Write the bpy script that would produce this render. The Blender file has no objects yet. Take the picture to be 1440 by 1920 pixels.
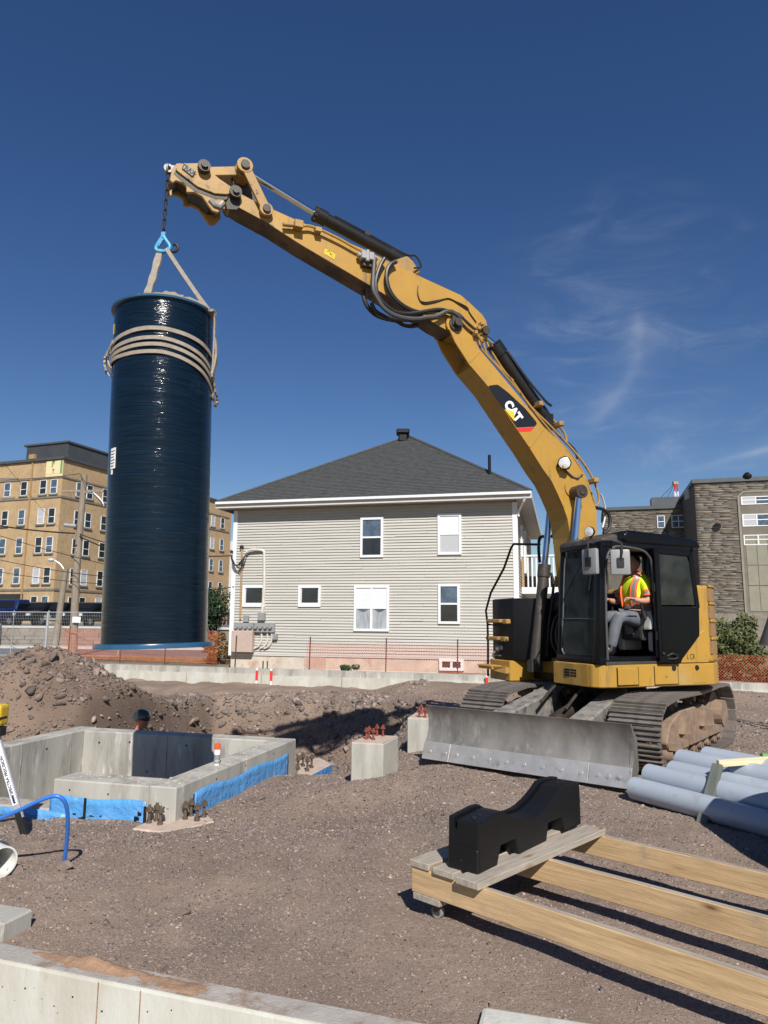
import bpy, bmesh, math, random
import numpy as np
from mathutils import Vector, Matrix, Euler

random.seed(7)
rng = np.random.default_rng(7)
S = bpy.context.scene
COL = S.collection
R = math.radians

# ------------------------------------------------------------------ camera
F_PX, PITCH, ROLL = 1332.0, math.atan(205 / 1332.0), 0.008
CAM = Vector((0, 0, 1.70))
r0, f0 = Vector((1, 0, 0)), Vector((0, math.cos(PITCH), math.sin(PITCH)))
u0 = Vector((0, -math.sin(PITCH), math.cos(PITCH)))
cx, cy = r0 + ROLL * u0, u0 - ROLL * r0
cd = bpy.data.cameras.new('camera')
cd.sensor_fit, cd.sensor_height, cd.lens = 'VERTICAL', 24.0, 24.0 * F_PX / 1920.0
cd.clip_start, cd.clip_end = 0.05, 3000
cam = bpy.data.objects.new('camera', cd)
COL.objects.link(cam)
cam.matrix_world = Matrix(((cx.x, cy.x, -f0.x, CAM.x), (cx.y, cy.y, -f0.y, CAM.y), (cx.z, cy.z, -f0.z, CAM.z), (0, 0, 0, 1)))
S.camera = cam

# ------------------------------------------------------------------ sky, sun, exposure
SUN_EL, SUN_AZ = 40.0, 10.0        # sun behind the camera, a little to its right
lt = Vector((-math.sin(R(SUN_AZ)) * math.cos(R(SUN_EL)), math.cos(R(SUN_AZ)) * math.cos(R(SUN_EL)), -math.sin(R(SUN_EL))))
W = bpy.data.worlds.new('World')
S.world = W
W.use_nodes = True
wn, wl = W.node_tree.nodes, W.node_tree.links
wn.clear()
w_out, w_bg = wn.new('ShaderNodeOutputWorld'), wn.new('ShaderNodeBackground')
sky = wn.new('ShaderNodeTexSky')
sky.sky_type = 'NISHITA'
sky.sun_disc = False
sky.sun_elevation, sky.sun_rotation = R(SUN_EL), R(180 - SUN_AZ)
sky.altitude, sky.air_density, sky.dust_density, sky.ozone_density = 0, 1.0, 0.25, 2.6
w_bg.inputs['Strength'].default_value = 0.066
hs = wn.new('ShaderNodeHueSaturation')
hs.inputs['Saturation'].default_value = 1.24
hs.inputs['Hue'].default_value = 0.511
wl.new(sky.outputs[0], hs.inputs['Color'])
# thin cirrus: stretched noise on the sky direction, gathered in a few wisps
tc = wn.new('ShaderNodeTexCoord')
def wnode(t, **k):
    n = wn.new(t)
    for a, b in k.items():
        setattr(n, a, b)
    return n
def wdir_mask(v, lo, hi):
    d = wnode('ShaderNodeVectorMath', operation='DOT_PRODUCT')
    wl.new(tc.outputs['Generated'], d.inputs[0])
    d.inputs[1].default_value = Vector(v).normalized()
    m = wnode('ShaderNodeMapRange', interpolation_type='SMOOTHSTEP')
    wl.new(d.outputs['Value'], m.inputs[0])
    m.inputs[1].default_value, m.inputs[2].default_value = lo, hi
    return m.outputs[0]
mp = wn.new('ShaderNodeMapping')
mp.inputs['Rotation'].default_value = (R(20), R(-35), R(10))
mp.inputs['Scale'].default_value = (2.2, 5.5, 9.0)
wl.new(tc.outputs['Generated'], mp.inputs[0])
nz = wn.new('ShaderNodeTexNoise')
nz.inputs['Scale'].default_value, nz.inputs['Detail'].default_value, nz.inputs['Roughness'].default_value = 2.6, 9, 0.62
nz.inputs['Distortion'].default_value = 0.9
wl.new(mp.outputs[0], nz.inputs[0])
nr = wnode('ShaderNodeMapRange', interpolation_type='SMOOTHSTEP')
nr.inputs[1].default_value, nr.inputs[2].default_value = 0.46, 0.86
wl.new(nz.outputs[0], nr.inputs[0])
m1 = wdir_mask((0.36, 1, 0.36), 0.966, 0.997)
m2 = wdir_mask((0.50, 1, 0.24), 0.975, 0.999)
ad = wnode('ShaderNodeMath', operation='MAXIMUM')
wl.new(m1, ad.inputs[0]); wl.new(m2, ad.inputs[1])
mu = wnode('ShaderNodeMath', operation='MULTIPLY')
wl.new(nr.outputs[0], mu.inputs[0]); wl.new(ad.outputs[0], mu.inputs[1])
m3 = wnode('ShaderNodeMath', operation='MULTIPLY')
wl.new(mu.outputs[0], m3.inputs[0]); m3.inputs[1].default_value = 0.20
# one curved wisp and one low straight streak, placed by direction (across / up over ahead)
def wm(op, a, b_=None, c=None, clamp=False):
    q = wnode('ShaderNodeMath', operation=op, use_clamp=clamp)
    for k, v in enumerate((a, b_, c)):
        if v is None: continue
        if hasattr(v, 'links'): wl.new(v, q.inputs[k])
        else: q.inputs[k].default_value = v
    return q.outputs[0]
sp = wn.new('ShaderNodeSeparateXYZ'); wl.new(tc.outputs['Generated'], sp.inputs[0])
yy_ = wm('MAXIMUM', sp.outputs[1], 0.05)
sX, sZ = wm('DIVIDE', sp.outputs[0], yy_), wm('DIVIDE', sp.outputs[2], yy_)
def wsmooth(v, lo, hi):
    q = wnode('ShaderNodeMapRange', interpolation_type='SMOOTHSTEP'); wl.new(v, q.inputs[0]); q.inputs[1].default_value, q.inputs[2].default_value = lo, hi; return q.outputs[0]
nz2 = wn.new('ShaderNodeTexNoise'); nz2.inputs['Scale'].default_value, nz2.inputs['Detail'].default_value = 9.0, 8
wl.new(tc.outputs['Generated'], nz2.inputs[0])
wob = wm('MULTIPLY', wm('SUBTRACT', nz2.outputs[0], 0.5), 0.035)
low_ = wm('MAXIMUM', wm('SUBTRACT', 0.405, sZ), 0.0)
xc_ = wm('ADD', wm('SUBTRACT', 0.372, wm('MULTIPLY', wm('MULTIPLY', low_, low_), 5.2)), wob)
def gauss(d, w): 
    e = wm('DIVIDE', d, w); return wm('POWER', 2.718, wm('MULTIPLY', wm('MULTIPLY', e, e), -1.0))
dx_ = wm('SUBTRACT', sX, xc_)
wisp = wm('MULTIPLY', wm('ADD', wm('MULTIPLY', gauss(dx_, 0.010), 0.30), wm('MULTIPLY', gauss(dx_, 0.035), 0.24)), wm('MULTIPLY', wsmooth(sZ, 0.28, 0.34), wsmooth(sZ, 0.475, 0.43)))
dz_ = wm('SUBTRACT', wm('ADD', sZ, wm('MULTIPLY', wob, 0.25)), wm('ADD', 0.0917, wm('MULTIPLY', sX, 0.288)))
strk = wm('MULTIPLY', wm('ADD', wm('MULTIPLY', gauss(dz_, 0.0045), 0.6), wm('MULTIPLY', gauss(dz_, 0.018), 0.25)), wsmooth(sX, 0.40, 0.50))
veil = wm('MULTIPLY', wm('MULTIPLY', wdir_mask((0.33, 1, 0.40), 0.972, 0.999), 0.10), wsmooth(nz.outputs[0], 0.25, 0.75))
extra = wm('ADD', wm('MULTIPLY', wm('ADD', wisp, strk), wsmooth(nz2.outputs[0], 0.22, 0.72)), veil)
cl_ = wm('ADD', wm('MULTIPLY', extra, 0.62), m3.outputs[0], clamp=True)
mx = wnode('ShaderNodeMix', data_type='RGBA')
wl.new(cl_, mx.inputs[0])
wl.new(hs.outputs[0], mx.inputs[6])
mx.inputs[7].default_value = (6.2, 7.0, 8.2, 1)
wl.new(mx.outputs[2], w_bg.inputs['Color'])
wl.new(w_bg.outputs[0], w_out.inputs[0])

sd = bpy.data.lights.new('sun', 'SUN')
sd.energy, sd.angle, sd.color = 5.0, R(0.5), (1.0, 0.955, 0.89)
sun = bpy.data.objects.new('sun', sd)
COL.objects.link(sun)
sun.rotation_euler = lt.to_track_quat('-Z', 'Y').to_euler()
sun.location = (3, -8, 30)
S.view_settings.view_transform, S.view_settings.look = 'Standard', 'None'
S.view_settings.exposure, S.view_settings.gamma = 0.28, 1.0
S.view_settings.use_curve_mapping = False
S.render.engine = 'CYCLES'
S.cycles.use_denoising = True
S.cycles.max_bounces = 8
S.cycles.transparent_max_bounces = 24

# ------------------------------------------------------------------ materials
MATS = {}
def mat(name, col, rough=0.6, metal=0.0, var=0.12, vscale=4.0, stretch=(1, 1, 1), bump=0.0, bscale=60.0, bdist=0.01,
        dirt=None, coat=0.0, spec=0.5, attr=None, coord='Object', shift=False, knots=None):
    """Principled material: base colour varied by noise, a second layer of dirt or wear (colour, scale, low, high), fine bump."""
    m = bpy.data.materials.new(name)
    m.use_nodes = True
    n, l = m.node_tree.nodes, m.node_tree.links
    b = n['Principled BSDF']
    b.inputs['Roughness'].default_value, b.inputs['Metallic'].default_value = rough, metal
    b.inputs['Specular IOR Level'].default_value = spec
    b.inputs['Coat Weight'].default_value = coat
    t = n.new('ShaderNodeTexCoord')
    mp = n.new('ShaderNodeMapping')
    mp.inputs['Scale'].default_value = stretch
    vec = t.outputs[coord]
    if shift:                         # every object its own stretch of the pattern
        oi, vm = n.new('ShaderNodeObjectInfo'), n.new('ShaderNodeVectorMath'); vm.operation = 'ADD'
        sc = n.new('ShaderNodeMath'); sc.operation = 'MULTIPLY'; sc.inputs[1].default_value = 61.7
        l.new(oi.outputs['Random'], sc.inputs[0]); l.new(vec, vm.inputs[0]); l.new(sc.outputs[0], vm.inputs[1]); vec = vm.outputs[0]
    l.new(vec, mp.inputs[0])
    def noise(scale, detail=5.0, rgh=0.6, src=mp):
        q = n.new('ShaderNodeTexNoise')
        q.inputs['Scale'].default_value, q.inputs['Detail'].default_value, q.inputs['Roughness'].default_value = scale, detail, rgh
        l.new(src.outputs[0], q.inputs[0])
        return q
    q = noise(vscale)
    r = n.new('ShaderNodeMapRange')
    r.inputs[1].default_value, r.inputs[2].default_value = 0.3, 0.7
    r.inputs[3].default_value, r.inputs[4].default_value = 1 - var, 1 + var
    l.new(q.outputs[0], r.inputs[0])
    x = n.new('ShaderNodeVectorMath'); x.operation = 'SCALE'
    x.inputs[0].default_value = col[:3]
    l.new(r.outputs[0], x.inputs['Scale'])
    out = x.outputs[0]
    if attr:
        a = n.new('ShaderNodeAttribute'); a.attribute_name = attr
        k = n.new('ShaderNodeVectorMath'); k.operation = 'MULTIPLY'
        l.new(out, k.inputs[0]); l.new(a.outputs['Color'], k.inputs[1])
        out = k.outputs[0]
    for d in (dirt or []):
        dc, ds, lo, hi = d[:4]
        src = mp
        if len(d) > 4:
            src = n.new('ShaderNodeMapping'); src.inputs['Scale'].default_value = d[4]; l.new(vec, src.inputs[0])
        q2 = noise(ds, 8, 0.65, src)
        r2 = n.new('ShaderNodeMapRange'); r2.interpolation_type = 'SMOOTHSTEP'
        r2.inputs[1].default_value, r2.inputs[2].default_value = lo, hi
        l.new(q2.outputs[0], r2.inputs[0])
        k = n.new('ShaderNodeMix'); k.data_type = 'RGBA'
        l.new(r2.outputs[0], k.inputs[0]); l.new(out, k.inputs[6])
        k.inputs[7].default_value = (*dc, 1)
        out = k.outputs[2]
    if knots:                        # oval knots with a darker heart, a few to the metre
        km = n.new('ShaderNodeMapping'); km.inputs['Scale'].default_value = (2.6, 8.5, 8.5); l.new(vec, km.inputs[0])
        vo = n.new('ShaderNodeTexVoronoi'); vo.inputs['Scale'].default_value = 1.0; l.new(km.outputs[0], vo.inputs['Vector'])
        for lo, hi, c in ((0.22, 0.06, knots), (0.10, 0.04, tuple(v * 0.45 for v in knots))):
            r3 = n.new('ShaderNodeMapRange'); r3.interpolation_type = 'SMOOTHSTEP'; r3.inputs[1].default_value, r3.inputs[2].default_value, r3.inputs[4].default_value = lo, hi, 0.85
            l.new(vo.outputs['Distance'], r3.inputs[0]); k = n.new('ShaderNodeMix'); k.data_type = 'RGBA'
            l.new(r3.outputs[0], k.inputs[0]); l.new(out, k.inputs[6]); k.inputs[7].default_value = (*c, 1); out = k.outputs[2]
    l.new(out, b.inputs['Base Color'])
    if bump:
        q3 = noise(bscale, 4, 0.6)
        bp = n.new('ShaderNodeBump')
        bp.inputs['Strength'].default_value, bp.inputs['Distance'].default_value = bump, bdist
        l.new(q3.outputs[0], bp.inputs['Height'])
        l.new(bp.outputs[0], b.inputs['Normal'])
    MATS[name] = m
    return m

def glass_mat(name, tint, refl=1.0, rough=0.02, dust=0.0):
    m = bpy.data.materials.new(name)
    m.use_nodes = True
    n, l = m.node_tree.nodes, m.node_tree.links
    n.clear()
    o, t, g, x, f = (n.new(k) for k in ('ShaderNodeOutputMaterial', 'ShaderNodeBsdfTransparent', 'ShaderNodeBsdfGlossy', 'ShaderNodeMixShader', 'ShaderNodeFresnel'))
    t.inputs[0].default_value = (*tint, 1)
    g.inputs['Roughness'].default_value = rough
    g.inputs[0].default_value = (refl, refl, refl, 1)
    f.inputs[0].default_value = 1.5
    l.new(f.outputs[0], x.inputs[0]); l.new(t.outputs[0], x.inputs[1]); l.new(g.outputs[0], x.inputs[2])
    if dust:                         # a film of dust on the pane, thicker in streaks
        c, d, y, q, r = (n.new(k) for k in ('ShaderNodeTexCoord', 'ShaderNodeBsdfDiffuse', 'ShaderNodeMixShader', 'ShaderNodeTexNoise', 'ShaderNodeMapRange'))
        d.inputs[0].default_value = (0.33, 0.34, 0.31, 1); q.inputs['Scale'].default_value = 5
        r.inputs[1].default_value, r.inputs[2].default_value, r.inputs[3].default_value, r.inputs[4].default_value = 0.3, 0.75, dust * 0.4, dust * 1.7
        l.new(c.outputs['Object'], q.inputs[0]); l.new(q.outputs[0], r.inputs[0]); l.new(r.outputs[0], y.inputs[0])
        l.new(x.outputs[0], y.inputs[1]); l.new(d.outputs[0], y.inputs[2]); l.new(y.outputs[0], o.inputs[0])
    else: l.new(x.outputs[0], o.inputs[0])
    MATS[name] = m
    return m

GREASE, DUST = (0.012, 0.009, 0.007), (0.20, 0.155, 0.125)
mat('yellow', (0.405, 0.228, 0.038), 0.40, var=0.09, vscale=1.7, dirt=[((0.32, 0.20, 0.075), 3.0, 0.52, 0.80), ((0.40, 0.28, 0.13), 1.3, 0.55, 0.75), ((0.22, 0.14, 0.06), 4.0, 0.56, 0.70, (2.2, 2.2, 0.35)), ((0.06, 0.042, 0.026), 15, 0.66, 0.73), ((0.045, 0.03, 0.02), 3.0, 0.70, 0.75)], coat=0.06, bump=0.03, bscale=6)
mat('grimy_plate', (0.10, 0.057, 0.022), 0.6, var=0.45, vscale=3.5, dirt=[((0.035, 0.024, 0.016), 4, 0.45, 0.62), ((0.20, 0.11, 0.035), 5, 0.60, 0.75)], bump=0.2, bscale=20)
mat('yellow_worn', (0.36, 0.21, 0.055), 0.5, var=0.14, vscale=3, dirt=[((0.22, 0.15, 0.08), 6.0, 0.48, 0.72), ((0.03, 0.023, 0.018), 7, 0.575, 0.69)], bump=0.15, bscale=40)
mat('greasy', (0.045, 0.035, 0.027), 0.5, var=0.4, vscale=8, bump=0.3, bscale=60)
mat('black_paint', (0.0035, 0.0038, 0.0048), 0.28, var=0.2, vscale=3, dirt=[((0.02, 0.018, 0.016), 5, 0.62, 0.88)], spec=0.25)
mat('black_dusty', (0.006, 0.006, 0.007), 0.48, var=0.3, vscale=4, stretch=(1, 1, 0.35), dirt=[((0.032, 0.028, 0.024), 6, 0.54, 0.82)], spec=0.25)
mat('roof_dust', (0.05, 0.042, 0.036), 0.55, var=0.35, vscale=6, dirt=[((0.10, 0.08, 0.06), 8, 0.55, 0.75)])
mat('cylinder_black', (0.013, 0.012, 0.012), 0.33, var=0.3, vscale=6, dirt=[((0.06, 0.045, 0.032), 8, 0.60, 0.75)])
mat('barrel_brown', (0.045, 0.037, 0.030), 0.5, var=0.3, vscale=7, dirt=[((0.11, 0.085, 0.06), 9, 0.52, 0.75)])
mat('chrome', (0.62, 0.66, 0.70), 0.14, 1.0, var=0.05)
mat('rubber', (0.016, 0.015, 0.015), 0.45, var=0.2, vscale=20)
mat('rubber_grey', (0.06, 0.06, 0.062), 0.5, var=0.2)
mat('blade_steel', (0.215, 0.205, 0.19), 0.45, 0.30, var=0.35, vscale=3, stretch=(1, 1, 0.4), dirt=[((0.33, 0.31, 0.28), 7, 0.52, 0.72), ((0.05, 0.045, 0.04), 4, 0.60, 0.80)], bump=0.1, bscale=30)
mat('edge_steel', (0.52, 0.50, 0.47), 0.38, 0.6, var=0.16, vscale=5, dirt=[((0.22, 0.19, 0.16), 6, 0.56, 0.76)], bump=0.1, bscale=50)
mat('track_steel', (0.20, 0.175, 0.155), 0.45, 0.40, var=0.3, vscale=9, dirt=[((0.26, 0.22, 0.19), 12, 0.50, 0.70)], bump=0.2, bscale=70)
mat('track_mud', (0.235, 0.165, 0.115), 0.85, var=0.25, vscale=8, dirt=[((0.06, 0.045, 0.035), 6, 0.58, 0.75)], bump=0.4, bscale=50)
mat('arm_grey', (0.22, 0.205, 0.185), 0.55, var=0.3, vscale=7, dirt=[((0.05, 0.045, 0.04), 8, 0.5, 0.7), ((0.34, 0.31, 0.27), 14, 0.60, 0.70)])
mat('white_plastic', (0.25, 0.255, 0.26), 0.4, var=0.08, vscale=8)
mat('seat_grey', (0.40, 0.40, 0.385), 0.6, var=0.1)
mat('cab_dark', (0.007, 0.007, 0.0075), 0.6, var=0.2)
mat('cab_lining', (0.03, 0.03, 0.03), 0.7, var=0.2)
mat('lamp_glass', (0.72, 0.72, 0.70), 0.15, 0.3, var=0.2, vscale=30)
mat('decal_black', (0.010, 0.010, 0.012), 0.35, var=0.1)
mat('decal_white', (0.80, 0.80, 0.78), 0.4, var=0.03)
mat('decal_red', (0.62, 0.035, 0.03), 0.4, var=0.05)
mat('decal_yellow', (0.72, 0.50, 0.03), 0.4, var=0.05)
mat('vent_brown', (0.30, 0.175, 0.075), 0.7, var=0.15, vscale=30, bump=0.4, bscale=200)
mat('concrete', (0.39, 0.375, 0.33), 0.85, var=0.16, vscale=2.2, stretch=(1, 1, 0.22), dirt=[((0.235, 0.22, 0.19), 3.2, 0.46, 0.68), ((0.56, 0.55, 0.50), 9, 0.55, 0.72), ((0.15, 0.135, 0.115), 24, 0.66, 0.73)], bump=0.25, bscale=55)
mat('concrete_pale', (0.44, 0.42, 0.355), 0.85, var=0.10, vscale=2.5, stretch=(1, 1, 0.4), dirt=[((0.52, 0.52, 0.47), 2.2, 0.40, 0.66), ((0.34, 0.32, 0.27), 5, 0.56, 0.78), ((0.36, 0.25, 0.18), 4, 0.64, 0.80), ((0.09, 0.085, 0.08), 30, 0.715, 0.74)], bump=0.25, bscale=50)
mat('concrete_top', (0.36, 0.33, 0.295), 0.9, var=0.18, vscale=6, dirt=[((0.25, 0.17, 0.12), 5, 0.50, 0.66)], bump=0.5, bscale=80)
mat('pad_pink', (0.46, 0.36, 0.29), 0.9, var=0.15, vscale=8, bump=0.3, bscale=60)
mat('red_dirt', (0.30, 0.185, 0.115), 0.95, var=0.22, vscale=14, bump=0.8, bscale=60)
mat('membrane', (0.085, 0.29, 0.60), 0.38, var=0.16, vscale=3, dirt=[((0.17, 0.38, 0.66), 5, 0.50, 0.72), ((0.24, 0.22, 0.20), 8, 0.64, 0.78)], bump=0.6, bscale=9, bdist=0.05)
mat('black_tar', (0.008, 0.008, 0.009), 0.5, var=0.2)
mat('bolt_brown', (0.14, 0.105, 0.075), 0.55, 0.4, var=0.3, vscale=30)
mat('bolt_red', (0.22, 0.055, 0.035), 0.7, 0.1, var=0.3, vscale=30)
mat('frp', (0.0020, 0.0068, 0.0145), 0.14, var=0.25, vscale=2.0, stretch=(0.5, 0.5, 22), dirt=[((0.005, 0.016, 0.029), 5, 0.45, 0.65), ((0.010, 0.024, 0.036), 2.0, 0.60, 0.80, (1, 1, 1))], bump=0.34, bscale=4.0, bdist=0.008, spec=0.36)
mat('frp_rim', (0.022, 0.085, 0.165), 0.28, var=0.15, vscale=6, coat=0.3)
mat('strap', (0.29, 0.25, 0.20), 0.85, var=0.16, vscale=18, bump=0.3, bscale=120)
mat('hook_blue', (0.07, 0.32, 0.52), 0.4, var=0.1)
mat('chain', (0.035, 0.028, 0.024), 0.5, 0.5, var=0.3, vscale=20)
def wood_mat(name, col, dark, knot=True):
    m = mat(name, col, 0.75, var=0.20, vscale=3.0, stretch=(1.0, 16, 16), dirt=[(dark, 2.2, 0.45, 0.72), (tuple(v * .6 for v in dark), 6.0, 0.60, 0.74), ((0.27, 0.215, 0.15), 2.5, 0.56, 0.76, (1, 1, 1))], bump=0.25, bscale=10, shift=True, knots=(0.24, 0.125, 0.05) if knot else None)
    return m
wood_mat('lumber', (0.50, 0.345, 0.185), (0.36, 0.235, 0.115))
wood_mat('lumber_grey', (0.36, 0.315, 0.255), (0.24, 0.21, 0.175))
wood_mat('lumber_pale', (0.70, 0.58, 0.36), (0.58, 0.46, 0.28), False)
wood_mat('post_green', (0.115, 0.125, 0.105), (0.07, 0.08, 0.07), False)
mat('black_poly', (0.0045, 0.005, 0.006), 0.5, var=0.15, vscale=5, dirt=[((0.016, 0.016, 0.016), 7, 0.6, 0.85)], bump=0.1, bscale=120, spec=0.35)
mat('pvc_blue', (0.35, 0.395, 0.455), 0.38, var=0.05, vscale=3, dirt=[((0.26, 0.25, 0.24), 6, 0.55, 0.80), ((0.30, 0.26, 0.22), 1.5, 0.60, 0.80)], shift=True)
mat('pvc_white', (0.66, 0.66, 0.62), 0.35, var=0.05)
mat('hose_blue', (0.035, 0.16, 0.56), 0.35, var=0.08)
mat('siding', (0.42, 0.405, 0.365), 0.55, var=0.06, vscale=1.5, stretch=(0.5, 0.5, 6))
mat('white_trim', (0.68, 0.69, 0.69), 0.45, var=0.03)
mat('soffit', (0.52, 0.51, 0.49), 0.6, var=0.05)
mat('foundation', (0.50, 0.44, 0.37), 0.9, var=0.16, vscale=2, dirt=[((0.40, 0.27, 0.18), 1.6, 0.52, 0.70)], bump=0.2)
mat('window_dark', (0.022, 0.026, 0.03), 0.06, var=0.3, vscale=2)
mat('window_sky', (0.07, 0.10, 0.14), 0.05, var=0.5, vscale=2.5)
mat('blind', (0.62, 0.65, 0.66), 0.6, var=0.08, vscale=6, stretch=(1, 1, 5))
mat('blind_grey', (0.40, 0.41, 0.43), 0.6, var=0.05, vscale=6, stretch=(1, 1, 5))
mat('curtain', (0.30, 0.32, 0.34), 0.7, var=0.3, vscale=12, stretch=(1, 1, 0.2))
mat('metal_grey', (0.30, 0.30, 0.295), 0.5, 0.3, var=0.15, vscale=8)
mat('panel_pink', (0.46, 0.35, 0.29), 0.6, 0.1, var=0.08)
mat('conduit', (0.58, 0.55, 0.49), 0.5, 0.1, var=0.1)
mat('rust_pipe', (0.36, 0.23, 0.11), 0.6, 0.1, var=0.2, vscale=9)
mat('wire', (0.013, 0.013, 0.015), 0.6, var=0.1)
mat('orange_net', (0.70, 0.17, 0.075), 0.65, var=0.1)
mat('stake_iron', (0.07, 0.035, 0.025), 0.7, 0.2, var=0.3, vscale=9)
mat('galvanised', (0.52, 0.53, 0.54), 0.4, 0.5, var=0.12, vscale=8)
mat('pole_wood', (0.235, 0.195, 0.150), 0.9, var=0.3, vscale=5, stretch=(6, 6, 0.4), bump=0.4, bscale=14)
mat('trunk', (0.10, 0.075, 0.055), 0.9, var=0.3, vscale=6)
mat('leaf', (0.055, 0.095, 0.028), 0.55, var=0.35, vscale=2.2)
mat('leaf_olive', (0.10, 0.115, 0.040), 0.6, var=0.4, vscale=2.5)
mat('leaf_dark', (0.028, 0.055, 0.020), 0.55, var=0.35, vscale=2.0)
mat('leaf_dry', (0.22, 0.125, 0.045), 0.8, var=0.4, vscale=3)
mat('hi_vis', (0.62, 0.80, 0.02), 0.7, var=0.08, vscale=8)
mat('hi_orange', (0.85, 0.14, 0.03), 0.7, var=0.06)
mat('reflective', (0.20, 0.19, 0.19), 0.45, 0.1, var=0.1)
mat('denim_grey', (0.115, 0.125, 0.145), 0.9, var=0.25, vscale=9, bump=0.3, bscale=40)
mat('skin', (0.44, 0.225, 0.15), 0.55, var=0.06)
mat('skin_red', (0.42, 0.16, 0.11), 0.55, var=0.06)
mat('hair', (0.03, 0.02, 0.014), 0.7, var=0.2)
mat('helmet', (0.028, 0.034, 0.036), 0.25, var=0.1, coat=0.3)
mat('asphalt', (0.115, 0.125, 0.130), 0.9, var=0.12, vscale=1.2, bump=0.3, bscale=60)
mat('kerb', (0.46, 0.44, 0.40), 0.9, var=0.1)
mat('car_blue', (0.008, 0.018, 0.075), 0.3, var=0.1, spec=0.3)
mat('car_black', (0.006, 0.0065, 0.008), 0.3, var=0.1, spec=0.25)
mat('car_glass', (0.010, 0.011, 0.013), 0.05, var=0.1)
mat('car_red', (0.45, 0.02, 0.02), 0.3, var=0.1)
mat('roof_metal', (0.075, 0.082, 0.09), 0.5, 0.2, var=0.12, vscale=1)
mat('brick_trim', (0.17, 0.155, 0.125), 0.8, var=0.15, vscale=1.5)
mat('sheathing', (0.66, 0.56, 0.33), 0.8, var=0.05, vscale=2)
mat('green_tape', (0.10, 0.30, 0.09), 0.7, var=0.1)
mat('dark_cloth', (0.055, 0.055, 0.058), 0.8, var=0.15, vscale=6)
mat('orange_cap', (0.80, 0.10, 0.03), 0.35, var=0.04)
mat('laser_yellow', (0.70, 0.46, 0.02), 0.4, var=0.05)
mat('stone_chip', (0.198, 0.152, 0.127), 0.9, var=0.18, vscale=3, attr='tint', bump=0.4, bscale=40)
mat('stone_wall', (0.165, 0.145, 0.118), 0.9, var=0.2, vscale=1.2, attr='tint', bump=0.4, bscale=8)
mat('infill', (0.23, 0.22, 0.17), 0.85, var=0.1, vscale=1)
mat('stone_base', (0.11, 0.095, 0.077), 0.9, var=0.2, vscale=1.2)
mat('spandrel', (0.155, 0.135, 0.108), 0.85, var=0.15, vscale=1)
mat('block_grey', (0.20, 0.175, 0.145), 0.9, var=0.25, vscale=1.5, bump=0.4, bscale=12)
glass_mat('cab_glass', (0.80, 0.85, 0.83), 0.30, dust=0.06)
glass_mat('door_glass', (0.22, 0.27, 0.29), 0.75, 0.04, dust=0.06)

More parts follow.
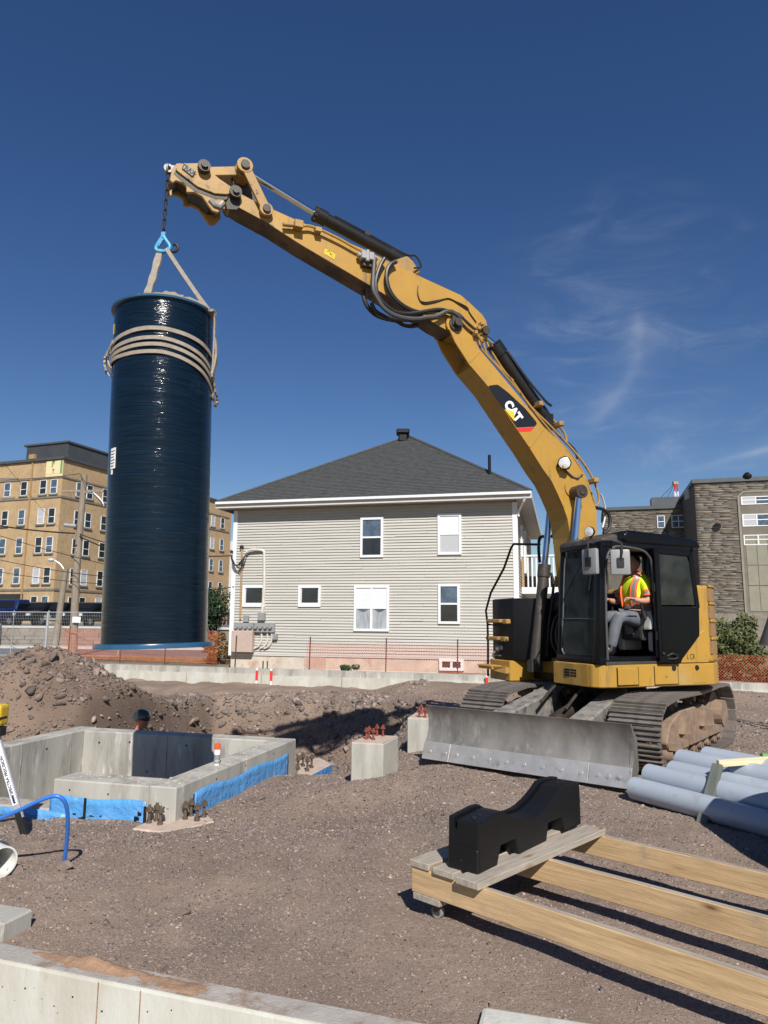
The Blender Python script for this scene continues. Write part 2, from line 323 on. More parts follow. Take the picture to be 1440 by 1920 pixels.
def brick_mat():
    m = mat('yellow_brick', (0.41, 0.285, 0.155), 0.9, var=0.14, vscale=0.35, dirt=[((0.32, 0.225, 0.125), 1.6, 0.42, 0.70), ((0.46, 0.33, 0.19), 5.0, 0.5, 0.7)])
    n, l = m.node_tree.nodes, m.node_tree.links
    return m
brick_mat()
def shingle_mat():
    m = mat('shingles', (0.056, 0.058, 0.058), 0.9, var=0.42, vscale=9, stretch=(0.5, 0.5, 3.2), dirt=[((0.095, 0.098, 0.098), 16, 0.52, 0.70)], bump=0.5, bscale=16, bdist=0.02)
    return m
shingle_mat()
def soil_mat(name, c1, c2, c3, big, fine, damp=False):
    """Gravelly soil: three earth colours mixed at three scales, and relief of clods and grit."""
    m = bpy.data.materials.new(name); m.use_nodes = True
    n, l = m.node_tree.nodes, m.node_tree.links
    b = n['Principled BSDF']; b.inputs['Roughness'].default_value = 0.95; b.inputs['Specular IOR Level'].default_value = 0.2
    t = n.new('ShaderNodeTexCoord')
    def noise(s, d, r):
        q = n.new('ShaderNodeTexNoise'); q.inputs['Scale'].default_value, q.inputs['Detail'].default_value, q.inputs['Roughness'].default_value = s, d, r
        l.new(t.outputs['Object'], q.inputs[0]); return q
    def mix(fac, a, c, lo, hi):
        r = n.new('ShaderNodeMapRange'); r.interpolation_type = 'SMOOTHSTEP'; r.inputs[1].default_value, r.inputs[2].default_value = lo, hi
        l.new(fac, r.inputs[0])
        k = n.new('ShaderNodeMix'); k.data_type = 'RGBA'; l.new(r.outputs[0], k.inputs[0])
        if hasattr(a, 'links'): l.new(a, k.inputs[6])
        else: k.inputs[6].default_value = (*a, 1)
        k.inputs[7].default_value = (*c, 1)
        return k.outputs[2]
    A, B2, G = noise(big, 6, 0.6), noise(fine, 6, 0.7), noise(fine * 4.5, 3, 0.6)
    o = mix(A.outputs[0], c1, c2, 0.36, 0.64)
    o = mix(B2.outputs[0], o, c3, 0.50, 0.74)
    o = mix(G.outputs[0], o, tuple(v * 0.62 for v in c1), 0.56, 0.70)
    if damp:                        # freshly dug, damper earth is darker where the attribute says so
        a = n.new('ShaderNodeAttribute'); a.attribute_name = 'dug'; k = n.new('ShaderNodeMix'); k.data_type = 'RGBA'; k.blend_type = 'MULTIPLY'
        l.new(a.outputs['Fac'], k.inputs[0]); l.new(o, k.inputs[6]); k.inputs[7].default_value = (0.70, 0.66, 0.65, 1); o = k.outputs[2]
    l.new(o, b.inputs['Base Color'])
    v = n.new('ShaderNodeTexVoronoi'); v.inputs['Scale'].default_value = fine * 1.3
    l.new(t.outputs['Object'], v.inputs['Vector'])
    ad = n.new('ShaderNodeMath'); ad.operation = 'MULTIPLY_ADD'; ad.inputs[1].default_value = -0.8
    l.new(v.outputs['Distance'], ad.inputs[0]); l.new(B2.outputs[0], ad.inputs[2])
    a2 = n.new('ShaderNodeMath'); a2.operation = 'MULTIPLY_ADD'; a2.inputs[1].default_value = 0.35
    l.new(G.outputs[0], a2.inputs[0]); l.new(ad.outputs[0], a2.inputs[2])
    bp = n.new('ShaderNodeBump'); bp.inputs['Strength'].default_value = 0.45; bp.inputs['Distance'].default_value = 0.010
    l.new(a2.outputs[0], bp.inputs['Height']); l.new(bp.outputs[0], b.inputs['Normal'])
    MATS[name] = m
soil_mat('soil', (0.205, 0.153, 0.119), (0.275, 0.207, 0.158), (0.160, 0.119, 0.094), 0.8, 48, True)
soil_mat('far_soil', (0.22, 0.175, 0.13), (0.26, 0.20, 0.14), (0.14, 0.14, 0.06), 0.3, 4)
M = MATS
# ------------------------------------------------------------------ mesh and object helpers
class MB:
    """Collects shapes (in world or local coordinates, through an optional matrix) into one mesh."""
    def __init__(s, mtx=None):
        s.v, s.f, s.mi, s.T, s.m = [], [], [], mtx, 0
    def add(s, vs, fs):
        b = len(s.v)
        if s.T is not None:
            vs = [s.T @ Vector(p) for p in vs]
        s.v.extend([tuple(p) for p in vs])
        for f in fs:
            s.f.append(tuple(b + i for i in f)); s.mi.append(s.m)
        return s
    def hexa(s, p):            # 8 points: bottom ring 0-3 counter-clockwise seen from above, top ring 4-7
        return s.add(p, [(3, 2, 1, 0), (4, 5, 6, 7), (0, 1, 5, 4), (1, 2, 6, 5), (2, 3, 7, 6), (3, 0, 4, 7)])
    def box(s, x0, x1, y0, y1, z0, z1):
        return s.hexa([(x0, y0, z0), (x1, y0, z0), (x1, y1, z0), (x0, y1, z0), (x0, y0, z1), (x1, y0, z1), (x1, y1, z1), (x0, y1, z1)])
    def fbox(s, fr, a0, a1, o0, o1, z0, z1):   # box in a wall frame: along, outward, up
        P = fr.p
        pts = [P(a0, o0, z0), P(a1, o0, z0), P(a1, o1, z0), P(a0, o1, z0), P(a0, o0, z1), P(a1, o0, z1), P(a1, o1, z1), P(a0, o1, z1)]
        return s.hexa(pts)
    def bar(s, p, q, w, h, up=(0, 0, 1), roll=0.0):
        p, q = Vector(p), Vector(q)
        d = (q - p).normalized(); up = Vector(up)
        if abs(d.dot(up)) > 0.98: up = Vector((1, 0, 0))
        sx = d.cross(up).normalized(); sz = sx.cross(d)
        if roll:
            sx, sz = sx * math.cos(roll) + sz * math.sin(roll), sz * math.cos(roll) - sx * math.sin(roll)
        a, b = sx * w / 2, sz * h / 2
        return s.hexa([p - a - b, p + a - b, q + a - b, q - a - b, p - a + b, p + a + b, q + a + b, q - a + b])
    def tube(s, pts, r, n=8, caps=True):
        pts = [Vector(p) for p in pts]
        rs = r if isinstance(r, (list, tuple)) else [r] * len(pts)
        rings, prev = [], None
        for i, p in enumerate(pts):
            d = (pts[min(i + 1, len(pts) - 1)] - pts[max(i - 1, 0)]).normalized()
            if prev is None:
                a = d.cross(Vector((0, 0, 1)) if abs(d.z) < 0.9 else Vector((1, 0, 0))).normalized()
            else:
                a = (prev - d * prev.dot(d)).normalized()
            prev = a; b = d.cross(a)
            rings.append([p + (a * math.cos(2 * math.pi * k / n) + b * math.sin(2 * math.pi * k / n)) * rs[i] for k in range(n)])
        vs = [q for g in rings for q in g]; fs = []
        for i in range(len(rings) - 1):
            for k in range(n):
                fs.append((i * n + k, i * n + (k + 1) % n, (i + 1) * n + (k + 1) % n, (i + 1) * n + k))
        if caps:
            fs.append(tuple(reversed(range(n)))); fs.append(tuple(range((len(rings) - 1) * n, len(rings) * n)))
        return s.add(vs, fs)
    def cyl(s, p, q, r, n=16, r2=None):
        return s.tube([p, q], [r, r if r2 is None else r2], n)
    def ring(s, p, q, ro, ri, n=24):   # hollow cylinder
        p, q = Vector(p), Vector(q); d = (q - p).normalized()
        a = d.cross(Vector((0, 0, 1)) if abs(d.z) < 0.9 else Vector((1, 0, 0))).normalized(); b = d.cross(a)
        vs = []
        for c, r in ((p, ro), (q, ro), (q, ri), (p, ri)):
            vs += [c + (a * math.cos(2 * math.pi * k / n) + b * math.sin(2 * math.pi * k / n)) * r for k in range(n)]
        fs = [(j * n + k, j * n + (k + 1) % n, ((j + 1) % 4) * n + (k + 1) % n, ((j + 1) % 4) * n + k) for j in range(4) for k in range(n)]
        return s.add(vs, fs)
    def prism(s, pts, off):            # polygon of 3-D points pushed by a vector
        off = Vector(off); n = len(pts); pts = [Vector(p) for p in pts]
        vs = pts + [p + off for p in pts]
        fs = [tuple(range(n)), tuple(reversed(range(n, 2 * n)))] + [(i, i + n, (i + 1) % n + n, (i + 1) % n) for i in range(n)]
        return s.add(vs, fs)
    def ball(s, c, r, nu=12, nv=8, sc=(1, 1, 1)):
        c = Vector(c); vs = []; fs = []
        for j in range(1, nv):
            t = math.pi * j / nv
            for i in range(nu):
                u = 2 * math.pi * i / nu
                vs.append(c + Vector((r * sc[0] * math.sin(t) * math.cos(u), r * sc[1] * math.sin(t) * math.sin(u), r * sc[2] * math.cos(t))))
        vs += [c + Vector((0, 0, r * sc[2])), c - Vector((0, 0, r * sc[2]))]
        a, b = len(vs) - 2, len(vs) - 1
        for j in range(nv - 2):
            for i in range(nu):
                fs.append((j * nu + i, (j + 1) * nu + i, (j + 1) * nu + (i + 1) % nu, j * nu + (i + 1) % nu))
        for i in range(nu):
            fs.append((a, i, (i + 1) % nu)); fs.append((b, (nv - 2) * nu + (i + 1) % nu, (nv - 2) * nu + i))
        return s.add(vs, fs)
    def lathe(s, axis_p, axis_d, prof, n=48):   # profile of (radius, distance along the axis)
        p, d = Vector(axis_p), Vector(axis_d).normalized()
        a = d.cross(Vector((0, 1, 0)) if abs(d.y) < 0.9 else Vector((1, 0, 0))).normalized(); b = d.cross(a)
        vs = [p + d * h + (a * math.cos(2 * math.pi * k / n) + b * math.sin(2 * math.pi * k / n)) * r for r, h in prof for k in range(n)]
        fs = [(j * n + k, j * n + (k + 1) % n, (j + 1) * n + (k + 1) % n, (j + 1) * n + k) for j in range(len(prof) - 1) for k in range(n)]
        return s.add(vs, fs)

class Frame:
    """A wall's own axes: along it, out of it, up."""
    def __init__(s, o, along, out=None):
        s.o = Vector(o); s.a = Vector(along).normalized()
        s.n = Vector(out).normalized() if out is not None else Vector((s.a.y, -s.a.x, 0))
    def p(s, a, o, z):
        return s.o + s.a * a + s.n * o + Vector((0, 0, z))

MW = {}                                  # world matrices of the things and parts built so far
def tag(o, label=None, cat=None, group=None, kind=None):
    for k, v in (('label', label), ('category', cat), ('group', group), ('kind', kind)):
        if v: o[k] = v
    return o
def thing(name, label, cat, loc=(0, 0, 0), rotz=0.0, group=None):
    o = bpy.data.objects.new(name, None)
    o.empty_display_size = 0.2
    COL.objects.link(o)
    o.location = loc; o.rotation_euler = (0, 0, rotz)
    MW[o.name] = Matrix.Translation(Vector(loc)) @ Matrix.Rotation(rotz, 4, 'Z')
    return tag(o, label, cat, group)
def finish(me, smooth, bevel, seg=1):
    if not (smooth or bevel): return
    bm = bmesh.new(); bm.from_mesh(me)
    if bevel:
        bmesh.ops.remove_doubles(bm, verts=bm.verts, dist=1e-6)
        es = [e for e in bm.edges if len(e.link_faces) == 2 and e.calc_face_angle(0) > 0.45]
        bmesh.ops.bevel(bm, geom=es, offset=bevel, segments=seg, affect='EDGES', profile=0.6, clamp_overlap=True)
    if smooth:
        ang = smooth if isinstance(smooth, float) else 0.75
        for f in bm.faces: f.smooth = True
        for e in bm.edges:
            if len(e.link_faces) == 2 and e.calc_face_angle(0) > ang: e.smooth = False
    bm.to_mesh(me); bm.free()
def obj(name, mb, m, parent=None, smooth=False, bevel=0.0, seg=1, local=False, origin=None, colors=None, **tags):
    """One mesh object from MB. Shapes are in world coordinates unless local; origin gives a parentless mesh its own base point."""
    me = bpy.data.meshes.new(name)
    vs = mb.v
    if parent is not None and not local:
        inv = MW[parent.name].inverted()
        vs = [inv @ Vector(p) for p in vs]
    elif origin is not None:
        oo = Vector(origin); vs = [Vector(p) - oo for p in vs]
    me.from_pydata([tuple(p) for p in vs], [], mb.f)
    for k in (m if isinstance(m, (list, tuple)) else [m]):
        me.materials.append(M[k] if isinstance(k, str) else k)
    if any(mb.mi): me.polygons.foreach_set('material_index', mb.mi)
    bmn = bmesh.new(); bmn.from_mesh(me); bmesh.ops.recalc_face_normals(bmn, faces=bmn.faces); bmn.to_mesh(me); bmn.free()
    finish(me, smooth, bevel, seg)
    o = bpy.data.objects.new(name, me)
    COL.objects.link(o)
    if parent is not None:
        o.parent = parent; MW[o.name] = MW[parent.name].copy()
    else:
        MW[o.name] = Matrix.Translation(Vector(origin)) if origin is not None else Matrix()
        if origin is not None: o.location = origin
    return tag(o, **tags)
def np_mesh(name, V, Fq, m, parent=None, smooth=False, tint=None, **tags):
    me = bpy.data.meshes.new(name)
    V = np.asarray(V, np.float32); Fq = np.asarray(Fq, np.int32); k = Fq.shape[1]
    me.vertices.add(len(V)); me.vertices.foreach_set('co', V.ravel())
    me.loops.add(Fq.size); me.loops.foreach_set('vertex_index', Fq.ravel())
    me.polygons.add(len(Fq)); me.polygons.foreach_set('loop_start', np.arange(0, Fq.size, k, dtype=np.int32))
    me.update(calc_edges=True)
    if smooth: me.polygons.foreach_set('use_smooth', np.ones(len(Fq), bool))
    if tint is not None:
        a = me.color_attributes.new('tint', 'FLOAT_COLOR', 'POINT')
        a.data.foreach_set('color', np.c_[tint, np.ones(len(V))].astype(np.float32).ravel())
    me.materials.append(M[m]); me.validate()
    o = bpy.data.objects.new(name, me); COL.objects.link(o)
    if parent is not None: o.parent = parent
    MW[o.name] = MW[parent.name].copy() if parent is not None else Matrix()
    return tag(o, **tags)
def text(name, body, m, parent, mtx, size, bold=0.0, align='CENTER', extrude=0.001):
    """Flat lettering; mtx (world) maps text x to the reading direction, y up the letters, z out of the surface."""
    c = bpy.data.curves.new(name, 'FONT')
    c.body, c.size, c.extrude, c.offset, c.align_x, c.align_y = body, size, extrude, bold, align, 'CENTER'
    c.materials.append(M[m])
    tmp = bpy.data.objects.new(name, c); COL.objects.link(tmp)
    dg = bpy.context.evaluated_depsgraph_get()
    me = bpy.data.meshes.new_from_object(tmp.evaluated_get(dg))
    bpy.data.objects.remove(tmp)
    o = bpy.data.objects.new(name, me); COL.objects.link(o)
    o.parent = parent
    o.matrix_local = MW[parent.name].inverted() @ mtx
    return o
def basis(o, x, y):
    x, y = Vector(x).normalized(), Vector(y).normalized(); z = x.cross(y).normalized(); y = z.cross(x)
    return Matrix(((x.x, y.x, z.x, o[0]), (x.y, y.y, z.y, o[1]), (x.z, y.z, z.z, o[2]), (0, 0, 0, 1)))
def copy_tree(o, loc=None, rotz=None):
    c = o.copy(); COL.objects.link(c)
    if loc is not None: c.location = loc
    if rotz is not None: c.rotation_euler = (0, 0, rotz)
    for ch in list(o.children):
        k = ch.copy(); COL.objects.link(k); k.parent = c
        for g in list(ch.children):
            q = g.copy(); COL.objects.link(q); q.parent = k
    return c
def curve_pts(ctrl, n=8):
    """Catmull-Rom through the control points."""
    P = [Vector(p) for p in ctrl]; P = [2 * P[0] - P[1]] + P + [2 * P[-1] - P[-2]]; out = []
    for i in range(1, len(P) - 2):
        for k in range(n):
            t = k / n; a, b, c, d = P[i - 1], P[i], P[i + 1], P[i + 2]
            out.append(0.5 * ((2 * b) + (c - a) * t + (2 * a - 5 * b + 4 * c - d) * t * t + (3 * b - a - 3 * c + d) * t ** 3))
    return out + [P[-2]]
# ------------------------------------------------------------------ terrain
def sst(x, a, b):
    t = np.clip((x - a) / (b - a), 0, 1)
    return t * t * (3 - 2 * t)
_perm = np.random.default_rng(3).permutation(512)
_grad = np.random.default_rng(4).normal(size=(512, 2))
_grad /= np.linalg.norm(_grad, axis=1)[:, None]
def pn(x, y):
    xi, yi = np.floor(x).astype(int), np.floor(y).astype(int)
    xf, yf = x - xi, y - yi
    u, v = xf ** 3 * (xf * (xf * 6 - 15) + 10), yf ** 3 * (yf * (yf * 6 - 15) + 10)
    def g(i, j):
        h = _perm[(_perm[(xi + i) & 511] + yi + j) & 511]
        return _grad[h, 0] * (xf - i) + _grad[h, 1] * (yf - j)
    a, b, c, d = g(0, 0), g(1, 0), g(0, 1), g(1, 1)
    return (a + (b - a) * u) + ((c + (d - c) * u) - (a + (b - a) * u)) * v
# the concrete chamber's corner nearest the camera and its two wall directions
PN, PA, PB = np.array([-1.98, 7.17]), np.array([0.263, 0.9648]), np.array([-0.9648, 0.263])
PS, PT, PW = 3.04, 3.47, 0.30
# the foreground wall's far edge
WL_O, WL_D = np.array([-1.11, 3.663]), np.array([0.9487, -0.3161])
WL_N = np.array([0.3161, 0.9487])
def height(x, y, detail=True):
    x, y = np.asarray(x, float), np.asarray(y, float)
    z = np.zeros_like(x)
    z += -0.24 * sst(-x, -0.9, 0.4) * sst(y, 5.6, 7.4)
    z += 0.035 * pn(x * 0.6, y * 0.6)
    # faint ruts where machines have driven
    for k_, o_ in ((0.0, 0.0), (0.0, 1.05)):
        c_ = x - (-1.1 + o_ + 0.16 * (y - 4.5) + 0.25 * np.sin(y * 0.45))
        z += (-0.022 * np.exp(-(c_ / 0.17) ** 2) + 0.014 * np.exp(-((np.abs(c_) - 0.27) / 0.10) ** 2)) * sst(y, 3.6, 4.6) * sst(-y, -9.5, -7.5)
    # heap of spoil on the left, and the low ridge that runs from it
    for mx_, my, sx, sy, h in ((-6.9, 14.4, 1.25, 1.6, 0.92), (-5.5, 14.7, 1.6, 1.5, 0.50), (-9.0, 13.6, 2.0, 1.6, 0.22), (-7.4, 12.4, 2.2, 1.4, 0.28)):
        z += h * np.exp(-((x - mx_) / sx) ** 2 - ((y - my) / sy) ** 2)
    z += 0.15 * sst((x + 9.0) * 0.290 + (y - 22.35) * 0.957, -2.3, -0.5) * sst(-y, -24, -21.8)
    z += 0.15 * np.exp(-((x + 0.2) / 0.7) ** 2 - ((y - 8.35) / 0.55) ** 2)
    # excavated basin behind the chamber
    xr = 0.30 + 0.75 * sst(y, 11, 15.0) + 0.18 * pn(y * 0.9, y * 0 + 3.3)
    yb = np.clip(16.9 + 0.56 * (0.3 - x), 16.6, 18.8) - 5.2 * sst(-x, 4.1, 5.6) + 0.25 * pn(x * 0.8, x * 0 + 7.7)
    m = sst(xr - x, 0.0, 1.3) * sst(y, 9.4, 10.6) * sst(yb - y, 0.0, 1.15)
    z += -1.22 * m
    s = (x - PN[0]) * PA[0] + (y - PN[1]) * PA[1]
    t = (x - PN[0]) * PB[0] + (y - PN[1]) * PB[1]
    if detail:
        n = 0.055 * pn(x * 1.7, y * 1.7) + 0.020 * pn(x * 4.3 + 9, y * 4.3) + 0.008 * pn(x * 11, y * 11 + 5) + 0.007 * pn(x * 27, y * 27) + 0.005 * pn(x * 61, y * 61)
        rough = 0.35 + 0.9 * sst(y, 9.5, 12) * sst(1.5 - x, 0, 2) + 0.35 * sst(-x, 0.2, 1.2)
        z = z + n * rough
        heap = np.clip(z, 0, 1.2) + 0.6 * m
        z += heap * ((0.08 + 0.17 * sst(-x, 3.5, 5.0)) * np.abs(pn(x * 2.6, y * 2.6 + 40)) + (0.07 + 0.09 * sst(-x, 3.5, 5.0)) * np.abs(pn(x * 6.1 + 30, y * 6.1)) + 0.05 * np.abs(pn(x * 14.1 + 30, y * 14.1)))
    # spoil banked against the chamber, and the chamber's inside
    inside = (s > 0.12) & (s < PS - 0.12) & (t > 0.12) & (t < PT - 0.12)
    z = np.where(inside, -1.62, z)
    behind = (s > PS - 0.12) & (s < PS + 1.2) & (t > -0.2) & (t < PT + 0.4)
    z = np.where(behind, np.minimum(z, -0.9 - 0.6 * (1 - sst(s, PS + 0.5, PS + 1.3))), z)
    stub = (t >= 1.30) & (t < PT - 0.1) & (s > -0.15) & (s <= 0.2)
    z = np.where(stub, np.minimum(z, -0.5), z)
    w = (x - WL_O[0]) * WL_N[0] + (y - WL_O[1]) * WL_N[1]
    return z - 0.95 * sst(-w, 0.05, 0.13)
def gz(x, y):
    return float(height(np.array([x]), np.array([y]))[0])

ny, nx = 560, 400
ys = 2.3 * (24.0 / 2.3) ** np.linspace(0, 1, ny)
us = np.linspace(-1, 1, nx)
Yg = np.repeat(ys[:, None], nx, 1)
Xg = us[None, :] * (0.74 * Yg + 1.3)
Zg = height(Xg, Yg)
idx = np.arange(ny * nx).reshape(ny, nx)
Fq = np.stack([idx[:-1, :-1], idx[:-1, 1:], idx[1:, 1:], idx[1:, :-1]], -1).reshape(-1, 4)
gr = np_mesh('ground', np.stack([Xg, Yg, Zg], -1).reshape(-1, 3), Fq, 'soil', smooth=True, kind='structure')
def dug(X, Y):
    w_ = (X + 9.0) * 0.290 + (Y - 22.35) * 0.957
    return np.clip(sst(Y + 0.5 * pn(X * 0.8, Y * 0.8) + 0.35 * pn(X * 2.3, Y * 2.3), 10.2, 11.8) * sst(1.6 - X + 0.5 * pn(X * 1.1, Y * 1.1 + 9), 0, 1.2) * (0.75 + 0.5 * pn(X * 0.9 + 5, Y * 0.9)) * sst(-w_, 1.6, 3.2), 0, 1)
at = gr.data.attributes.new('dug', 'FLOAT', 'POINT'); at.data.foreach_set('value', dug(Xg, Yg).ravel().astype(np.float32))
# the ground beyond, one sheet to the horizon (a little lower where the near ground lies over it)
b = MB()
b.add([(-900, -60, -1.75), (900, -60, -1.75), (900, 15.5, -1.75), (-900, 15.5, -1.75)], [(0, 1, 2, 3)])
b.add([(-900, 23.2, -0.03), (900, 23.2, -0.03), (900, 1500, -0.03), (-900, 1500, -0.03)], [(0, 1, 2, 3)])
b.add([(-900, 15.5, -1.75), (900, 15.5, -1.75), (900, 23.2, -0.03), (-900, 23.2, -0.03)], [(0, 1, 2, 3)])
obj('terrain', b, 'far_soil', kind='structure')
b = MB(); b.add([(16, 12, -0.02), (60, 12, -0.02), (60, 24, -0.02), (14, 24, -0.02)], [(0, 1, 2, 3)])
b.add([(-60, 12, 0.0), (-10.1, 12, 0.0), (-18.4, 24, 0.0), (-60, 24, 0.0)], [(0, 1, 2, 3)])
obj('site_ground', b, 'soil', kind='structure')

# stones: an irregular chip, many of them joined (gravel), the larger ones each a thing of its own
def chip_shapes(n, sub=1):
    out = []
    for k in range(n):
        bm = bmesh.new()
        for q in range(13 if sub < 2 else 20):
            p = rng.normal(size=3); bm.verts.new(p / np.linalg.norm(p) * rng.uniform(0.85, 1.1))
        bmesh.ops.convex_hull(bm, input=bm.verts)
        bmesh.ops.delete(bm, geom=[v for v in bm.verts if not v.link_faces], context='VERTS')
        bmesh.ops.triangulate(bm, faces=bm.faces); bm.verts.index_update()
        V = np.array([v.co[:] for v in bm.verts]) * np.array([1, rng.uniform(0.6, 0.95), rng.uniform(0.4, 0.75)])
        out.append((V, np.array([[v.index for v in f.verts] for f in bm.faces]))); bm.free()
    return out
OCT = [(np.array([(1, 0, 0), (0, 1, 0), (-1, 0, 0), (0, -1, 0), (0, 0, 1), (0, 0, -1)], float) * rng.uniform(0.6, 1.2, (6, 1)) * np.array([1, .75, .5]),
        np.array([(0, 1, 4), (1, 2, 4), (2, 3, 4), (3, 0, 4), (1, 0, 5), (2, 1, 5), (3, 2, 5), (0, 3, 5)])) for _ in range(14)]
def scatter(name, X, Y, size, shapes, m, sink=0.25, **tags):
    n = len(X); Z = height(X, Y)
    Vs, Fs, Ts, off = [], [], [], 0
    rot = rng.uniform(0, 2 * math.pi, n); tl = rng.normal(0, 0.35, (n, 2)); pick = rng.integers(0, len(shapes), n)
    br = rng.lognormal(0.04, 0.27, n) * (1 - 0.27 * dug(X, Y)); hue = rng.normal(-0.01, 0.025, n)
    for k, (V0, F0) in enumerate(shapes):
        i = np.where(pick == k)[0]
        if not len(i): continue
        c, s = np.cos(rot[i])[:, None], np.sin(rot[i])[:, None]
        x = V0[None, :, 0] * c - V0[None, :, 1] * s; y = V0[None, :, 0] * s + V0[None, :, 1] * c
        z = V0[None, :, 2] + x * tl[i, :1] + y * tl[i, 1:]
        sz = size[i][:, None]
        P = np.stack([X[i][:, None] + x * sz, Y[i][:, None] + y * sz, Z[i][:, None] + (z - (sink - 0.5) * 0.5) * sz], -1)
        nv = len(V0)
        Vs.append(P.reshape(-1, 3)); Fs.append((F0[None] + (off + np.arange(len(i)) * nv)[:, None, None]).reshape(-1, 3)); off += nv * len(i)
        tt = np.stack([br[i] * (1 + hue[i]), br[i], br[i] * (1 - hue[i] * 1.3)], -1)
        Ts.append(np.repeat(tt, nv, 0))
    return np_mesh(name, np.concatenate(Vs), np.concatenate(Fs), m, tint=np.concatenate(Ts), kind='stuff', **tags)
def keep_out(X, Y):
    s = (X - PN[0]) * PA[0] + (Y - PN[1]) * PA[1]; t = (X - PN[0]) * PB[0] + (Y - PN[1]) * PB[1]
    w = (X - WL_O[0]) * WL_N[0] + (Y - WL_O[1]) * WL_N[1]
    return ((s > -0.05) & (s < PS + 0.1) & (t > -0.05)) | (w < 0.04)
# evenly spread in the view: the density falls with distance
n = 110000
Y = 3.1 * (17.5 / 3.1) ** rng.uniform(0, 1, n); X = rng.uniform(-1, 1, n) * (0.62 * Y + 0.6)
sz = Y * np.clip(0.0010 * rng.pareto(2.2, n) + 0.0008, 0.0007, 0.0055)
patch = pn(X * 1.3 + 50, Y * 1.3) + 0.6 * pn(X * 3.1, Y * 3.1 + 20)
ok = ~keep_out(X, Y) & (patch + rng.uniform(-0.6, 0.6, n) > -0.40)
scatter('gravel', X[ok], Y[ok], sz[ok], OCT, 'stone_chip', 0.8)
PYR = [(np.array([(1, 0, 0), (0, 1, 0), (-1, 0, 0), (0, -1, 0), (.15, .1, 1)], float) * rng.uniform(0.6, 1.25, (5, 1)) * np.array([1, .8, .55]), np.array([(0, 1, 4), (1, 2, 4), (2, 3, 4), (3, 0, 4)])) for _ in range(16)]
n2 = 230000
Y = 3.1 * (13.0 / 3.1) ** rng.uniform(0, 1, n2); X = rng.uniform(-1, 1, n2) * (0.60 * Y + 0.4)
sz = Y * (0.0009 + 0.0034 * rng.beta(1.1, 3.6, n2)); patch = pn(X * 0.9 + 70, Y * 0.9) + 0.7 * pn(X * 3.7, Y * 3.7 + 90)
ok = ~keep_out(X, Y) & (patch + rng.uniform(-0.6, 0.6, n2) > -0.55)
scatter('grit', X[ok], Y[ok], sz[ok], PYR, 'stone_chip', 0.9)
n = 48000
Y = rng.uniform(10.6, 19.0, n); X = rng.uniform(-11.5, 1.2, n)
sz = np.clip(0.020 * rng.pareto(2.1, n) + 0.017, 0.017, 0.14)
hh = height(X, Y, False)
ok = ~keep_out(X, Y) & ((np.abs(hh) > 0.12) | (rng.uniform(0, 1, n) < 0.18)) & (np.abs(X / Y) < 0.66)
scatter('rubble', X[ok], Y[ok], sz[ok], chip_shapes(14, 1), 'stone_chip', 0.6)
SH = chip_shapes(7, 2)
stone_me = []
for k, (V0, F0) in enumerate(SH):
    me = bpy.data.meshes.new('stone'); me.from_pydata([tuple(v) for v in V0], [], [tuple(f) for f in F0])
    me.color_attributes.new('tint', 'FLOAT_COLOR', 'POINT').data.foreach_set('color', np.tile(np.array([1, .97, .95, 1]) * rng.uniform(.9, 1.12), (len(V0), 1)).astype(np.float32).ravel())
    me.materials.append(M['stone_chip']); stone_me.append(me)
def stone(x, y, s, label, group=None, k=None):
    o = bpy.data.objects.new('stone', stone_me[rng.integers(0, 7) if k is None else k]); COL.objects.link(o)
    o.location = (x, y, gz(x, y) + 0.12 * s); o.scale = (s, s, s * 0.8); o.rotation_euler = (rng.normal(0, .15), rng.normal(0, .15), rng.uniform(0, 6))
    return tag(o, label, 'stone', group)
stone(-1.16, 4.47, 0.052, 'flat brown stone lying alone left of the timber frame on bare gravel')
stone(-2.16, 5.16, 0.085, 'brown stone at the foot of the blue hose', k=2)
stone(-2.48, 5.10, 0.075, 'low brown stone between the white pipe ends and the hose', k=3)
placed = 0
while placed < 30:
    y = 3.7 * (9.5 / 3.7) ** rng.uniform(); x = rng.uniform(-1, 1) * 0.56 * y
    if keep_out(np.array([x]), np.array([y]))[0] or (x > 0.1 and y < 5.4 and rng.uniform() < .7): continue
    stone(x, y, rng.uniform(0.016, 0.038), 'small loose brown stone lying on the trampled gravel', 'loose stones on the gravel'); placed += 1
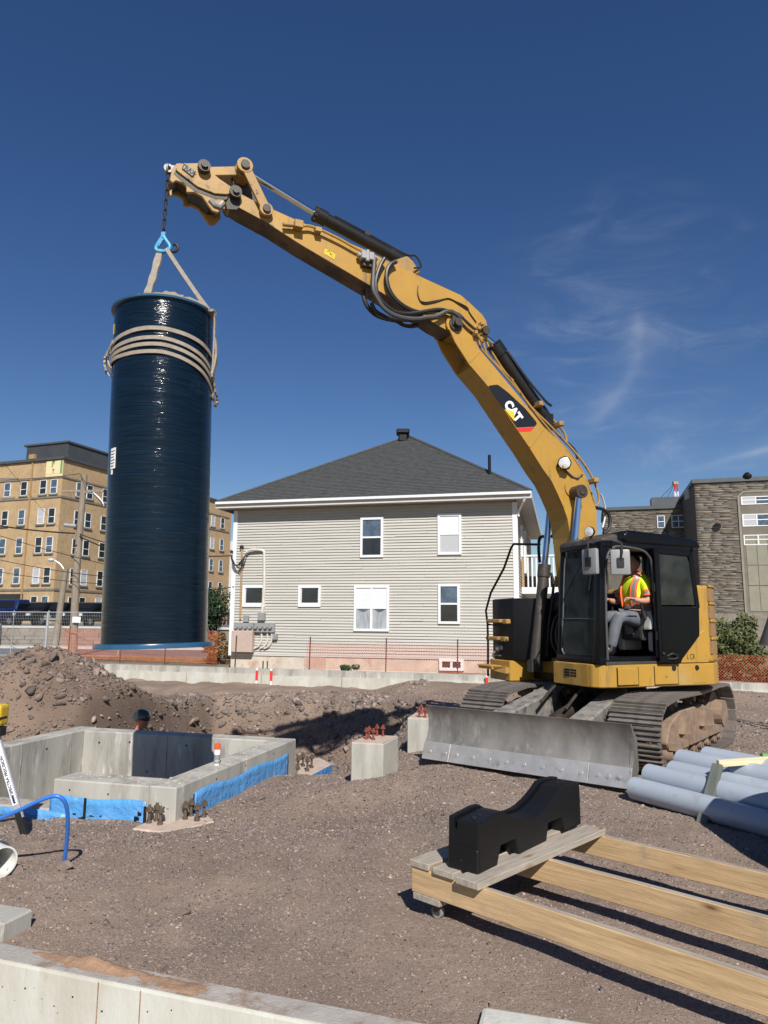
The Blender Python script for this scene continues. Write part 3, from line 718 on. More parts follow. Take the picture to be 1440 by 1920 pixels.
# ------------------------------------------------------------------ the grey house
HO = Vector((-5.54, 26.3, 0)); HE = Vector((4.47, 23.8, 0))
HA = (HE - HO).normalized(); HB = Vector((-HA.y, HA.x, 0)); HW = (HE - HO).length; HD = 11.3
Z0, Z1 = 0.50, 5.74
house = thing('house', 'grey sided two storey house with a dark shingled hip roof', 'house', HO)
fr = Frame(HO, HA, -HB)                      # front wall: out is towards the camera
fs = Frame(HE, HB, HA)                       # side wall on the right
b = MB(); b.fbox(fr, 0.06, HW - 0.06, -HD, -0.03, -0.4, Z1 + 0.1)
obj('wall', b, 'siding', house)
b = MB(); b.fbox(fr, 0.02, HW - 0.02, -0.028, -0.005, -0.4, Z0 + 0.02)
b.fbox(fs, 0.02, HD - 0.05, -0.028, -0.005, -0.4, Z0 + 0.02)
obj('foundation', b, 'foundation', house)
def planks(frame, length, n, name):
    dz = (Z1 - Z0) / n
    for i in range(n):
      first = [1.3, 2.6, 3.5, 0.8, 2.0][i % 5] + rng.uniform(-.15, .15); cuts = [0.0]
      while cuts[-1] < length:
        cuts.append(min(length, (first if len(cuts) == 1 else cuts[-1] + 3.66)))
        if length - cuts[-1] < .5: cuts[-1] = length
      for c0_, c1_ in zip(cuts[:-1], cuts[1:]):
        z = Z0 + i * dz; j = rng.normal(0, 0.0012); j2 = rng.normal(0, 0.002)
        P = frame.p
        k = MB()
        segs = max(2, int((c1_ - c0_) / 0.9)); jit = np.cumsum(rng.normal(0, 0.0025, segs + 1)); jit -= jit.mean()
        prof = [(-0.02, 0.0), (0.040 + j, 0.0), (0.040 + j, 0.012), (0.008, dz + 0.003), (-0.02, dz + 0.003)]
        vs, fq = [], []
        for q in range(segs + 1):
            a = c0_ + (c1_ - c0_ - .004) * q / segs
            vs += [P(a, o + (jit[q] if pi in (1, 2) else 0), z + zz + (jit[q] * 1.4 if pi in (1, 2) else 0)) for pi, (o, zz) in enumerate(prof)]
        for q in range(segs):
            for e in range(4):
                fq.append((q * 5 + e, q * 5 + e + 1, q * 5 + 5 + e + 1, q * 5 + 5 + e))
        k.add(vs, fq); obj(name, k, 'siding', house)
planks(fr, HW, 52, 'siding_plank'); planks(fs, HD, 52, 'siding_plank')
def corner_post(frame, a0, a1, o1=0.05):
    b = MB(); b.fbox(frame, a0, a1, -0.03, o1, Z0 - 0.06, Z1); return obj('corner_post', b, 'white_trim', house)
corner_post(fr, -0.06, 0.10); corner_post(fr, HW - 0.12, HW + 0.055); corner_post(fs, 0.0, 0.14)
b = MB(); b.fbox(fr, 0.1, HW - 0.12, 0.0, 0.034, Z0 - 0.05, Z0)
obj('starter_trim', b, 'soffit', house)
# roof: hip over a square plan, soffit, gutter
OV = 0.54; ZE = Z1 + 0.26
c = [fr.p(-OV, OV, ZE), fr.p(HW + OV, OV, ZE), fr.p(HW + OV, -HD - OV, ZE), fr.p(-OV, -HD - OV, ZE)]
rise = 3.62; half = (HW + 2 * OV) / 2
ra, rb = fr.p(HW / 2 + .35, OV - half, ZE + rise), fr.p(HW / 2 + .35, -HD - OV + half, ZE + rise)
b = MB(); b.add(c + [ra, rb], [(0, 1, 4), (1, 2, 5, 4), (2, 3, 5), (3, 0, 4, 5), (3, 2, 1, 0)])
roof = obj('roof', b, 'shingles', house)
# shingle courses: thin lapped strips over the front slope and the right slope
def courses(p0, p1, top, n):
    k = MB(); nrm = (p1 - p0).cross(top - p0).normalized()
    if nrm.z < 0: nrm = -nrm
    for i in range(n):
        t0, t1 = i / n, min(1, (i + 1.0) / n)
        A, B, C2, D = p0.lerp(top, t0), p1.lerp(top, t0), p1.lerp(top, t1), p0.lerp(top, t1)
        k.hexa([A + nrm * 0.004, B + nrm * 0.004, C2 + nrm * 0.004, D + nrm * 0.004, A + nrm * 0.030, B + nrm * 0.030, C2 + nrm * 0.012, D + nrm * 0.012])
    return k
obj('shingle_courses', courses(c[0], c[1], ra, 46), 'shingles', house, kind='stuff')
b = MB()
for p, q in ((c[0], ra), (c[1], ra)):
    b.tube([p + Vector((0, 0, .02)), q + Vector((0, 0, .03))], 0.06, 6)
obj('hip_ridge', b, 'shingles', roof)
b = MB(); q = fr.p(HW / 2 + 0.16, OV - half + 0.35, ZE + rise - 0.22)
b.box(q.x - .19, q.x + .19, q.y - .19, q.y + .19, q.z - .1, q.z + .26); b.box(q.x - .28, q.x + .28, q.y - .28, q.y + .28, q.z + .24, q.z + .44)
obj('roof_vent', b, 'black_dusty', roof, bevel=0.04)
b = MB(); q = fr.p(HW - 0.95, -0.9, 0); zq = ZE + (0.9 + OV) * rise / half
b.cyl((q.x, q.y, zq - .1), (q.x, q.y, zq + 0.72), 0.055, 10)
obj('vent_pipe', b, 'black_dusty', roof)
b = MB(); b.fbox(fr, -OV, HW + OV, -0.005, OV - 0.02, Z1 + 0.06, Z1 + 0.09); b.fbox(fs, -0.0, HD + OV, 0.0, OV - 0.02, Z1 + 0.055, Z1 + 0.085)
obj('soffit_panel', b, 'soffit', house)
b = MB(); b.fbox(fr, -OV - .02, HW + OV + .02, OV - 0.02, OV + 0.02, Z1 + 0.03, ZE + 0.01); b.fbox(fs, -OV + .03, HD + OV, OV - 0.018, OV + 0.018, Z1 + 0.03, ZE + 0.005)
b.fbox(fr, -OV - .02, -OV + .02, -HD, OV - 0.021, Z1 + 0.03, ZE)
obj('fascia', b, 'soffit', house)
b = MB(); b.fbox(fr, -OV, HW + OV, OV + 0.021, OV + 0.12, ZE - 0.10, ZE - 0.005)
gut = obj('gutter', b, 'white_trim', house, bevel=0.01)
b = MB(); b.tube([fr.p(HW + 0.35, OV + 0.02, Z1 + 0.08), fr.p(HW + 0.30, OV - 0.05, Z1 - 0.05), fr.p(HW + 0.12, 0.1, Z1 - 0.30), fr.p(HW + 0.09, 0.07, Z1 - 0.5)], 0.04, 8)
obj('downspout', b, 'white_trim', house)
# windows: casing, sash bars and panes as parts of each window
def window(a0, a1, z0, z1, style, frame=None, name='window'):
    frame = frame or fr; cw = 0.085 if style != 'base' else 0.1
    b = MB()
    for r in ((a0, a1, z0, z0 + cw), (a0, a1, z1 - cw, z1), (a0, a0 + cw, z0 + cw, z1 - cw), (a1 - cw, a1, z0 + cw, z1 - cw)):
        b.fbox(frame, r[0], r[1], -0.02, 0.088, r[2], r[3])
    w = obj(name, b, 'white_trim', house)
    i0, i1, j0, j1 = a0 + cw, a1 - cw, z0 + cw, z1 - cw; jm = (j0 + j1) / 2
    def part(nm, m, *r):
        k = MB(); k.fbox(frame, *r); return obj(nm, k, m, w)
    if style == 'hung_dark':
        part('sash_bar', 'white_trim', i0, i1, 0.03, 0.075, jm - .03, jm + .03)
        part('pane', 'window_sky', i0, i1, 0.050, 0.056, jm + .03, j1); part('pane', 'window_dark', i0, i1, 0.050, 0.056, j0, jm - .03)
    elif style == 'hung_blind':
        part('sash_bar', 'white_trim', i0, i1, 0.03, 0.075, jm - .03, jm + .03)
        part('blind', 'blind', i0, i1, 0.050, 0.056, jm + .03, j1); part('blind', 'blind_grey', i0, i1, 0.050, 0.056, j0, jm - .03)
    elif style == 'square':
        part('sash', 'white_trim', i0, i1, 0.051, 0.060, j0, j0 + .06)
        part('pane', 'window_dark', i0 + .05, i1 - .03, 0.050, 0.061, j0 + .06, j1 - .03)
        part('reveal', 'soffit', i0, i0 + .05, 0.050, 0.062, j0, j1)
    elif style == 'twin':
        am = (i0 + i1) / 2
        part('mullion', 'white_trim', am - .04, am + .04, 0.03, 0.078, j0, j1)
        for p, q in ((i0, am - .04), (am + .04, i1)):
            part('sash_bar', 'white_trim', p, q, 0.03, 0.07, jm - .02, jm + .03)
            part('blind', 'blind', p, q, 0.050, 0.056, jm + .03, j1); 
            k = MB(); n = 14
            top = [frame.p(p + (q - p) * t / n, 0.054, jm - .03 - 0.12 * math.sin(math.pi * t / n) ** 2 * (1 if (t // 1) % 2 else .8)) for t in range(n + 1)]
            k.prism([frame.p(p, 0.054, j0), frame.p(q, 0.054, j0)] + top[::-1], -frame.n * 0.005)
            obj('curtain', k, 'curtain', w)
            part('pane', 'window_sky', p, q, 0.046, 0.0485, j0, jm - .02)
    elif style == 'side':
        part('pane', 'window_dark', i0, i1, 0.05, 0.06, j0, j1)
    else:
        am = (i0 + i1) / 2
        part('mullion', 'white_trim', am - .04, am + .04, 0.0, 0.075, j0, j1)
        part('pane', 'window_dark', i0, am - .04, 0.05, 0.055, j0, j1); part('pane', 'window_dark', am + .04, i1, 0.05, 0.055, j0, j1)
    return w
def hx(px, py):          # where a sight line through the photo meets the front wall: along and height
    d = f0 + (px - 720) / F_PX * cx + (960 - py) / F_PX * cy
    t = (HO - CAM).dot(HB) / d.dot(HB); p = CAM + d * t
    return (p - HO).dot(HA), p.z
def win_px(x0, y0, x1, y1, style):
    a0, z1 = hx(x0, y0); a1, z0 = hx(x1, y1); window(a0, a1, z0, z1, style)
win_px(677, 971, 719, 1045, 'hung_dark'); win_px(821, 964, 866, 1040, 'hung_blind')
win_px(457, 1098, 497, 1138, 'square'); win_px(561, 1098, 602, 1138, 'square')
win_px(665, 1098, 730, 1184, 'twin'); win_px(822, 1095, 863, 1170, 'hung_dark')
win_px(824, 1234, 870, 1258, 'base')
b = MB(); a0, zz = hx(571, 1226); a1, zb = hx(611, 1252); b.fbox(fr, a0, a1, -0.02, 0.01, 0.0, Z0 - 0.05)
obj('basement_hatch', b, 'panel_pink', house)
window(1.9, 2.7, 3.9, 5.2, 'side', fs); window(4.2, 5.2, 3.6, 5.3, 'side', fs); window(1.2, 1.9, 1.2, 2.4, 'side', fs)
# balcony on the right side: deck, railing, posts
bal = MB(); bal.fbox(fs, 1.9, 7.0, 0.04, 1.7, 2.72, 2.95)
deck = obj('balcony', bal, 'white_trim', house)
for o0 in (1.6, .05):
    b = MB(); b.fbox(fs, 1.9, 1.99, o0, o0 + .09, 2.95, 4.05); obj('railing_post', b, 'rust_pipe', deck)
b = MB(); b.fbox(fs, 1.88, 7.0, 1.6, 1.7, 4.05, 4.11); b.fbox(fs, 1.88, 1.98, 0.04, 1.6, 4.05, 4.11)
obj('handrail', b, 'white_trim', deck)
for k in range(9):
    b = MB(); o = 0.25 + k * 0.15; b.fbox(fs, 1.92, 1.96, o, o + .05, 2.95, 4.05); obj('baluster', b, 'white_trim', deck)
b = MB(); b.fbox(fs, 2.0, 6.9, 0.05, 1.55, 2.955, 3.35); obj('stored_boxes', b, 'black_dusty', deck, bevel=.05)
b = MB(); b.fbox(fs, 2.0, 2.15, 1.5, 1.65, 0.0, 2.72); obj('balcony_post', b, 'white_trim', deck)
# meters and service entrance on the front wall's left end
def hp(px, py, o=0.05):
    a, z = hx(px, py); return fr.p(a, o, z)
def px_box(x0, y0, x1, y1, o0, o1, name, m, parent, bevel=0.0):
    a0, z1 = hx(x0, y0); a1, z0 = hx(x1, y1); b = MB(); b.fbox(fr, a0, a1, o0, o1, z0, z1); return obj(name, b, m, parent, bevel=bevel)
px_box(441, 1182, 478, 1223, 0.05, 0.30, 'meter_cabinet', 'panel_pink', house, 0.02)
for x0, x1 in ((443, 478), (480, 517)):
    bx = px_box(x0, 1168, x1, 1184 if x0 < 450 else 1186, 0.04, 0.17, 'meter_box', 'metal_grey', house, 0.01)
    for k in range(4):
        q = hp(x0 + 4.5 + k * 9, 1175.5, 0.17); b = MB(); b.cyl(q, q - HB * 0.10, 0.062, 14)
        obj('meter', b, 'white_plastic' if (k + x0) % 2 else 'metal_grey', bx)
px_box(459, 1154, 468, 1166, 0.04, 0.14, 'junction_box', 'metal_grey', house); px_box(487, 1149, 499, 1163, 0.04, 0.18, 'junction_box', 'metal_grey', house)
px_box(514, 1188, 522, 1199, 0.04, 0.16, 'junction_box', 'metal_grey', house)
b = MB(); b.tube(curve_pts([hp(493, 1150, .08), hp(497, 1100, .08), hp(497, 1045, .08), hp(496, 1034, .09), hp(489, 1031.5, .13), hp(472, 1032, .16), hp(466, 1036, .18)], 5), 0.05, 8)
obj('service_conduit', b, 'conduit', house, smooth=True)
b = MB(); b.tube([hp(452, 1162, .07), hp(453.5, 1100, .07), hp(455, 1060, .07), hp(455.5, 1026, .1)], 0.035, 8)
obj('service_conduit', b, 'rust_pipe', house)
for x in (492, 503, 511):
    b = MB(); b.tube(curve_pts([hp(x, 1186, .08), hp(x, 1200, .08), hp(x - 5, 1211, .09), hp(x - 14, 1216, .09)], 4), 0.035, 6); obj('service_conduit', b, 'conduit', house)
for k in range(7):
    b = MB(); x = 440 + k * 2.2
    b.tube(curve_pts([hp(434 + k * .3, 1032 + k * 2.5, .1), hp(x, 1052 + k * 2.5, .25), hp(x + 9, 1062 - k, .3), hp(461 + k * .8, 1048 - k, .25), hp(467, 1036, .18)], 5), 0.012, 5)
    obj('drop_wire', b, 'wire', house)
b = MB(); b.ball(hp(455.5, 1026, .1), 0.08, 8, 6); b.ball(hp(437, 1035, .12), 0.06, 8, 6); obj('weatherhead', b, 'wire', house)
# ------------------------------------------------------------------ far concrete wall, orange net fence
def pxray(px, py):
    return f0 + (px - 720) / F_PX * cx + (960 - py) / F_PX * cy
def at_z(px, py, z):
    d = pxray(px, py); return CAM + d * ((z - CAM.z) / d.z)
def at_y(px, py, y):
    d = pxray(px, py); return CAM + d * (y / d.y)
def at_plane(px, py, o, n):
    d = pxray(px, py); n = Vector(n); return CAM + d * ((Vector(o) - CAM).dot(n) / d.dot(n))
fw = Frame((-9.0, 22.35, 0), (0.957, -0.290, 0))
wallt = thing('foundation_wall', 'long low new concrete foundation wall in front of the grey house', 'concrete wall', fw.o)
b = MB(); b.fbox(fw, 0, 30, -0.22, 0, -0.3, 0.34); obj('wall', b, 'concrete', wallt)
for k in range(12):
    b = MB(); b.fbox(fw, 1.0 + k * 2.42, 1.0 + k * 2.42 + 2.40, 0.0, 0.05, -0.25, 0.17 + 0.015 * math.sin(k * 2.1)); obj('insulation_board', b, 'concrete_pale', wallt)
for px in (493, 501):
    q = at_plane(px, 1253, fw.p(0, -.1, 0), fw.n); b = MB(); b.cyl((q.x, q.y, .3), (q.x, q.y, .55), .02, 6); obj('rebar', b, 'stake_iron', wallt)
for i, (px, lab) in enumerate(((481, 'short red marked stake left of its twin below the electric meters'), (508, 'short red marked stake right of its twin below the electric meters'), (913, 'short red marked stake beside the excavator step'))):
    q = at_plane(px, 1280, fw.p(0, .12, 0), fw.n); st = thing('survey_stake', lab, 'stake', (q.x, q.y, 0), 0, 'red marked survey stakes along the far wall')
    b = MB(); b.box(q.x - .03, q.x + .03, q.y - .02, q.y + .02, -.1, .36); obj('stake', b, 'white_trim', st)
    b = MB(); b.box(q.x - .034, q.x + .034, q.y - .024, q.y + .024, .02, .30); obj('red_mark', b, 'decal_red', st)

def net_fence(name, label, p0, p1, h0, h1, cell, posts, z=0.0, wire=0.004, sag=0.03):
    p0, p1 = Vector(p0), Vector(p1); L = (p1 - p0).length; t = thing(name, label, 'safety fence', p0)
    d = (p1 - p0).normalized(); nrm = Vector((-d.y, d.x, 0))
    for a, hh in posts:
        q = p0 + d * a; b = MB(); b.bar(q + Vector((0, 0, z - .2)), q + Vector((0.02, 0, z + hh)), .035, .035); obj('post', b, 'stake_iron', t)
    # diagonal strands, in flat pairs
    V, Fc = [], []
    H = h1 - h0
    def strand(a0, z0, a1, z1):
        A = p0 + d * a0 - nrm * .03 + Vector((0, 0, z + h0 + z0)); B = p0 + d * a1 - nrm * .03 + Vector((0, 0, z + h0 + z1))
        dr = (B - A).normalized(); s1 = dr.cross(nrm) * wire; s2 = nrm * wire
        o = len(V)
        V.extend([A - s1, A + s1, A - s2 * 1.6, B - s1, B + s1, B - s2 * 1.6])
        Fc.extend([(o, o + 1, o + 4, o + 3), (o + 1, o + 2, o + 5, o + 4), (o + 2, o, o + 3, o + 5)])
    n = int((L + H) / cell)
    for k in range(n):
        a = k * cell - H
        lo, hi = max(0, -a), min(H, L - a)
        if hi > lo: strand(a + lo, lo, a + hi, hi)
        a = k * cell
        lo, hi = max(0, a - L), min(H, a)
        if hi > lo: strand(a - lo, lo, a - hi, hi)
    np_mesh('net', [tuple(v - p0) for v in V], Fc, 'orange_net', t, kind='stuff')
    for zz in (h0,):
        b = MB(); b.bar(p0 - nrm * .03 + Vector((0, 0, z + zz)), p1 - nrm * .03 + Vector((0, 0, z + zz)), .008, .008); obj('band', b, 'orange_net', t)
    return t
g0, g1 = fw.p(6.5, -1.6, 0), fw.p(16.6, -0.9, 0)
def a_on(px):
    q = at_plane(px, 1230, g0, Vector((-(g1 - g0).y, (g1 - g0).x, 0))); return (q - g0).dot((g1 - g0).normalized())
net_fence('net_fence', 'orange net fence on thin iron posts along the front of the grey house', g0, g1, 0.30, 1.05, 0.075, [(a_on(x), 1.22) for x in (441, 580, 723, 857)], z=0.0, wire=0.0036)
g2, g3 = fw.p(16.7, -0.9, 0), fw.p(29, -1.2, 0)
net_fence('net_fence', 'orange net fence in front of the leafy bush right of the excavator', g2, g3, 0.12, 0.95, 0.07, [(1, 1.1), (4.3, 1.1), (7.5, 1.1)], wire=0.0034)
g4, g5 = Vector((-13.6, 30.6, 0)), Vector((-6.2, 27.2, 0))
net_fence('net_fence', 'orange net fence between the utility pole and the house corner', g4, g5, 0.1, 1.30, 0.075, [(0.4, 1.4), (3.3, 1.3), (5.6, 1.3)], wire=0.0034)

# ------------------------------------------------------------------ road, kerb, terrace and retaining wall on the left
rd = Frame((-60, 35.2, 0), (1, -0.03, 0))
def sheet(name, fr_, a0, a1, o0, o1, z, m):
    b = MB(); b.fbox(fr_, a0, a1, o0, o1, z - .3, z); return obj(name, b, m, kind='structure')
sheet('road', rd, 0, 54, -6.8, 0, 0.03, 'asphalt')
sheet('kerb', rd, 0, 54, -7.05, -6.8, 0.15, 'kerb')
sheet('pavement', rd, 0, 54, -8.6, -7.05, 0.12, 'kerb')
b = MB(); b.fbox(rd, 0, 54, -48, -9.0, -.4, 1.18); obj('car_park', b, 'asphalt', kind='structure')
rw = Frame(rd.p(0, -8.6, 0), rd.a)
ret = thing('retaining_wall', 'grey block retaining wall below the car park', 'retaining wall', rw.o)
b = MB(); b.fbox(rw, 0, 54, -0.39, -0.06, -0.2, 1.15); obj('wall_core', b, 'block_grey', ret)
b = MB(); b.fbox(rw, 0, 54, -0.45, 0.06, 1.15, 1.27); obj('coping', b, 'kerb', ret)
me_cache = {}
for row in range(5):
    a = 31.0 + (row % 2) * 0.4
    while a < 50:
        L = rng.uniform(0.55, 0.95); k = MB(); k.fbox(rw, a, a + L - .025, -0.06, rng.uniform(0.0, 0.035), 0.02 + row * .225, 0.235 + row * .225)
        obj('stone_block', k, 'block_grey', ret); a += L

# ------------------------------------------------------------------ yellow brick building
BC = Vector((-34.6, 75, 0)); BR = Vector((0.352, 0.936, 0)).normalized(); BL = Vector((-0.936, 0.352, 0)).normalized()
bk = thing('brick_building', 'five storey yellow brick building behind the car park at left', 'building', (BC.x, BC.y, 1.2))
fl_ = Frame(BC, BL, (-BR.x, -BR.y, 0)); fr_ = Frame(BC, BR, (-BL.x, -BL.y, 0))
RT = 18.75; BASE = 1.0
b = MB(); b.fbox(fl_, 0, 45, -33, 0, BASE, RT); obj('wall', b, 'yellow_brick', bk)
b = MB(); b.fbox(fl_, -0.25, 45.2, -33.2, 0.25, RT, RT + 0.28); obj('parapet', b, 'roof_metal', bk)
rows_z = [(2.3, 4.05), (5.35, 7.1), (8.6, 10.35), (11.75, 13.45), (15.0, 16.6)]
def string(z, h):
    b = MB(); b.fbox(fl_, -0.07, 45, 0.0, 0.09, z, z + h); b.fbox(fr_, 0.0, 32.4, 0.001, 0.089, z, z + h); obj('string_course', b, 'brick_trim', bk)
string(4.62, .22); string(14.55, .2); string(16.72, .18)
def bwin(frame, a, z0, z1, w=0.95, shade=None):
    b = MB()
    for r in ((a, a + .09, z0, z1), (a + w - .05, a + w, z0, z1), (a, a + w, z1 - .05, z1), (a, a + w, z0, z0 + .08)):
        b.fbox(frame, r[0], r[1], 0.0, 0.05, r[2], r[3])
    b.fbox(frame, a, a + w, 0.0, 0.04, (z0 + z1) / 2 - .12, (z0 + z1) / 2 - .06)
    wd = obj('window', b, 'white_trim', bk)
    k = MB(); k.fbox(frame, a + .09, a + w - .05, 0.0, 0.02, z0 + .08, z1 - .08); obj('pane', k, shade or rng.choice(['window_dark', 'window_sky', 'window_dark', 'blind_grey']), wd)
    k = MB(); k.fbox(frame, a - .12, a + w + .12, 0.0, 0.16, z0 - .16, z0); obj('sill', k, 'brick_trim', wd)
    return wd
def a_of(frame, px, py):
    q = at_plane(px, py, frame.o, frame.n); return (q - frame.o).dot(frame.a)
cols_l = [a_of(fl_, x, 940) for x in (99, 79, 43, 12)]
for a in cols_l + [cols_l[-1] + 3.5, cols_l[-1] + 5]:
    for i, (z0, z1) in enumerate(rows_z):
        if i == 0 and 1.5 < a - cols_l[1] < 6: continue
        bwin(fl_, a - .5, z0, z1)
b = MB(); b.fbox(fl_, cols_l[2] - 1.2, cols_l[2] + 3.2, 0.0, 0.03, 1.2, 4.3); obj('entrance', b, 'window_dark', bk)
cols_r = [a_of(fr_, x, 1000) for x in (143, 163, 193)] + [a_of(fr_, x, 1010) for x in (398, 416)]
gap = (cols_r[3] - cols_r[2]) / 6
for a in cols_r + [cols_r[2] + gap * k for k in range(1, 6)]:
    for z0, z1 in rows_z: bwin(fr_, a - .5, z0, z1)
b = MB(); a0, a1 = a_of(fl_, 118, 890), a_of(fl_, 87, 890)
for r in ((a0, a0 + 1.15, 17.15, 18.6), (a1 - .9, a1, 17.15, 18.6), (a0 + 1.15, a1 - .9, 17.7, 18.2)): b.fbox(fl_, r[0], r[1], 0.0, 0.12, r[2], r[3])
b.fbox(fl_, a0 + .0, a1, 0.0, 0.1, 16.9, 17.15)
obj('bare_sheathing', b, 'sheathing', bk)
b = MB(); b.fbox(fl_, a0 + .05, a0 + .3, 0.12, 0.14, 17.2, 18.6); b.fbox(fl_, a1 - .95, a1 - .8, 0.12, .14, 17.9, 18.6); obj('green_tape', b, 'green_tape', bk)
b = MB(); a = a_of(fl_, 61, 900); b.fbox(fl_, a, a + .16, 0.0, 0.14, BASE, RT); b.fbox(fl_, a - .3, a + .5, 0.0, .3, RT + .28, RT + .8); obj('downpipe', b, 'rust_pipe', bk)
b = MB(); b.fbox(fl_, 1.2, 7.2, -12.8, -1.6, RT, RT + 2.3)
for k in range(40): b.fbox(fl_, 1.2 + k * .15, 1.28 + k * .15, -1.6, -1.53, RT + .3, RT + 2.2)
for k in range(70): b.fbox(fr_, 1.6 + k * .16, 1.68 + k * .16, -1.2, -1.13, RT + .3, RT + 2.2)
ph = obj('penthouse', b, 'roof_metal', bk)
b = MB(); b.fbox(fl_, 1.0, 7.5, -13, -1.4, RT + 2.3, RT + 2.5); obj('penthouse_cap', b, 'roof_metal', ph)
q0, q1 = a_of(fl_, 107, 1132), a_of(fl_, 86, 1132)
b = MB(); b.fbox(fl_, q0, q1, 0.02, 0.1, 2.75, 3.35); sg = obj('sign_board', b, 'decal_white', bk)
b = MB(); b.fbox(fl_, (q0 + q1) / 2 - .12, (q0 + q1) / 2 + .12, 0.1, 0.11, 2.85, 3.2); obj('sign_mark', b, 'car_blue', sg)
gb = thing('grey_building', 'pale grey flat roofed building glimpsed left of the house corner', 'building', (-24, 125, 1))
fg = Frame((-27.6, 125, 0), (1, -.1, 0)); b = MB(); b.fbox(fg, 0, 16, -14, 0, 0, 15.5); obj('wall', b, 'soffit', gb)
for z in (4.0, 7.0):
    b = MB(); b.fbox(fg, 1, 15, 0, .05, z, z + 1.3); obj('window', b, 'window_dark', gb)

# ------------------------------------------------------------------ stone building on the right
QC = Vector((42.2, 95, 0)); QA = Vector((0.960, -0.280, 0)); QB = Vector((0.280, 0.960, 0))
sb = thing('stone_building', 'rough grey stone institutional building rising behind the excavator cab', 'building', QC)
q1f = Frame(QC, QA, -QB); RT2 = 20.6
b = MB(); b.fbox(q1f, 0, 34, -30, -0.12, 0, RT2); obj('wall', b, 'stone_base', sb)
b = MB(); b.fbox(q1f, -.1, 34, -30, 0.02, 0, 3.1); obj('plinth', b, 'block_grey', sb)
b = MB(); b.fbox(q1f, -.25, 34, -30, 0.18, RT2, RT2 + .55); obj('parapet', b, 'roof_metal', sb)
qw = Frame(QC + QB * 13.2 - QA * 14, QA, -QB); RT3 = 19.25
b = MB(); b.fbox(qw, 2.3, 15, -14, -0.12, 0, RT3); obj('wing_wall', b, 'stone_base', sb)
b = MB(); b.fbox(qw, 2.1, 15, -14, 0.2, RT3, RT3 + .5); b.fbox(qw, 9.6, 14, -4, -1.0, RT3 + .5, RT3 + 2.0); obj('wing_roof_edge', b, 'roof_metal', sb)
def ashlar(frame, a0, a1, z0, z1, holes, name):
    """Stone facing: every stone a box of its own width, height and projection, tinted singly."""
    V, Fc, T = [], [], []
    z = z0
    while z < z1:
        hh = rng.choice([0.14, 0.19, 0.25, 0.31]); hh = min(hh, z1 - z); a = a0 - rng.uniform(0, .8)
        while a < a1:
            L = rng.uniform(0.7, 2.8); s0, s1 = max(a, a0), min(a + L, a1); a += L
            if s1 - s0 < .1 or any(s0 < h[1] and s1 > h[0] and z < h[3] and z + hh > h[2] for h in holes): continue
            o = len(V); pr = rng.uniform(-.07, -.02); P = frame.p; e = .012
            V.extend([P(s0 + e, -.12, z + e), P(s1 - e, -.12, z + e), P(s1 - e, -.12, z + hh - e), P(s0 + e, -.12, z + hh - e),
                      P(s0 + e, pr, z + e), P(s1 - e, pr, z + e), P(s1 - e, pr - .03, z + hh - e), P(s0 + e, pr, z + hh - e)])
            Fc.extend([(o + 4, o + 5, o + 6, o + 7), (o, o + 1, o + 5, o + 4), (o + 1, o + 2, o + 6, o + 5), (o + 2, o + 3, o + 7, o + 6), (o + 3, o, o + 4, o + 7)])
            t = rng.lognormal(0, .11); w = rng.normal(0, .04); T.extend([(t * (1 + w), t, t * (1 - w))] * 8)
        z += hh
    np_mesh(name, [tuple(v - sb.location) for v in V], Fc, 'stone_wall', sb, tint=np.array(T), kind='stuff')
def zpx(py, px=1410): return at_plane(px, py, q1f.o, q1f.n).z
aw0 = a_of(q1f, 1388, 960); aw1 = aw0 + 7.2
ztop = zpx(923)
holes = [(aw0, aw1, 2.8, ztop)]
ashlar(q1f, 0, 20, 3.1, RT2, holes, 'stone_facing')
wh = [(a_of(qw, 1233, 980) - .15, a_of(qw, 1246, 980) + .15, 16.1, 18.35), (a_of(qw, 1260, 980) - .15, a_of(qw, 1285, 980) + .15, 16.1, 18.35)]
ashlar(qw, 2.3, 14.4, 11.0, RT3, wh, 'wing_stone_facing')
b = MB(); b.fbox(q1f, aw0, aw1, -.12, -.02, 2.8, ztop); bay = obj('window_bay', b, 'spandrel', sb)
b = MB(); b.fbox(q1f, aw0 - .25, aw0, -.12, .06, 3.0, ztop - .5); b.prism([q1f.p(aw0 - .25, -.1, ztop - .5), q1f.p(aw0, -.1, ztop - .5), q1f.p(aw0 + .5, -.1, ztop), q1f.p(aw0 + .5, -.1, ztop + .25)], -QB * .16); b.fbox(q1f, aw0 + .5, aw1, -.11, .055, ztop, ztop + .25)
obj('bay_surround', b, 'infill', sb)
for (y0, y1) in ((931, 946), (964, 987), (1003, 1022)):
    z1, z0 = zpx(y0), zpx(y1)
    b = MB(); n = 4; w = (aw1 - aw0 - .5) / n
    for k in range(n + 1): b.fbox(q1f, aw0 + .25 + k * w - .08, aw0 + .25 + k * w + .08, -.02, .06, z0, z1)
    for zz in (z0, (z0 + z1) / 2, z1 - .1): b.fbox(q1f, aw0 + .25, aw1 - .25, -.02, .05, zz, zz + .12)
    wd = obj('window', b, 'white_trim', sb)
    for k in range(n):
        kk = MB(); kk.fbox(q1f, aw0 + .33 + k * w, aw0 + .17 + (k + 1) * w, -.02, .02, z0, z1); obj('pane', kk, 'window_sky' if rng.uniform() < .6 else 'blind_grey', wd)
b = MB()
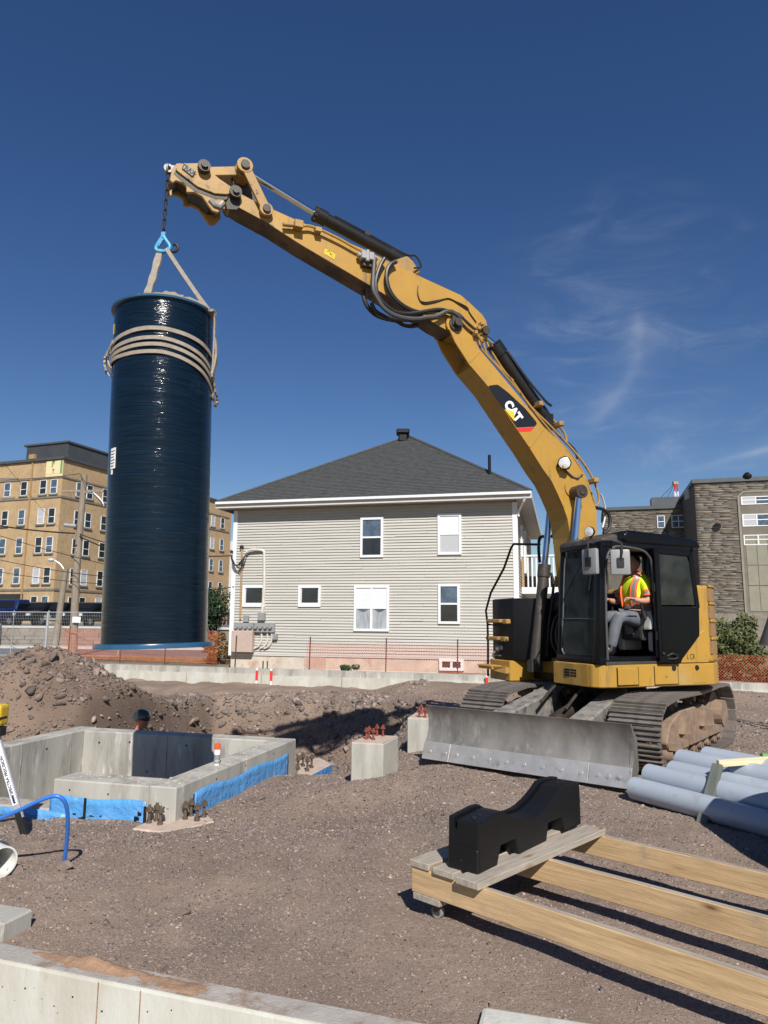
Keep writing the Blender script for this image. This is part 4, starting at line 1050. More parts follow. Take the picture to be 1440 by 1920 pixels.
for k in range(5): b.fbox(q1f, aw0 + .4 + k * 1.3, aw0 + 1.62 + k * 1.3, -.02, .03, 3.4 + .0, 6.6); b.fbox(q1f, aw0 + .4 + k * 1.3, aw0 + 1.62 + k * 1.3, -.02, .04, 6.75, 9.3); b.fbox(q1f, aw0 + .4 + k * 1.3, aw0 + 1.62 + k * 1.3, -.02, .03, 9.4, 13.2)
obj('infill_slab', b, 'infill', bay)
for h in wh:
    b = MB(); n = 1 if h[1] - h[0] < 1.8 else 2; w = (h[1] - h[0] - .3) / n
    for k in range(n + 1): b.fbox(qw, h[0] + .15 + k * w - .06, h[0] + .15 + k * w + .06, -.08, .03, 16.25, 18.2)
    for zz in (16.25, 17.2, 18.1): b.fbox(qw, h[0] + .15, h[1] - .15, -.08, .03, zz, zz + .1)
    wd = obj('window', b, 'white_trim', sb); k = MB(); k.fbox(qw, h[0] + .15, h[1] - .15, -.1, -.02, 16.2, 18.2); obj('pane', k, 'window_sky', wd)
b = MB(); q = at_plane(1401, 893, q1f.o - QB * 6, q1f.n); b.ball(q, .55, 10, 7, (1, 1, .75)); b.cyl((q.x, q.y, RT2), (q.x, q.y, q.z), .25, 8); obj('roof_ventilator', b, 'black_dusty', sb)
b = MB(); q = at_plane(1297, 923, qw.o - QB * 8, qw.n); b.box(q.x - .8, q.x + .8, q.y - .8, q.y + .8, RT3, q.z + .5); obj('roof_unit', b, 'metal_grey', sb, bevel=.1)
# mast with guys beyond
q = at_y(1266, 905, 150); mast = thing('antenna_mast', 'red and white lattice mast with guy wires behind the stone building', 'mast', (q.x, q.y, 18))
for k in range(6):
    b = MB(); z0 = 20 + (q.z - 20) * k / 6; z1 = 20 + (q.z - 20) * (k + 1) / 6
    for dx, dy in ((-.35, -.3), (.35, -.3), (0, .4)): b.bar((q.x + dx, q.y + dy, z0), (q.x + dx, q.y + dy, z1), .16, .16)
    b.bar((q.x - .35, q.y - .3, z0), (q.x + .35, q.y - .3, z1), .1, .1); b.bar((q.x + .35, q.y - .3, z0), (q.x - .35, q.y - .3, z1), .1, .1)
    obj('mast_section', b, 'car_red' if k % 2 else 'white_trim', mast)
b = MB(); b.box(q.x - .5, q.x + .5, q.y - .4, q.y + .4, q.z - .4, q.z + .2); obj('mast_head', b, 'rust_pipe', mast)
for px in (1223, 1241):
    e = at_y(px, 950, 150); b = MB(); b.cyl(q, (e.x, e.y, e.z), .05, 4); obj('guy_wire', b, 'wire', mast)

# ------------------------------------------------------------------ utility poles and overhead wires
t = thing('utility_pole', 'tall weathered wooden utility pole at the roadside', 'utility pole', (-13.94, 32.6, 0))
b = MB(); pts = [(-13.94, 32.6, -.3), (-14.05, 32.55, 4), (-13.98, 32.5, 8.35)]; b.tube(pts, [.19, .165, .13], 14); obj('pole', b, 'pole_wood', t, smooth=True)
b = MB(); b.bar((-14.9, 32.4, 7.55), (-13.1, 32.6, 7.6), .09, .11); obj('crossarm', b, 'pole_wood', t)
b = MB(); b.tube(curve_pts([(-13.9, 32.45, 7.5), (-13.5, 32.3, 7.5), (-13.0, 32.2, 7.1), (-12.8, 32.1, 6.8)], 5), .035, 6); obj('lamp_arm', b, 'galvanised', t)
b = MB(); b.cyl((-14.65, 32.3, 5.95), (-14.1, 32.3, 5.9), .09, 8); obj('splice_case', b, 'metal_grey', t)
q = at_y(145, 1162, 32.3); b = MB(); b.box(q.x - .22, q.x + .14, 32.30, 32.33, q.z - .13, q.z + .13); obj('pole_sign', b, 'decal_white', t)
t2 = thing('utility_pole', 'short leaning service pole with a small lamp at its top', 'utility pole', (-19.2, 42.5, 0))
b = MB(); b.tube([(-19.3, 42.5, -.2), (-18.9, 42.3, 4.65)], [.2, .16], 12); obj('pole', b, 'pole_wood', t2, smooth=True)
b = MB(); b.tube(curve_pts([(-18.9, 42.2, 4.5), (-19.2, 42.2, 4.9), (-19.6, 42.2, 5.15)], 4), .04, 6); obj('lamp_arm', b, 'galvanised', t2)
b = MB(); b.ball((-19.75, 42.2, 5.15), .22, 8, 6, (1, 1, .5)); obj('lamp_head', b, 'lamp_glass', t2)
q = at_y(6, 890, 40); t3 = thing('utility_pole', 'wooden pole with crossarm and transformer cut by the left edge', 'utility pole', (q.x - .4, 40, 0))
b = MB(); b.tube([(q.x - .4, 40, -.3), (q.x - .4, 40, 10.2)], [.2, .13], 12); obj('pole', b, 'pole_wood', t3)
b = MB(); b.bar((q.x - 1.5, 39.9, 9.5), (q.x + .9, 39.9, 9.6), .1, .12); b.bar((q.x - 1.4, 39.9, 8.4), (q.x + .8, 39.9, 8.5), .09, .1); obj('crossarm', b, 'pole_wood', t3)
b = MB(); b.cyl((q.x - .15, 39.7, 8.0), (q.x - .15, 39.7, 8.6), .16, 10); obj('transformer', b, 'metal_grey', t3)
def wire(p, q, sag, r, label):
    p, q = Vector(p), Vector(q); pts = [p.lerp(q, k / 14) - Vector((0, 0, sag * 4 * (k / 14) * (1 - k / 14))) for k in range(15)]
    b = MB(); b.tube(pts, r, 5); obj('overhead_wire', b, 'wire', origin=p, label=label, cat='wire', group='overhead wires at the utility pole')
def wpx(a, b_, sag, r, label, ya=33, yb=31.8): wire(at_y(*a, ya), at_y(*b_, yb), sag, r, label)
wpx((-60, 975), (140, 1000), .1, .035, 'thick black cable rising left from the middle of the tall pole')
wpx((146, 1000), (436, 1042), .35, .022, 'cable from the tall pole passing behind the tank to the house corner', 32.5, 26.2)
wpx((146, 1004), (300, 1048), .2, .03, 'black cable leaving the tall pole just below the splice', 32.5, 29)
wpx((-60, 985), (215, 1062), .1, .016, 'thin wire sloping down across the brick front to the tank', 36, 31)
wpx((-60, 1035), (215, 1083), .15, .016, 'thin wire under the third row of brick building windows', 36, 31)
wpx((-60, 1060), (215, 1096), .15, .014, 'lowest thin wire crossing the brick building', 36, 31)
wpx((-60, 893), (150, 888), .2, .014, 'thin wire running level to the top of the tall pole', 36, 32.4)
wpx((6, 866), (120, 1000), .1, .012, 'thin wire steeply crossing the upper left windows', 39, 60)
wpx((150, 890), (215, 965), .15, .014, 'thin wire dropping from the pole top towards the tank', 32.4, 30)
wpx((330, 1106), (438, 1100), .1, .016, 'low thin wire between the tank and the house corner', 30, 26.2)

# ------------------------------------------------------------------ temporary mesh fence
tf = thing('temporary_fence', 'galvanised temporary mesh fence panels in front of the road', 'fence', (-15, 31.3, 0))
fe = Frame((-17.6, 31.5, 0), (1, -0.05, 0))
for a0, a1 in ((-.3, 2.95), (2.98, 6.2)):
    b = MB()
    for a in (a0, a1): b.cyl(fe.p(a, 0, 0.0), fe.p(a, 0, 2.0), .025, 6)
    for z in (0.12, 1.98): b.cyl(fe.p(a0, 0, z), fe.p(a1, 0, z), .02, 6)
    pn_ = obj('panel', b, 'galvanised', tf)
    k = MB(); n = int((a1 - a0) / .075)
    for i in range(1, n): a = a0 + (a1 - a0) * i / n; k.bar(fe.p(a, 0, .12), fe.p(a, 0, 1.98), .0045, .0045)
    for i in range(1, 13): k.bar(fe.p(a0, .01, .12 + 1.86 * i / 13), fe.p(a1, .01, .12 + 1.86 * i / 13), .0045, .0045)
    obj('wire_mesh', k, 'galvanised', pn_, kind='stuff')
for a in (2.965, 1.4):
    b = MB(); b.cyl(fe.p(a, -.05, -.1), fe.p(a + .02, -.05, 2.05), .03 if a > 2 else .018, 6); obj('post', b, 'galvanised', tf)
sgp = at_y(78, 1138, 31)

# ------------------------------------------------------------------ parked cars
def car(label, px, py, Y, heading, paint, pickup=False, scale=1.0):
    q = at_y(px, py, Y); g = thing('parked_car', label, 'car', (q.x, Y, 1.18), R(heading), 'cars parked on the terrace')
    L, Wd = 4.7 * scale, 1.85
    prof = [(-2.25, .35), (-2.3, .75), (-2.2, 1.0), (-1.9, 1.08), (-1.5, 1.62), (-.3, 1.70), (.45, 1.62), (1.15, 1.12), (2.1, .98), (2.32, .75), (2.3, .35)]
    if pickup: prof = [(-2.6, .45), (-2.65, 1.12), (-.75, 1.14), (-.55, 1.80), (.5, 1.84), (1.05, 1.25), (2.2, 1.15), (2.4, .9), (2.38, .45)]
    lower = [p for p in prof]
    b = MB(); b.prism([Vector((x * scale, -Wd / 2, z)) for x, z in prof], (0, Wd, 0)); obj('body', b, paint, g, local=True, bevel=.10, seg=2, smooth=True)
    cab = [p for p in prof if p[1] > 1.2]; x0, x1 = cab[0][0], cab[-1][0]
    for s in (-1, 1):
        b = MB(); b.prism([Vector((x * scale * .95, s * (Wd / 2 + .004), z)) for x, z in ((x0 - .22, 1.16), (x0 + .08, 1.52), (x1 - .05, 1.52), (x1 + .35, 1.16))], (0, -s * .02, 0)); obj('side_window', b, 'car_glass', g, local=True)
        for x in (-1.45, 1.42):
            b = MB(); b.cyl((x * scale, s * (Wd / 2 - .2), .34), (x * scale, s * (Wd / 2 + .03), .34), .34, 18); wl_ = obj('wheel', b, 'rubber', g, local=True, smooth=True)
            b = MB(); b.cyl((x * scale, s * (Wd / 2 + .03), .34), (x * scale, s * (Wd / 2 + .045), .34), .2, 12); obj('rim', b, 'metal_grey', wl_, local=True)
        b = MB(); b.box(2.18 * scale, 2.36 * scale, s * .62 - .2, s * .62 + .2, .72, .90); obj('headlight', b, 'lamp_glass', g, local=True)
        b = MB(); xr = -2.3 if not pickup else -2.66; b.box(xr - .03, xr + .1, s * .78 - .09, s * .78 + .09, .80, 1.06); obj('tail_light', b, 'car_red', g, local=True)
    xw0, xw1 = ((1.15, 1.10, .43, 1.63), (-1.93, 1.08, -1.52, 1.62)) if not pickup else ((1.07, 1.24, .5, 1.84), (-.77, 1.14, -.57, 1.80))
    for (ax, az, bx, bz), sg_, nm in ((xw0, 1, 'windscreen'), (xw1, -1, 'rear_window')):
        k = MB(); a_, c_ = Vector((ax * scale, 0, az)), Vector((bx * scale, 0, bz)); nn = Vector((sg_ * abs(bz - az), 0, abs(ax - bx))).normalized() * .012
        p, q = a_.lerp(c_, .12), a_.lerp(c_, .86); k.prism([p + Vector((0, -.72, 0)), p + Vector((0, .72, 0)), q + Vector((0, .62, 0)), q + Vector((0, -.62, 0))], nn); obj(nm, k, 'car_glass', g, local=True)
    xr = -2.34 if not pickup else -2.69
    b = MB(); b.box(xr, xr + .06, -.25, .25, .6, .75); obj('number_plate', b, 'white_plastic', g, local=True)
    b = MB(); b.box(xr - .04, xr + .12, -.85, .85, .42, .56); obj('bumper', b, 'metal_grey', g, local=True)
    return g
car('dark blue pickup seen from behind at the left edge of the car park', 20, 1170, 50, 80, 'car_blue', True)
car('black car with its headlights towards the road beside the blue pickup', 78, 1170, 51, -100, 'car_black')
car('black car parked behind the short service pole', 124, 1170, 52, 82, 'car_black')
car('black car with a bright headlight just right of the tall pole', 164, 1170, 51, -96, 'car_black')
car('dark car at the far left half hidden by the pickup', -34, 1165, 53, -95, 'car_black')
car('black car mostly hidden behind the hanging tank', 208, 1170, 52, -92, 'car_black')

# ------------------------------------------------------------------ bushes and weeds
def leaves(name, c, rad, n, size, m, parent, clumps=9, flat=1.0):
    c = np.array(c, float); rad = np.array(rad, float)
    cc = rng.normal(size=(clumps, 3)); cc /= np.linalg.norm(cc, axis=1)[:, None]; cc *= rng.uniform(.25, .85, (clumps, 1))
    cr = rng.uniform(.28, .5, clumps); k = rng.integers(0, clumps, n)
    d = rng.normal(size=(n, 3)); d /= np.linalg.norm(d, axis=1)[:, None]
    P = cc[k] + d * (cr[k] * rng.uniform(.5, 1.05, n))[:, None]
    P = c + P * rad
    P = P[P[:, 2] > c[2] - rad[2] * .98]; n = len(P)
    a = rng.normal(size=(n, 3)); a /= np.linalg.norm(a, axis=1)[:, None]; b2 = np.cross(a, rng.normal(size=(n, 3))); b2 /= np.linalg.norm(b2, axis=1)[:, None]
    s = size * rng.uniform(.6, 1.4, (n, 1))
    V = np.stack([P - a * s, P + b2 * s * .45, P + a * s, P - b2 * s * .45], 1).reshape(-1, 3)
    np_mesh(name, V - np.array(parent.location)[None], np.arange(n * 4).reshape(-1, 4), m, parent)
def bush(label, base, rad, n, size, m, cat='bush', name='bush', zc=None, stems=5, clumps=9):
    t = thing(name, label, cat, base); base = Vector(base)
    for k in range(stems):
        b = MB(); e = base + Vector((rng.uniform(-.5, .5) * rad[0], rng.uniform(-.5, .5) * rad[1], rad[2] * rng.uniform(.9, 1.5)))
        b.tube([base + Vector((rng.uniform(-.1, .1), 0, -.05)), base.lerp(e, .5) + Vector((.05, 0, .05)), e], [.035 * rad[2], .022 * rad[2], .008 * rad[2]], 6); obj('stem', b, 'trunk', t)
    leaves('foliage', base + Vector((0, 0, zc if zc else rad[2])), rad, n, size, m, t, clumps)
    return t
q = at_y(402, 1190, 36); bush('dark green bush between the tank and the house corner', (q.x - .1, 36, 0), (1.3, 1.2, 1.75), 5200, .075, 'leaf_dark')
q = at_y(408, 1235, 28.6); bush('dry orange brown shrub behind the net beside the house corner', (q.x, 28.6, 0), (.7, .6, .62), 2600, .06, 'leaf_dry')
q = at_y(1383, 1250, 20.5); bush('leafy green bush in front of the stone building at right', (q.x - .1, 20.5, 0), (1.0, .8, 1.05), 7500, .055, 'leaf_olive', zc=1.15, clumps=16)
q = at_y(1350, 1250, 21.0); bush('dark low foliage between the excavator tail and the leafy bush', (q.x - .2, 21.0, 0), (.6, .6, .55), 2200, .05, 'leaf_dark')
q = at_y(1425, 1250, 19.5); bush('low green growth under the dark folded cloth at right', (q.x + .2, 19.5, 0), (.6, .5, .42), 2000, .045, 'leaf_olive')
q = at_plane(657, 1250, fw.p(0, -.5, 0), fw.n); bush('small green weed by the house foundation behind the low wall', (q.x, q.y, .18), (.36, .2, .22), 700, .035, 'leaf', 'weed', 'weed', stems=3, clumps=6)
def grass(label, pts, h, n, m):
    P0 = Vector(pts[0]); t = None; V, Fc = [], []
    A, B = Vector(pts[0]), Vector(pts[1])
    for k in range(n):
        q = A.lerp(B, rng.uniform()) + Vector((0, rng.uniform(-.5, .5), 0)); d = Vector((rng.normal(0, .35), rng.normal(0, .2), 1)).normalized(); hh = h * rng.uniform(.4, 1.2); w = .008
        o = len(V); V.extend([q - P0 + Vector((-w, 0, 0)), q - P0 + Vector((w, 0, 0)), q - P0 + d * hh]); Fc.append((o, o + 1, o + 2))
    o = np_mesh('grass', [tuple(v) for v in V], Fc, m, kind='stuff', label=label, cat='grass'); o.location = P0; return o
grass('dry grass along the far side of the low concrete wall', (fw.p(1, -.6, .0), fw.p(16.5, -.6, .0)), .28, 2600, 'leaf_dry')
grass('dry grass strip between the road and the orange net', ((-15, 32.3, 0), (-6, 29, 0)), .22, 2600, 'leaf_dry')
# folded dark cloth leaning into the right edge
q = at_y(1440, 1210, 12.0); t = thing('folded_canopy', 'dark grey folded cloth canopy cut off by the right edge', 'canopy', (q.x + .12, 12.0, 0))
b = MB(); p0, p1 = at_y(1430, 1212, 12.0), at_y(1447, 1085, 12.0)
b.tube([p0 + Vector((.14, .05, 0)), p0.lerp(p1, .4) + Vector((.16, 0, 0)), p1 + Vector((.10, 0, 0))], [.17, .13, .03], 9); obj('cloth', b, 'dark_cloth', t, smooth=True)
b = MB()
for dx in (-.12, .0, .14): b.cyl((q.x + .12 + dx * 1.6, 12.0, gz(q.x, 12)), (q.x + .12 + dx * .3, 12.0, p0.z + .1), .022, 8)
obj('leg', b, 'black_dusty', t)
# ------------------------------------------------------------------ excavator
XC = Vector((3.12, 10.25, 0)); xh = Vector((-0.925, -0.380, 0)).normalized(); xl = Vector((-xh.y, xh.x, 0))
ex = thing('excavator', 'large yellow tracked excavator with raised boom, black cab and a dozer blade', 'excavator', XC, math.atan2(xh.y, xh.x))
xt = Vector((-0.616, -0.788, 0)).normalized()
MU = Matrix.Rotation(math.atan2(xt.y, xt.x) - math.atan2(xh.y, xh.x), 4, 'Z')
def part(name, mb, m, parent=None, **k):
    return obj(name, mb, m, parent or ex, local=True, **k)
def xloc(p):
    v = p - XC; return Vector((v.dot(xh), v.dot(xl), v.z))
def sd(px, py, L): return xloc(at_plane(px, py, XC + xl * L, xl))
def ft(px, py, f): return xloc(at_plane(px, py, XC + xh * f, xh))
def plate(outline, l0, l1):
    b = MB(); b.prism([Vector((f, l0, z)) for f, z in outline], (0, l1 - l0, 0)); return b
# --- undercarriage (x towards the blade, y to the near side)
def arc(cxx, cz, r, a0, a1, n): return [(cxx + r * math.cos(R(a0 + (a1 - a0) * k / n)), cz + r * math.sin(R(a0 + (a1 - a0) * k / n))) for k in range(n + 1)]
loop = arc(-1.38, .425, .385, 270, 90, 14) + [(-.9, .82), (-.45, .800), (0, .795), (.5, .808), (.95, .818)] + arc(1.38, .415, .365, 90, -90, 14) + [(.9, .045), (-.9, .045)]
pl = [Vector((a, 0, c)) for a, c in loop]; pl.append(pl[0]); seg = [(pl[i + 1] - pl[i]).length for i in range(len(pl) - 1)]; tot = sum(seg)
def on_loop(s):
    s %= tot
    for i, q in enumerate(seg):
        if s <= q: return pl[i].lerp(pl[i + 1], s / q), (pl[i + 1] - pl[i]).normalized()
        s -= q
sb_ = MB(); sb_.box(-.079, .079, -.30, .30, 0.0, .016)
for g in (-.058, 0, .058): sb_.hexa([(g - .014, -.30, .016), (g + .014, -.30, .016), (g + .014, .30, .016), (g - .014, .30, .016), (g - .007, -.30, .046), (g + .007, -.30, .046), (g + .007, .30, .046), (g - .007, .30, .046)])
sb_.box(-.07, .07, -.12, -.07, -.06, 0); sb_.box(-.07, .07, .07, .12, -.06, 0)
shoe_me = None
for side in (1, -1):
    y = side * .995
    b = MB(MU); b.prism([Vector((a, y - .16, c)) for a, c in ((-1.15, .20), (1.0, .20), (1.1, .30), (.95, .50), (.45, .62), (-.55, .62), (-1.05, .50))], (0, .32, 0))
    trk = part('track', b, 'track_mud', bevel=.015)
    b = MB(MU)
    for a in (-.5, .42): b.box(a - .16, a + .16, y + side * .16, y + side * .29, .24, .36); b.prism([Vector((a - .2, y + side * .16, .36)), Vector((a + .2, y + side * .16, .36)), Vector((a + .12, y + side * .16, .56)), Vector((a - .05, y + side * .16, .56))], (0, side * .07, 0))
    b.prism([Vector((-1.1, y + side * .16, .22)), Vector((1.05, y + side * .16, .22)), Vector((1.05, y + side * .16, .30)), Vector((-1.1, y + side * .16, .30))], (0, side * .10, 0))
    part('track_guard', b, 'track_mud', trk)
    for k in range(7):
        a = -1.02 + k * .33; b = MB(MU); b.cyl((a, y - .2, .155), (a, y + .2, .155), .088, 14); b.cyl((a, y - .25, .155), (a, y + .25, .155), .045, 10); part('track_roller', b, 'track_mud', trk, smooth=True)
    b = MB(MU); b.cyl((-1.38, y - .10, .425), (-1.38, y + .10, .425), .30, 24)
    for k in range(21):
        a = 2 * math.pi * k / 21; p = Vector((-1.38 + .325 * math.cos(a), y, .425 + .325 * math.sin(a))); b.box(p.x - .025, p.x + .025, y - .035, y + .035, p.z - .025, p.z + .025)
    b.cyl((-1.38, y - .2, .425), (-1.38, y + .24, .425), .19, 18); part('sprocket', b, 'track_mud', trk)
    b = MB(MU); b.cyl((1.38, y - .09, .415), (1.38, y + .09, .415), .31, 26); b.cyl((1.38, y - .16, .415), (1.38, y + .16, .415), .10, 14); part('idler', b, 'track_mud', trk)
    for a in (-.4, .45):
        b = MB(MU); b.cyl((a, y - .1, .715), (a, y + .1, .715), .06, 12); b.box(a - .05, a + .05, y - .05, y + .05, .55, .70); part('carrier_roller', b, 'track_mud', trk)
    n = 48
    for k in range(n):
        p, d = on_loop(tot * (k + .3) / n); nrm = Vector((0, 1, 0)).cross(d)
        if (p - Vector((0, 0, .42))).dot(nrm) < 0: nrm = -nrm
        yv = nrm.cross(d)
        L = Matrix(((d.x, yv.x, nrm.x, p.x), (0, yv.y, 0, y), (d.z, yv.z, nrm.z, p.z), (0, 0, 0, 1)))
        if shoe_me is None:
            o = obj('track_shoe', sb_, 'track_steel', trk, local=True); shoe_me = o.data
        else:
            o = bpy.data.objects.new('track_shoe', shoe_me); COL.objects.link(o); o.parent = trk
        o.matrix_local = MU @ L
b = MB(MU); b.box(-.75, .75, -.45, .45, .34, .72); b.cyl((0, 0, .62), (0, 0, .90), .56, 32)
for sx in (-1, 1):
    for sy in (-1, 1): b.hexa([(sx * .25, sy * .3, .36), (sx * .7, sy * .3, .36), (sx * .8, sy * .9, .3), (sx * .45, sy * .9, .3), (sx * .25, sy * .3, .66), (sx * .7, sy * .3, .66), (sx * .8, sy * .9, .5), (sx * .45, sy * .9, .5)])
part('centre_frame', b, 'black_dusty')
b = MB(MU); b.cyl((0, 0, .80), (0, 0, .93), .50, 32); part('slew_ring', b, 'greasy', smooth=True)
# blade with its arms
for sy in (-1, 1):
    y = sy * .42
    b = MB(MU); b.hexa([(.55, y - .12, .42), (2.28, y - .10 + sy * .08, .20), (2.28, y + .12 + sy * .08, .20), (.55, y + .12, .42), (.62, y - .13, .87), (2.28, y - .12 + sy * .08, .60), (2.28, y + .14 + sy * .08, .60), (.62, y + .13, .87)])
    arm = part('blade_arm', b, 'arm_grey', bevel=.02)
    b = MB(MU); b.cyl((.85, y - .15, .72), (.85, y + .15, .72), .07, 12); part('pin', b, 'greasy', arm)
b = MB(MU); b.cyl((.6, 0, .70), (1.7, 0, .52), .08, 14); b.cyl((1.7, 0, .52), (2.25, 0, .46), .04, 12); b.tube(curve_pts([(.7, .1, .8), (1.2, .16, .86), (1.6, .12, .66)], 5), .02, 6); b.tube(curve_pts([(.7, -.1, .8), (1.1, -.2, .9), (1.6, -.2, .72)], 5), .02, 6)
part('blade_cylinder', b, 'greasy', smooth=True)
yb0, yb1 = -1.33, 1.225
prof = [(2.505, .225), (2.455, .30), (2.43, .38), (2.425, .46), (2.44, .55), (2.475, .63), (2.51, .675)]
vs = []; fc = []
ringp = prof + [(x - .035, z) for x, z in prof[::-1]]
for y in (yb0, yb1): vs += [Vector((x, y, z)) for x, z in ringp]
n = len(ringp); b = MB(MU)
b.add(vs, [(i, (i + 1) % n, (i + 1) % n + n, i + n) for i in range(n)] + [tuple(range(n)), tuple(range(2 * n - 1, n - 1, -1))])
blade = part('blade', b, 'blade_steel', smooth=0.6)
for y0, y1 in ((yb0, yb0 + .38), (yb0 + .384, yb1 - .45), (yb1 - .446, yb1)):
    b = MB(MU); b.hexa([(2.56, y0, .05), (2.585, y0, .05), (2.585, y1, .05), (2.56, y1, .05), (2.485, y0, .245), (2.515, y0, .245), (2.515, y1, .245), (2.485, y1, .245)])
    ce = part('cutting_edge', b, 'edge_steel', blade, bevel=.004)
    k = y0 + .1
    while k < y1 - .03:
        b2 = MB(MU); b2.cyl((2.545, k, .14), (2.5585, k, .145), .022, 10); part('bolt', b2, 'edge_steel', blade); k += .11 if y1 > yb1 - .01 else .22
b = MB(MU)
for y in (yb0 + .01, yb1 - .035): b.prism([Vector((x, y, z)) for x, z in ((2.50, .07), (2.50, .23), (2.43, .40), (2.44, .60), (2.49, .68), (2.30, .52), (2.28, .20), (2.40, .07))], (0, .025, 0))
b.box(2.3, 2.39, yb0 + .1, yb1 - .1, .3, .5)
part('blade_side_plate', b, 'blade_steel', blade)

# --- upper structure: deck, skirt panels, counterweight
tail = [(1.47 * math.cos(a), 1.47 * math.sin(a)) for a in [math.radians(118 + k * (360 - 236) / 22) for k in range(23)]]
def plan_prism(pts, z0, z1):
    b = MB(); b.prism([Vector((x, y, z0)) for x, y in pts], (0, 0, z1 - z0)); return b
cab_plan = [(1.11, .39), (1.13, .80), (1.11, 1.14), (1.06, 1.22), (.97, 1.262), (.80, 1.272)] 
deck = cab_plan + [(-.55, 1.285)] + [p for p in tail if True] + [(-.55, -1.285), (.2, -1.29), (.2, -.72), (.62, -.72), (.62, .39)]
part('deck', plan_prism(deck, .93, 1.205), 'yellow', bevel=.012)
dk = bpy.data.objects['deck']
b = MB(); b.box(-.4, .7, -.70, .38, .90, .99); part('deck_floor', b, 'black_dusty')
b = MB(); b.box(1.118, 1.122, .385, 1.08, .935, 1.2); part('front_skirt', b, 'yellow', bevel=.002)
b = MB()
for i in range(2):
    for j in range(3): b.box(1.122, 1.13, .62 + i * .13, .73 + i * .13, 1.035 + j * .034, 1.058 + j * .034)
part('grille', b, 'black_dusty')
for f0_, f1_, z0, z1, nm in ((.53, .84, .96, 1.16, 'access_panel'), (-.10, .27, .955, 1.175, 'access_door'), (-.56, -.34, .955, 1.175, 'access_door')):
    L = 1.285
    b = MB(); b.box(f0_, f1_, L - .03, L + .004, z0, z1); dr = part(nm, b, 'yellow', bevel=.006)
    b = MB()
    for r in ((f0_ - .008, f0_, z0 - .008, z1 + .008), (f1_, f1_ + .008, z0 - .008, z1 + .008), (f0_, f1_, z0 - .008, z0)): b.box(r[0], r[1], L - .03, L - .003, r[2], r[3])
    part('gap', b, 'black_dusty', dr)
    if nm == 'access_door':
        fx = f0_ + .07 if f0_ > -.3 else f1_ - .07
        b = MB(); b.cyl((fx, L + .002, 1.15), (fx, L + .012, 1.15), .032, 14); part('latch', b, 'cab_dark', dr)
cw = [(-.44, 1.275), (-.55, 1.285)] + [p for p in tail] + [(-.55, -1.285), (-.5, -.4), (-.5, .4)]
b = plan_prism(cw, 1.21, 2.20); part('counterweight', b, 'yellow', bevel=.05, seg=3, smooth=True)
cwo = bpy.data.objects['counterweight']
for k in range(4):
    z0 = 1.32 + k * .225
    b = MB(); a0, a1 = R(116.5), R(140); q = []
    for rr in (1.44, 1.474): q.append([(rr * math.cos(a0 + (a1 - a0) * i / 6), rr * math.sin(a0 + (a1 - a0) * i / 6)) for i in range(7)])
    b.prism([Vector((x, y, z0)) for x, y in q[0] + q[1][::-1]], (0, 0, .165)); part('vent', b, 'vent_brown', cwo)
    b = MB(); q = []
    for rr in (1.46, 1.49): q.append([(rr * math.cos(a0 + (a1 - a0) * i / 6), rr * math.sin(a0 + (a1 - a0) * i / 6)) for i in range(7)])
    b.prism([Vector((x, y, z0 + .172)) for x, y in q[0] + q[1][::-1]], (0, 0, .038)); part('vent_rib', b, 'yellow', cwo, bevel=.01)
b = MB(); b.prism([Vector((f, 1.268, z)) for f, z in ((-.10, 1.212), (-.62, 1.212), (-.62, 1.66), (-.415, 1.53), (-.13, 1.28))], (0, .022, 0)); gus = part('side_panel', b, 'yellow', bevel=.006)
tx = text('lettering', 'L CR', 'cab_dark', gus, MW[ex.name] @ basis((-.32, 1.2905, 1.285), (-1, 0, 0), (0, 0, 1)), .095)
tx.scale = (.7, 1, 1)
b = MB(); b.box(-1.0, .15, -1.2, .36, 1.2, 1.95); b.box(-.9, -.1, -1.1, .3, 1.95, 2.12); part('engine_hood', b, 'black_dusty', bevel=.04)
b = MB(); b.cyl((-.5, -.5, 2.1), (-.5, -.5, 2.5), .05, 12); part('exhaust', b, 'greasy')
# right hand tank, yellow base box, steps and rail
tank_plan = [(1.03, -1.29), (1.06, -1.0), (1.05, -.70), (.72, -.36), (-.2, -.36), (-.2, -1.29)]
rt = part('tool_box', plan_prism(tank_plan, 1.15, 2.05), 'black_dusty', bevel=.03, seg=2, smooth=True)
base_plan = [(1.08, -1.29), (1.10, -.70), (.78, -.69), (.2, -.69), (.2, -1.29)]
rb_ = part('step_box', plan_prism(base_plan, .86, 1.15), 'yellow', bevel=.012)
for z, l0, l1, w in ((1.71, -1.24, -.74, .10), (1.455, -1.26, -.80, .10)):
    b = MB(); b.box(1.02, 1.17, l0, l1 - .12, z - .02, z + .035); b.box(1.02, 1.12, l1 - .13, l1, z - .035, z + .035); part('step', b, 'yellow_worn', rt, bevel=.012)
b = MB(); b.box(1.08, 1.28, -1.29, -.90, 1.02, 1.06); b.hexa([(1.08, -.92, .97), (1.24, -.92, 1.0), (1.16, -.72, .97), (1.08, -.72, .97), (1.08, -.92, 1.06), (1.28, -.92, 1.06), (1.16, -.72, 1.06), (1.08, -.72, 1.06)])
for k in range(9): b.box(1.10, 1.29, -1.31 + k * .045, -1.29 + k * .045, 1.06, 1.075)
part('step', b, 'yellow_worn', rb_)
b = MB(); b.ball((1.05, -1.08, 1.32), .055, 10, 7); b.ball((1.05, -.98, 1.33), .04, 10, 7); b.tube(curve_pts([(1.06, -1.1, 1.3), (1.1, -1.15, 1.24), (1.07, -1.2, 1.18)], 4), .015, 6); b.box(1.04, 1.06, -1.2, -1.0, 1.2, 1.22); part('filler_cap', b, 'metal_grey', rt)
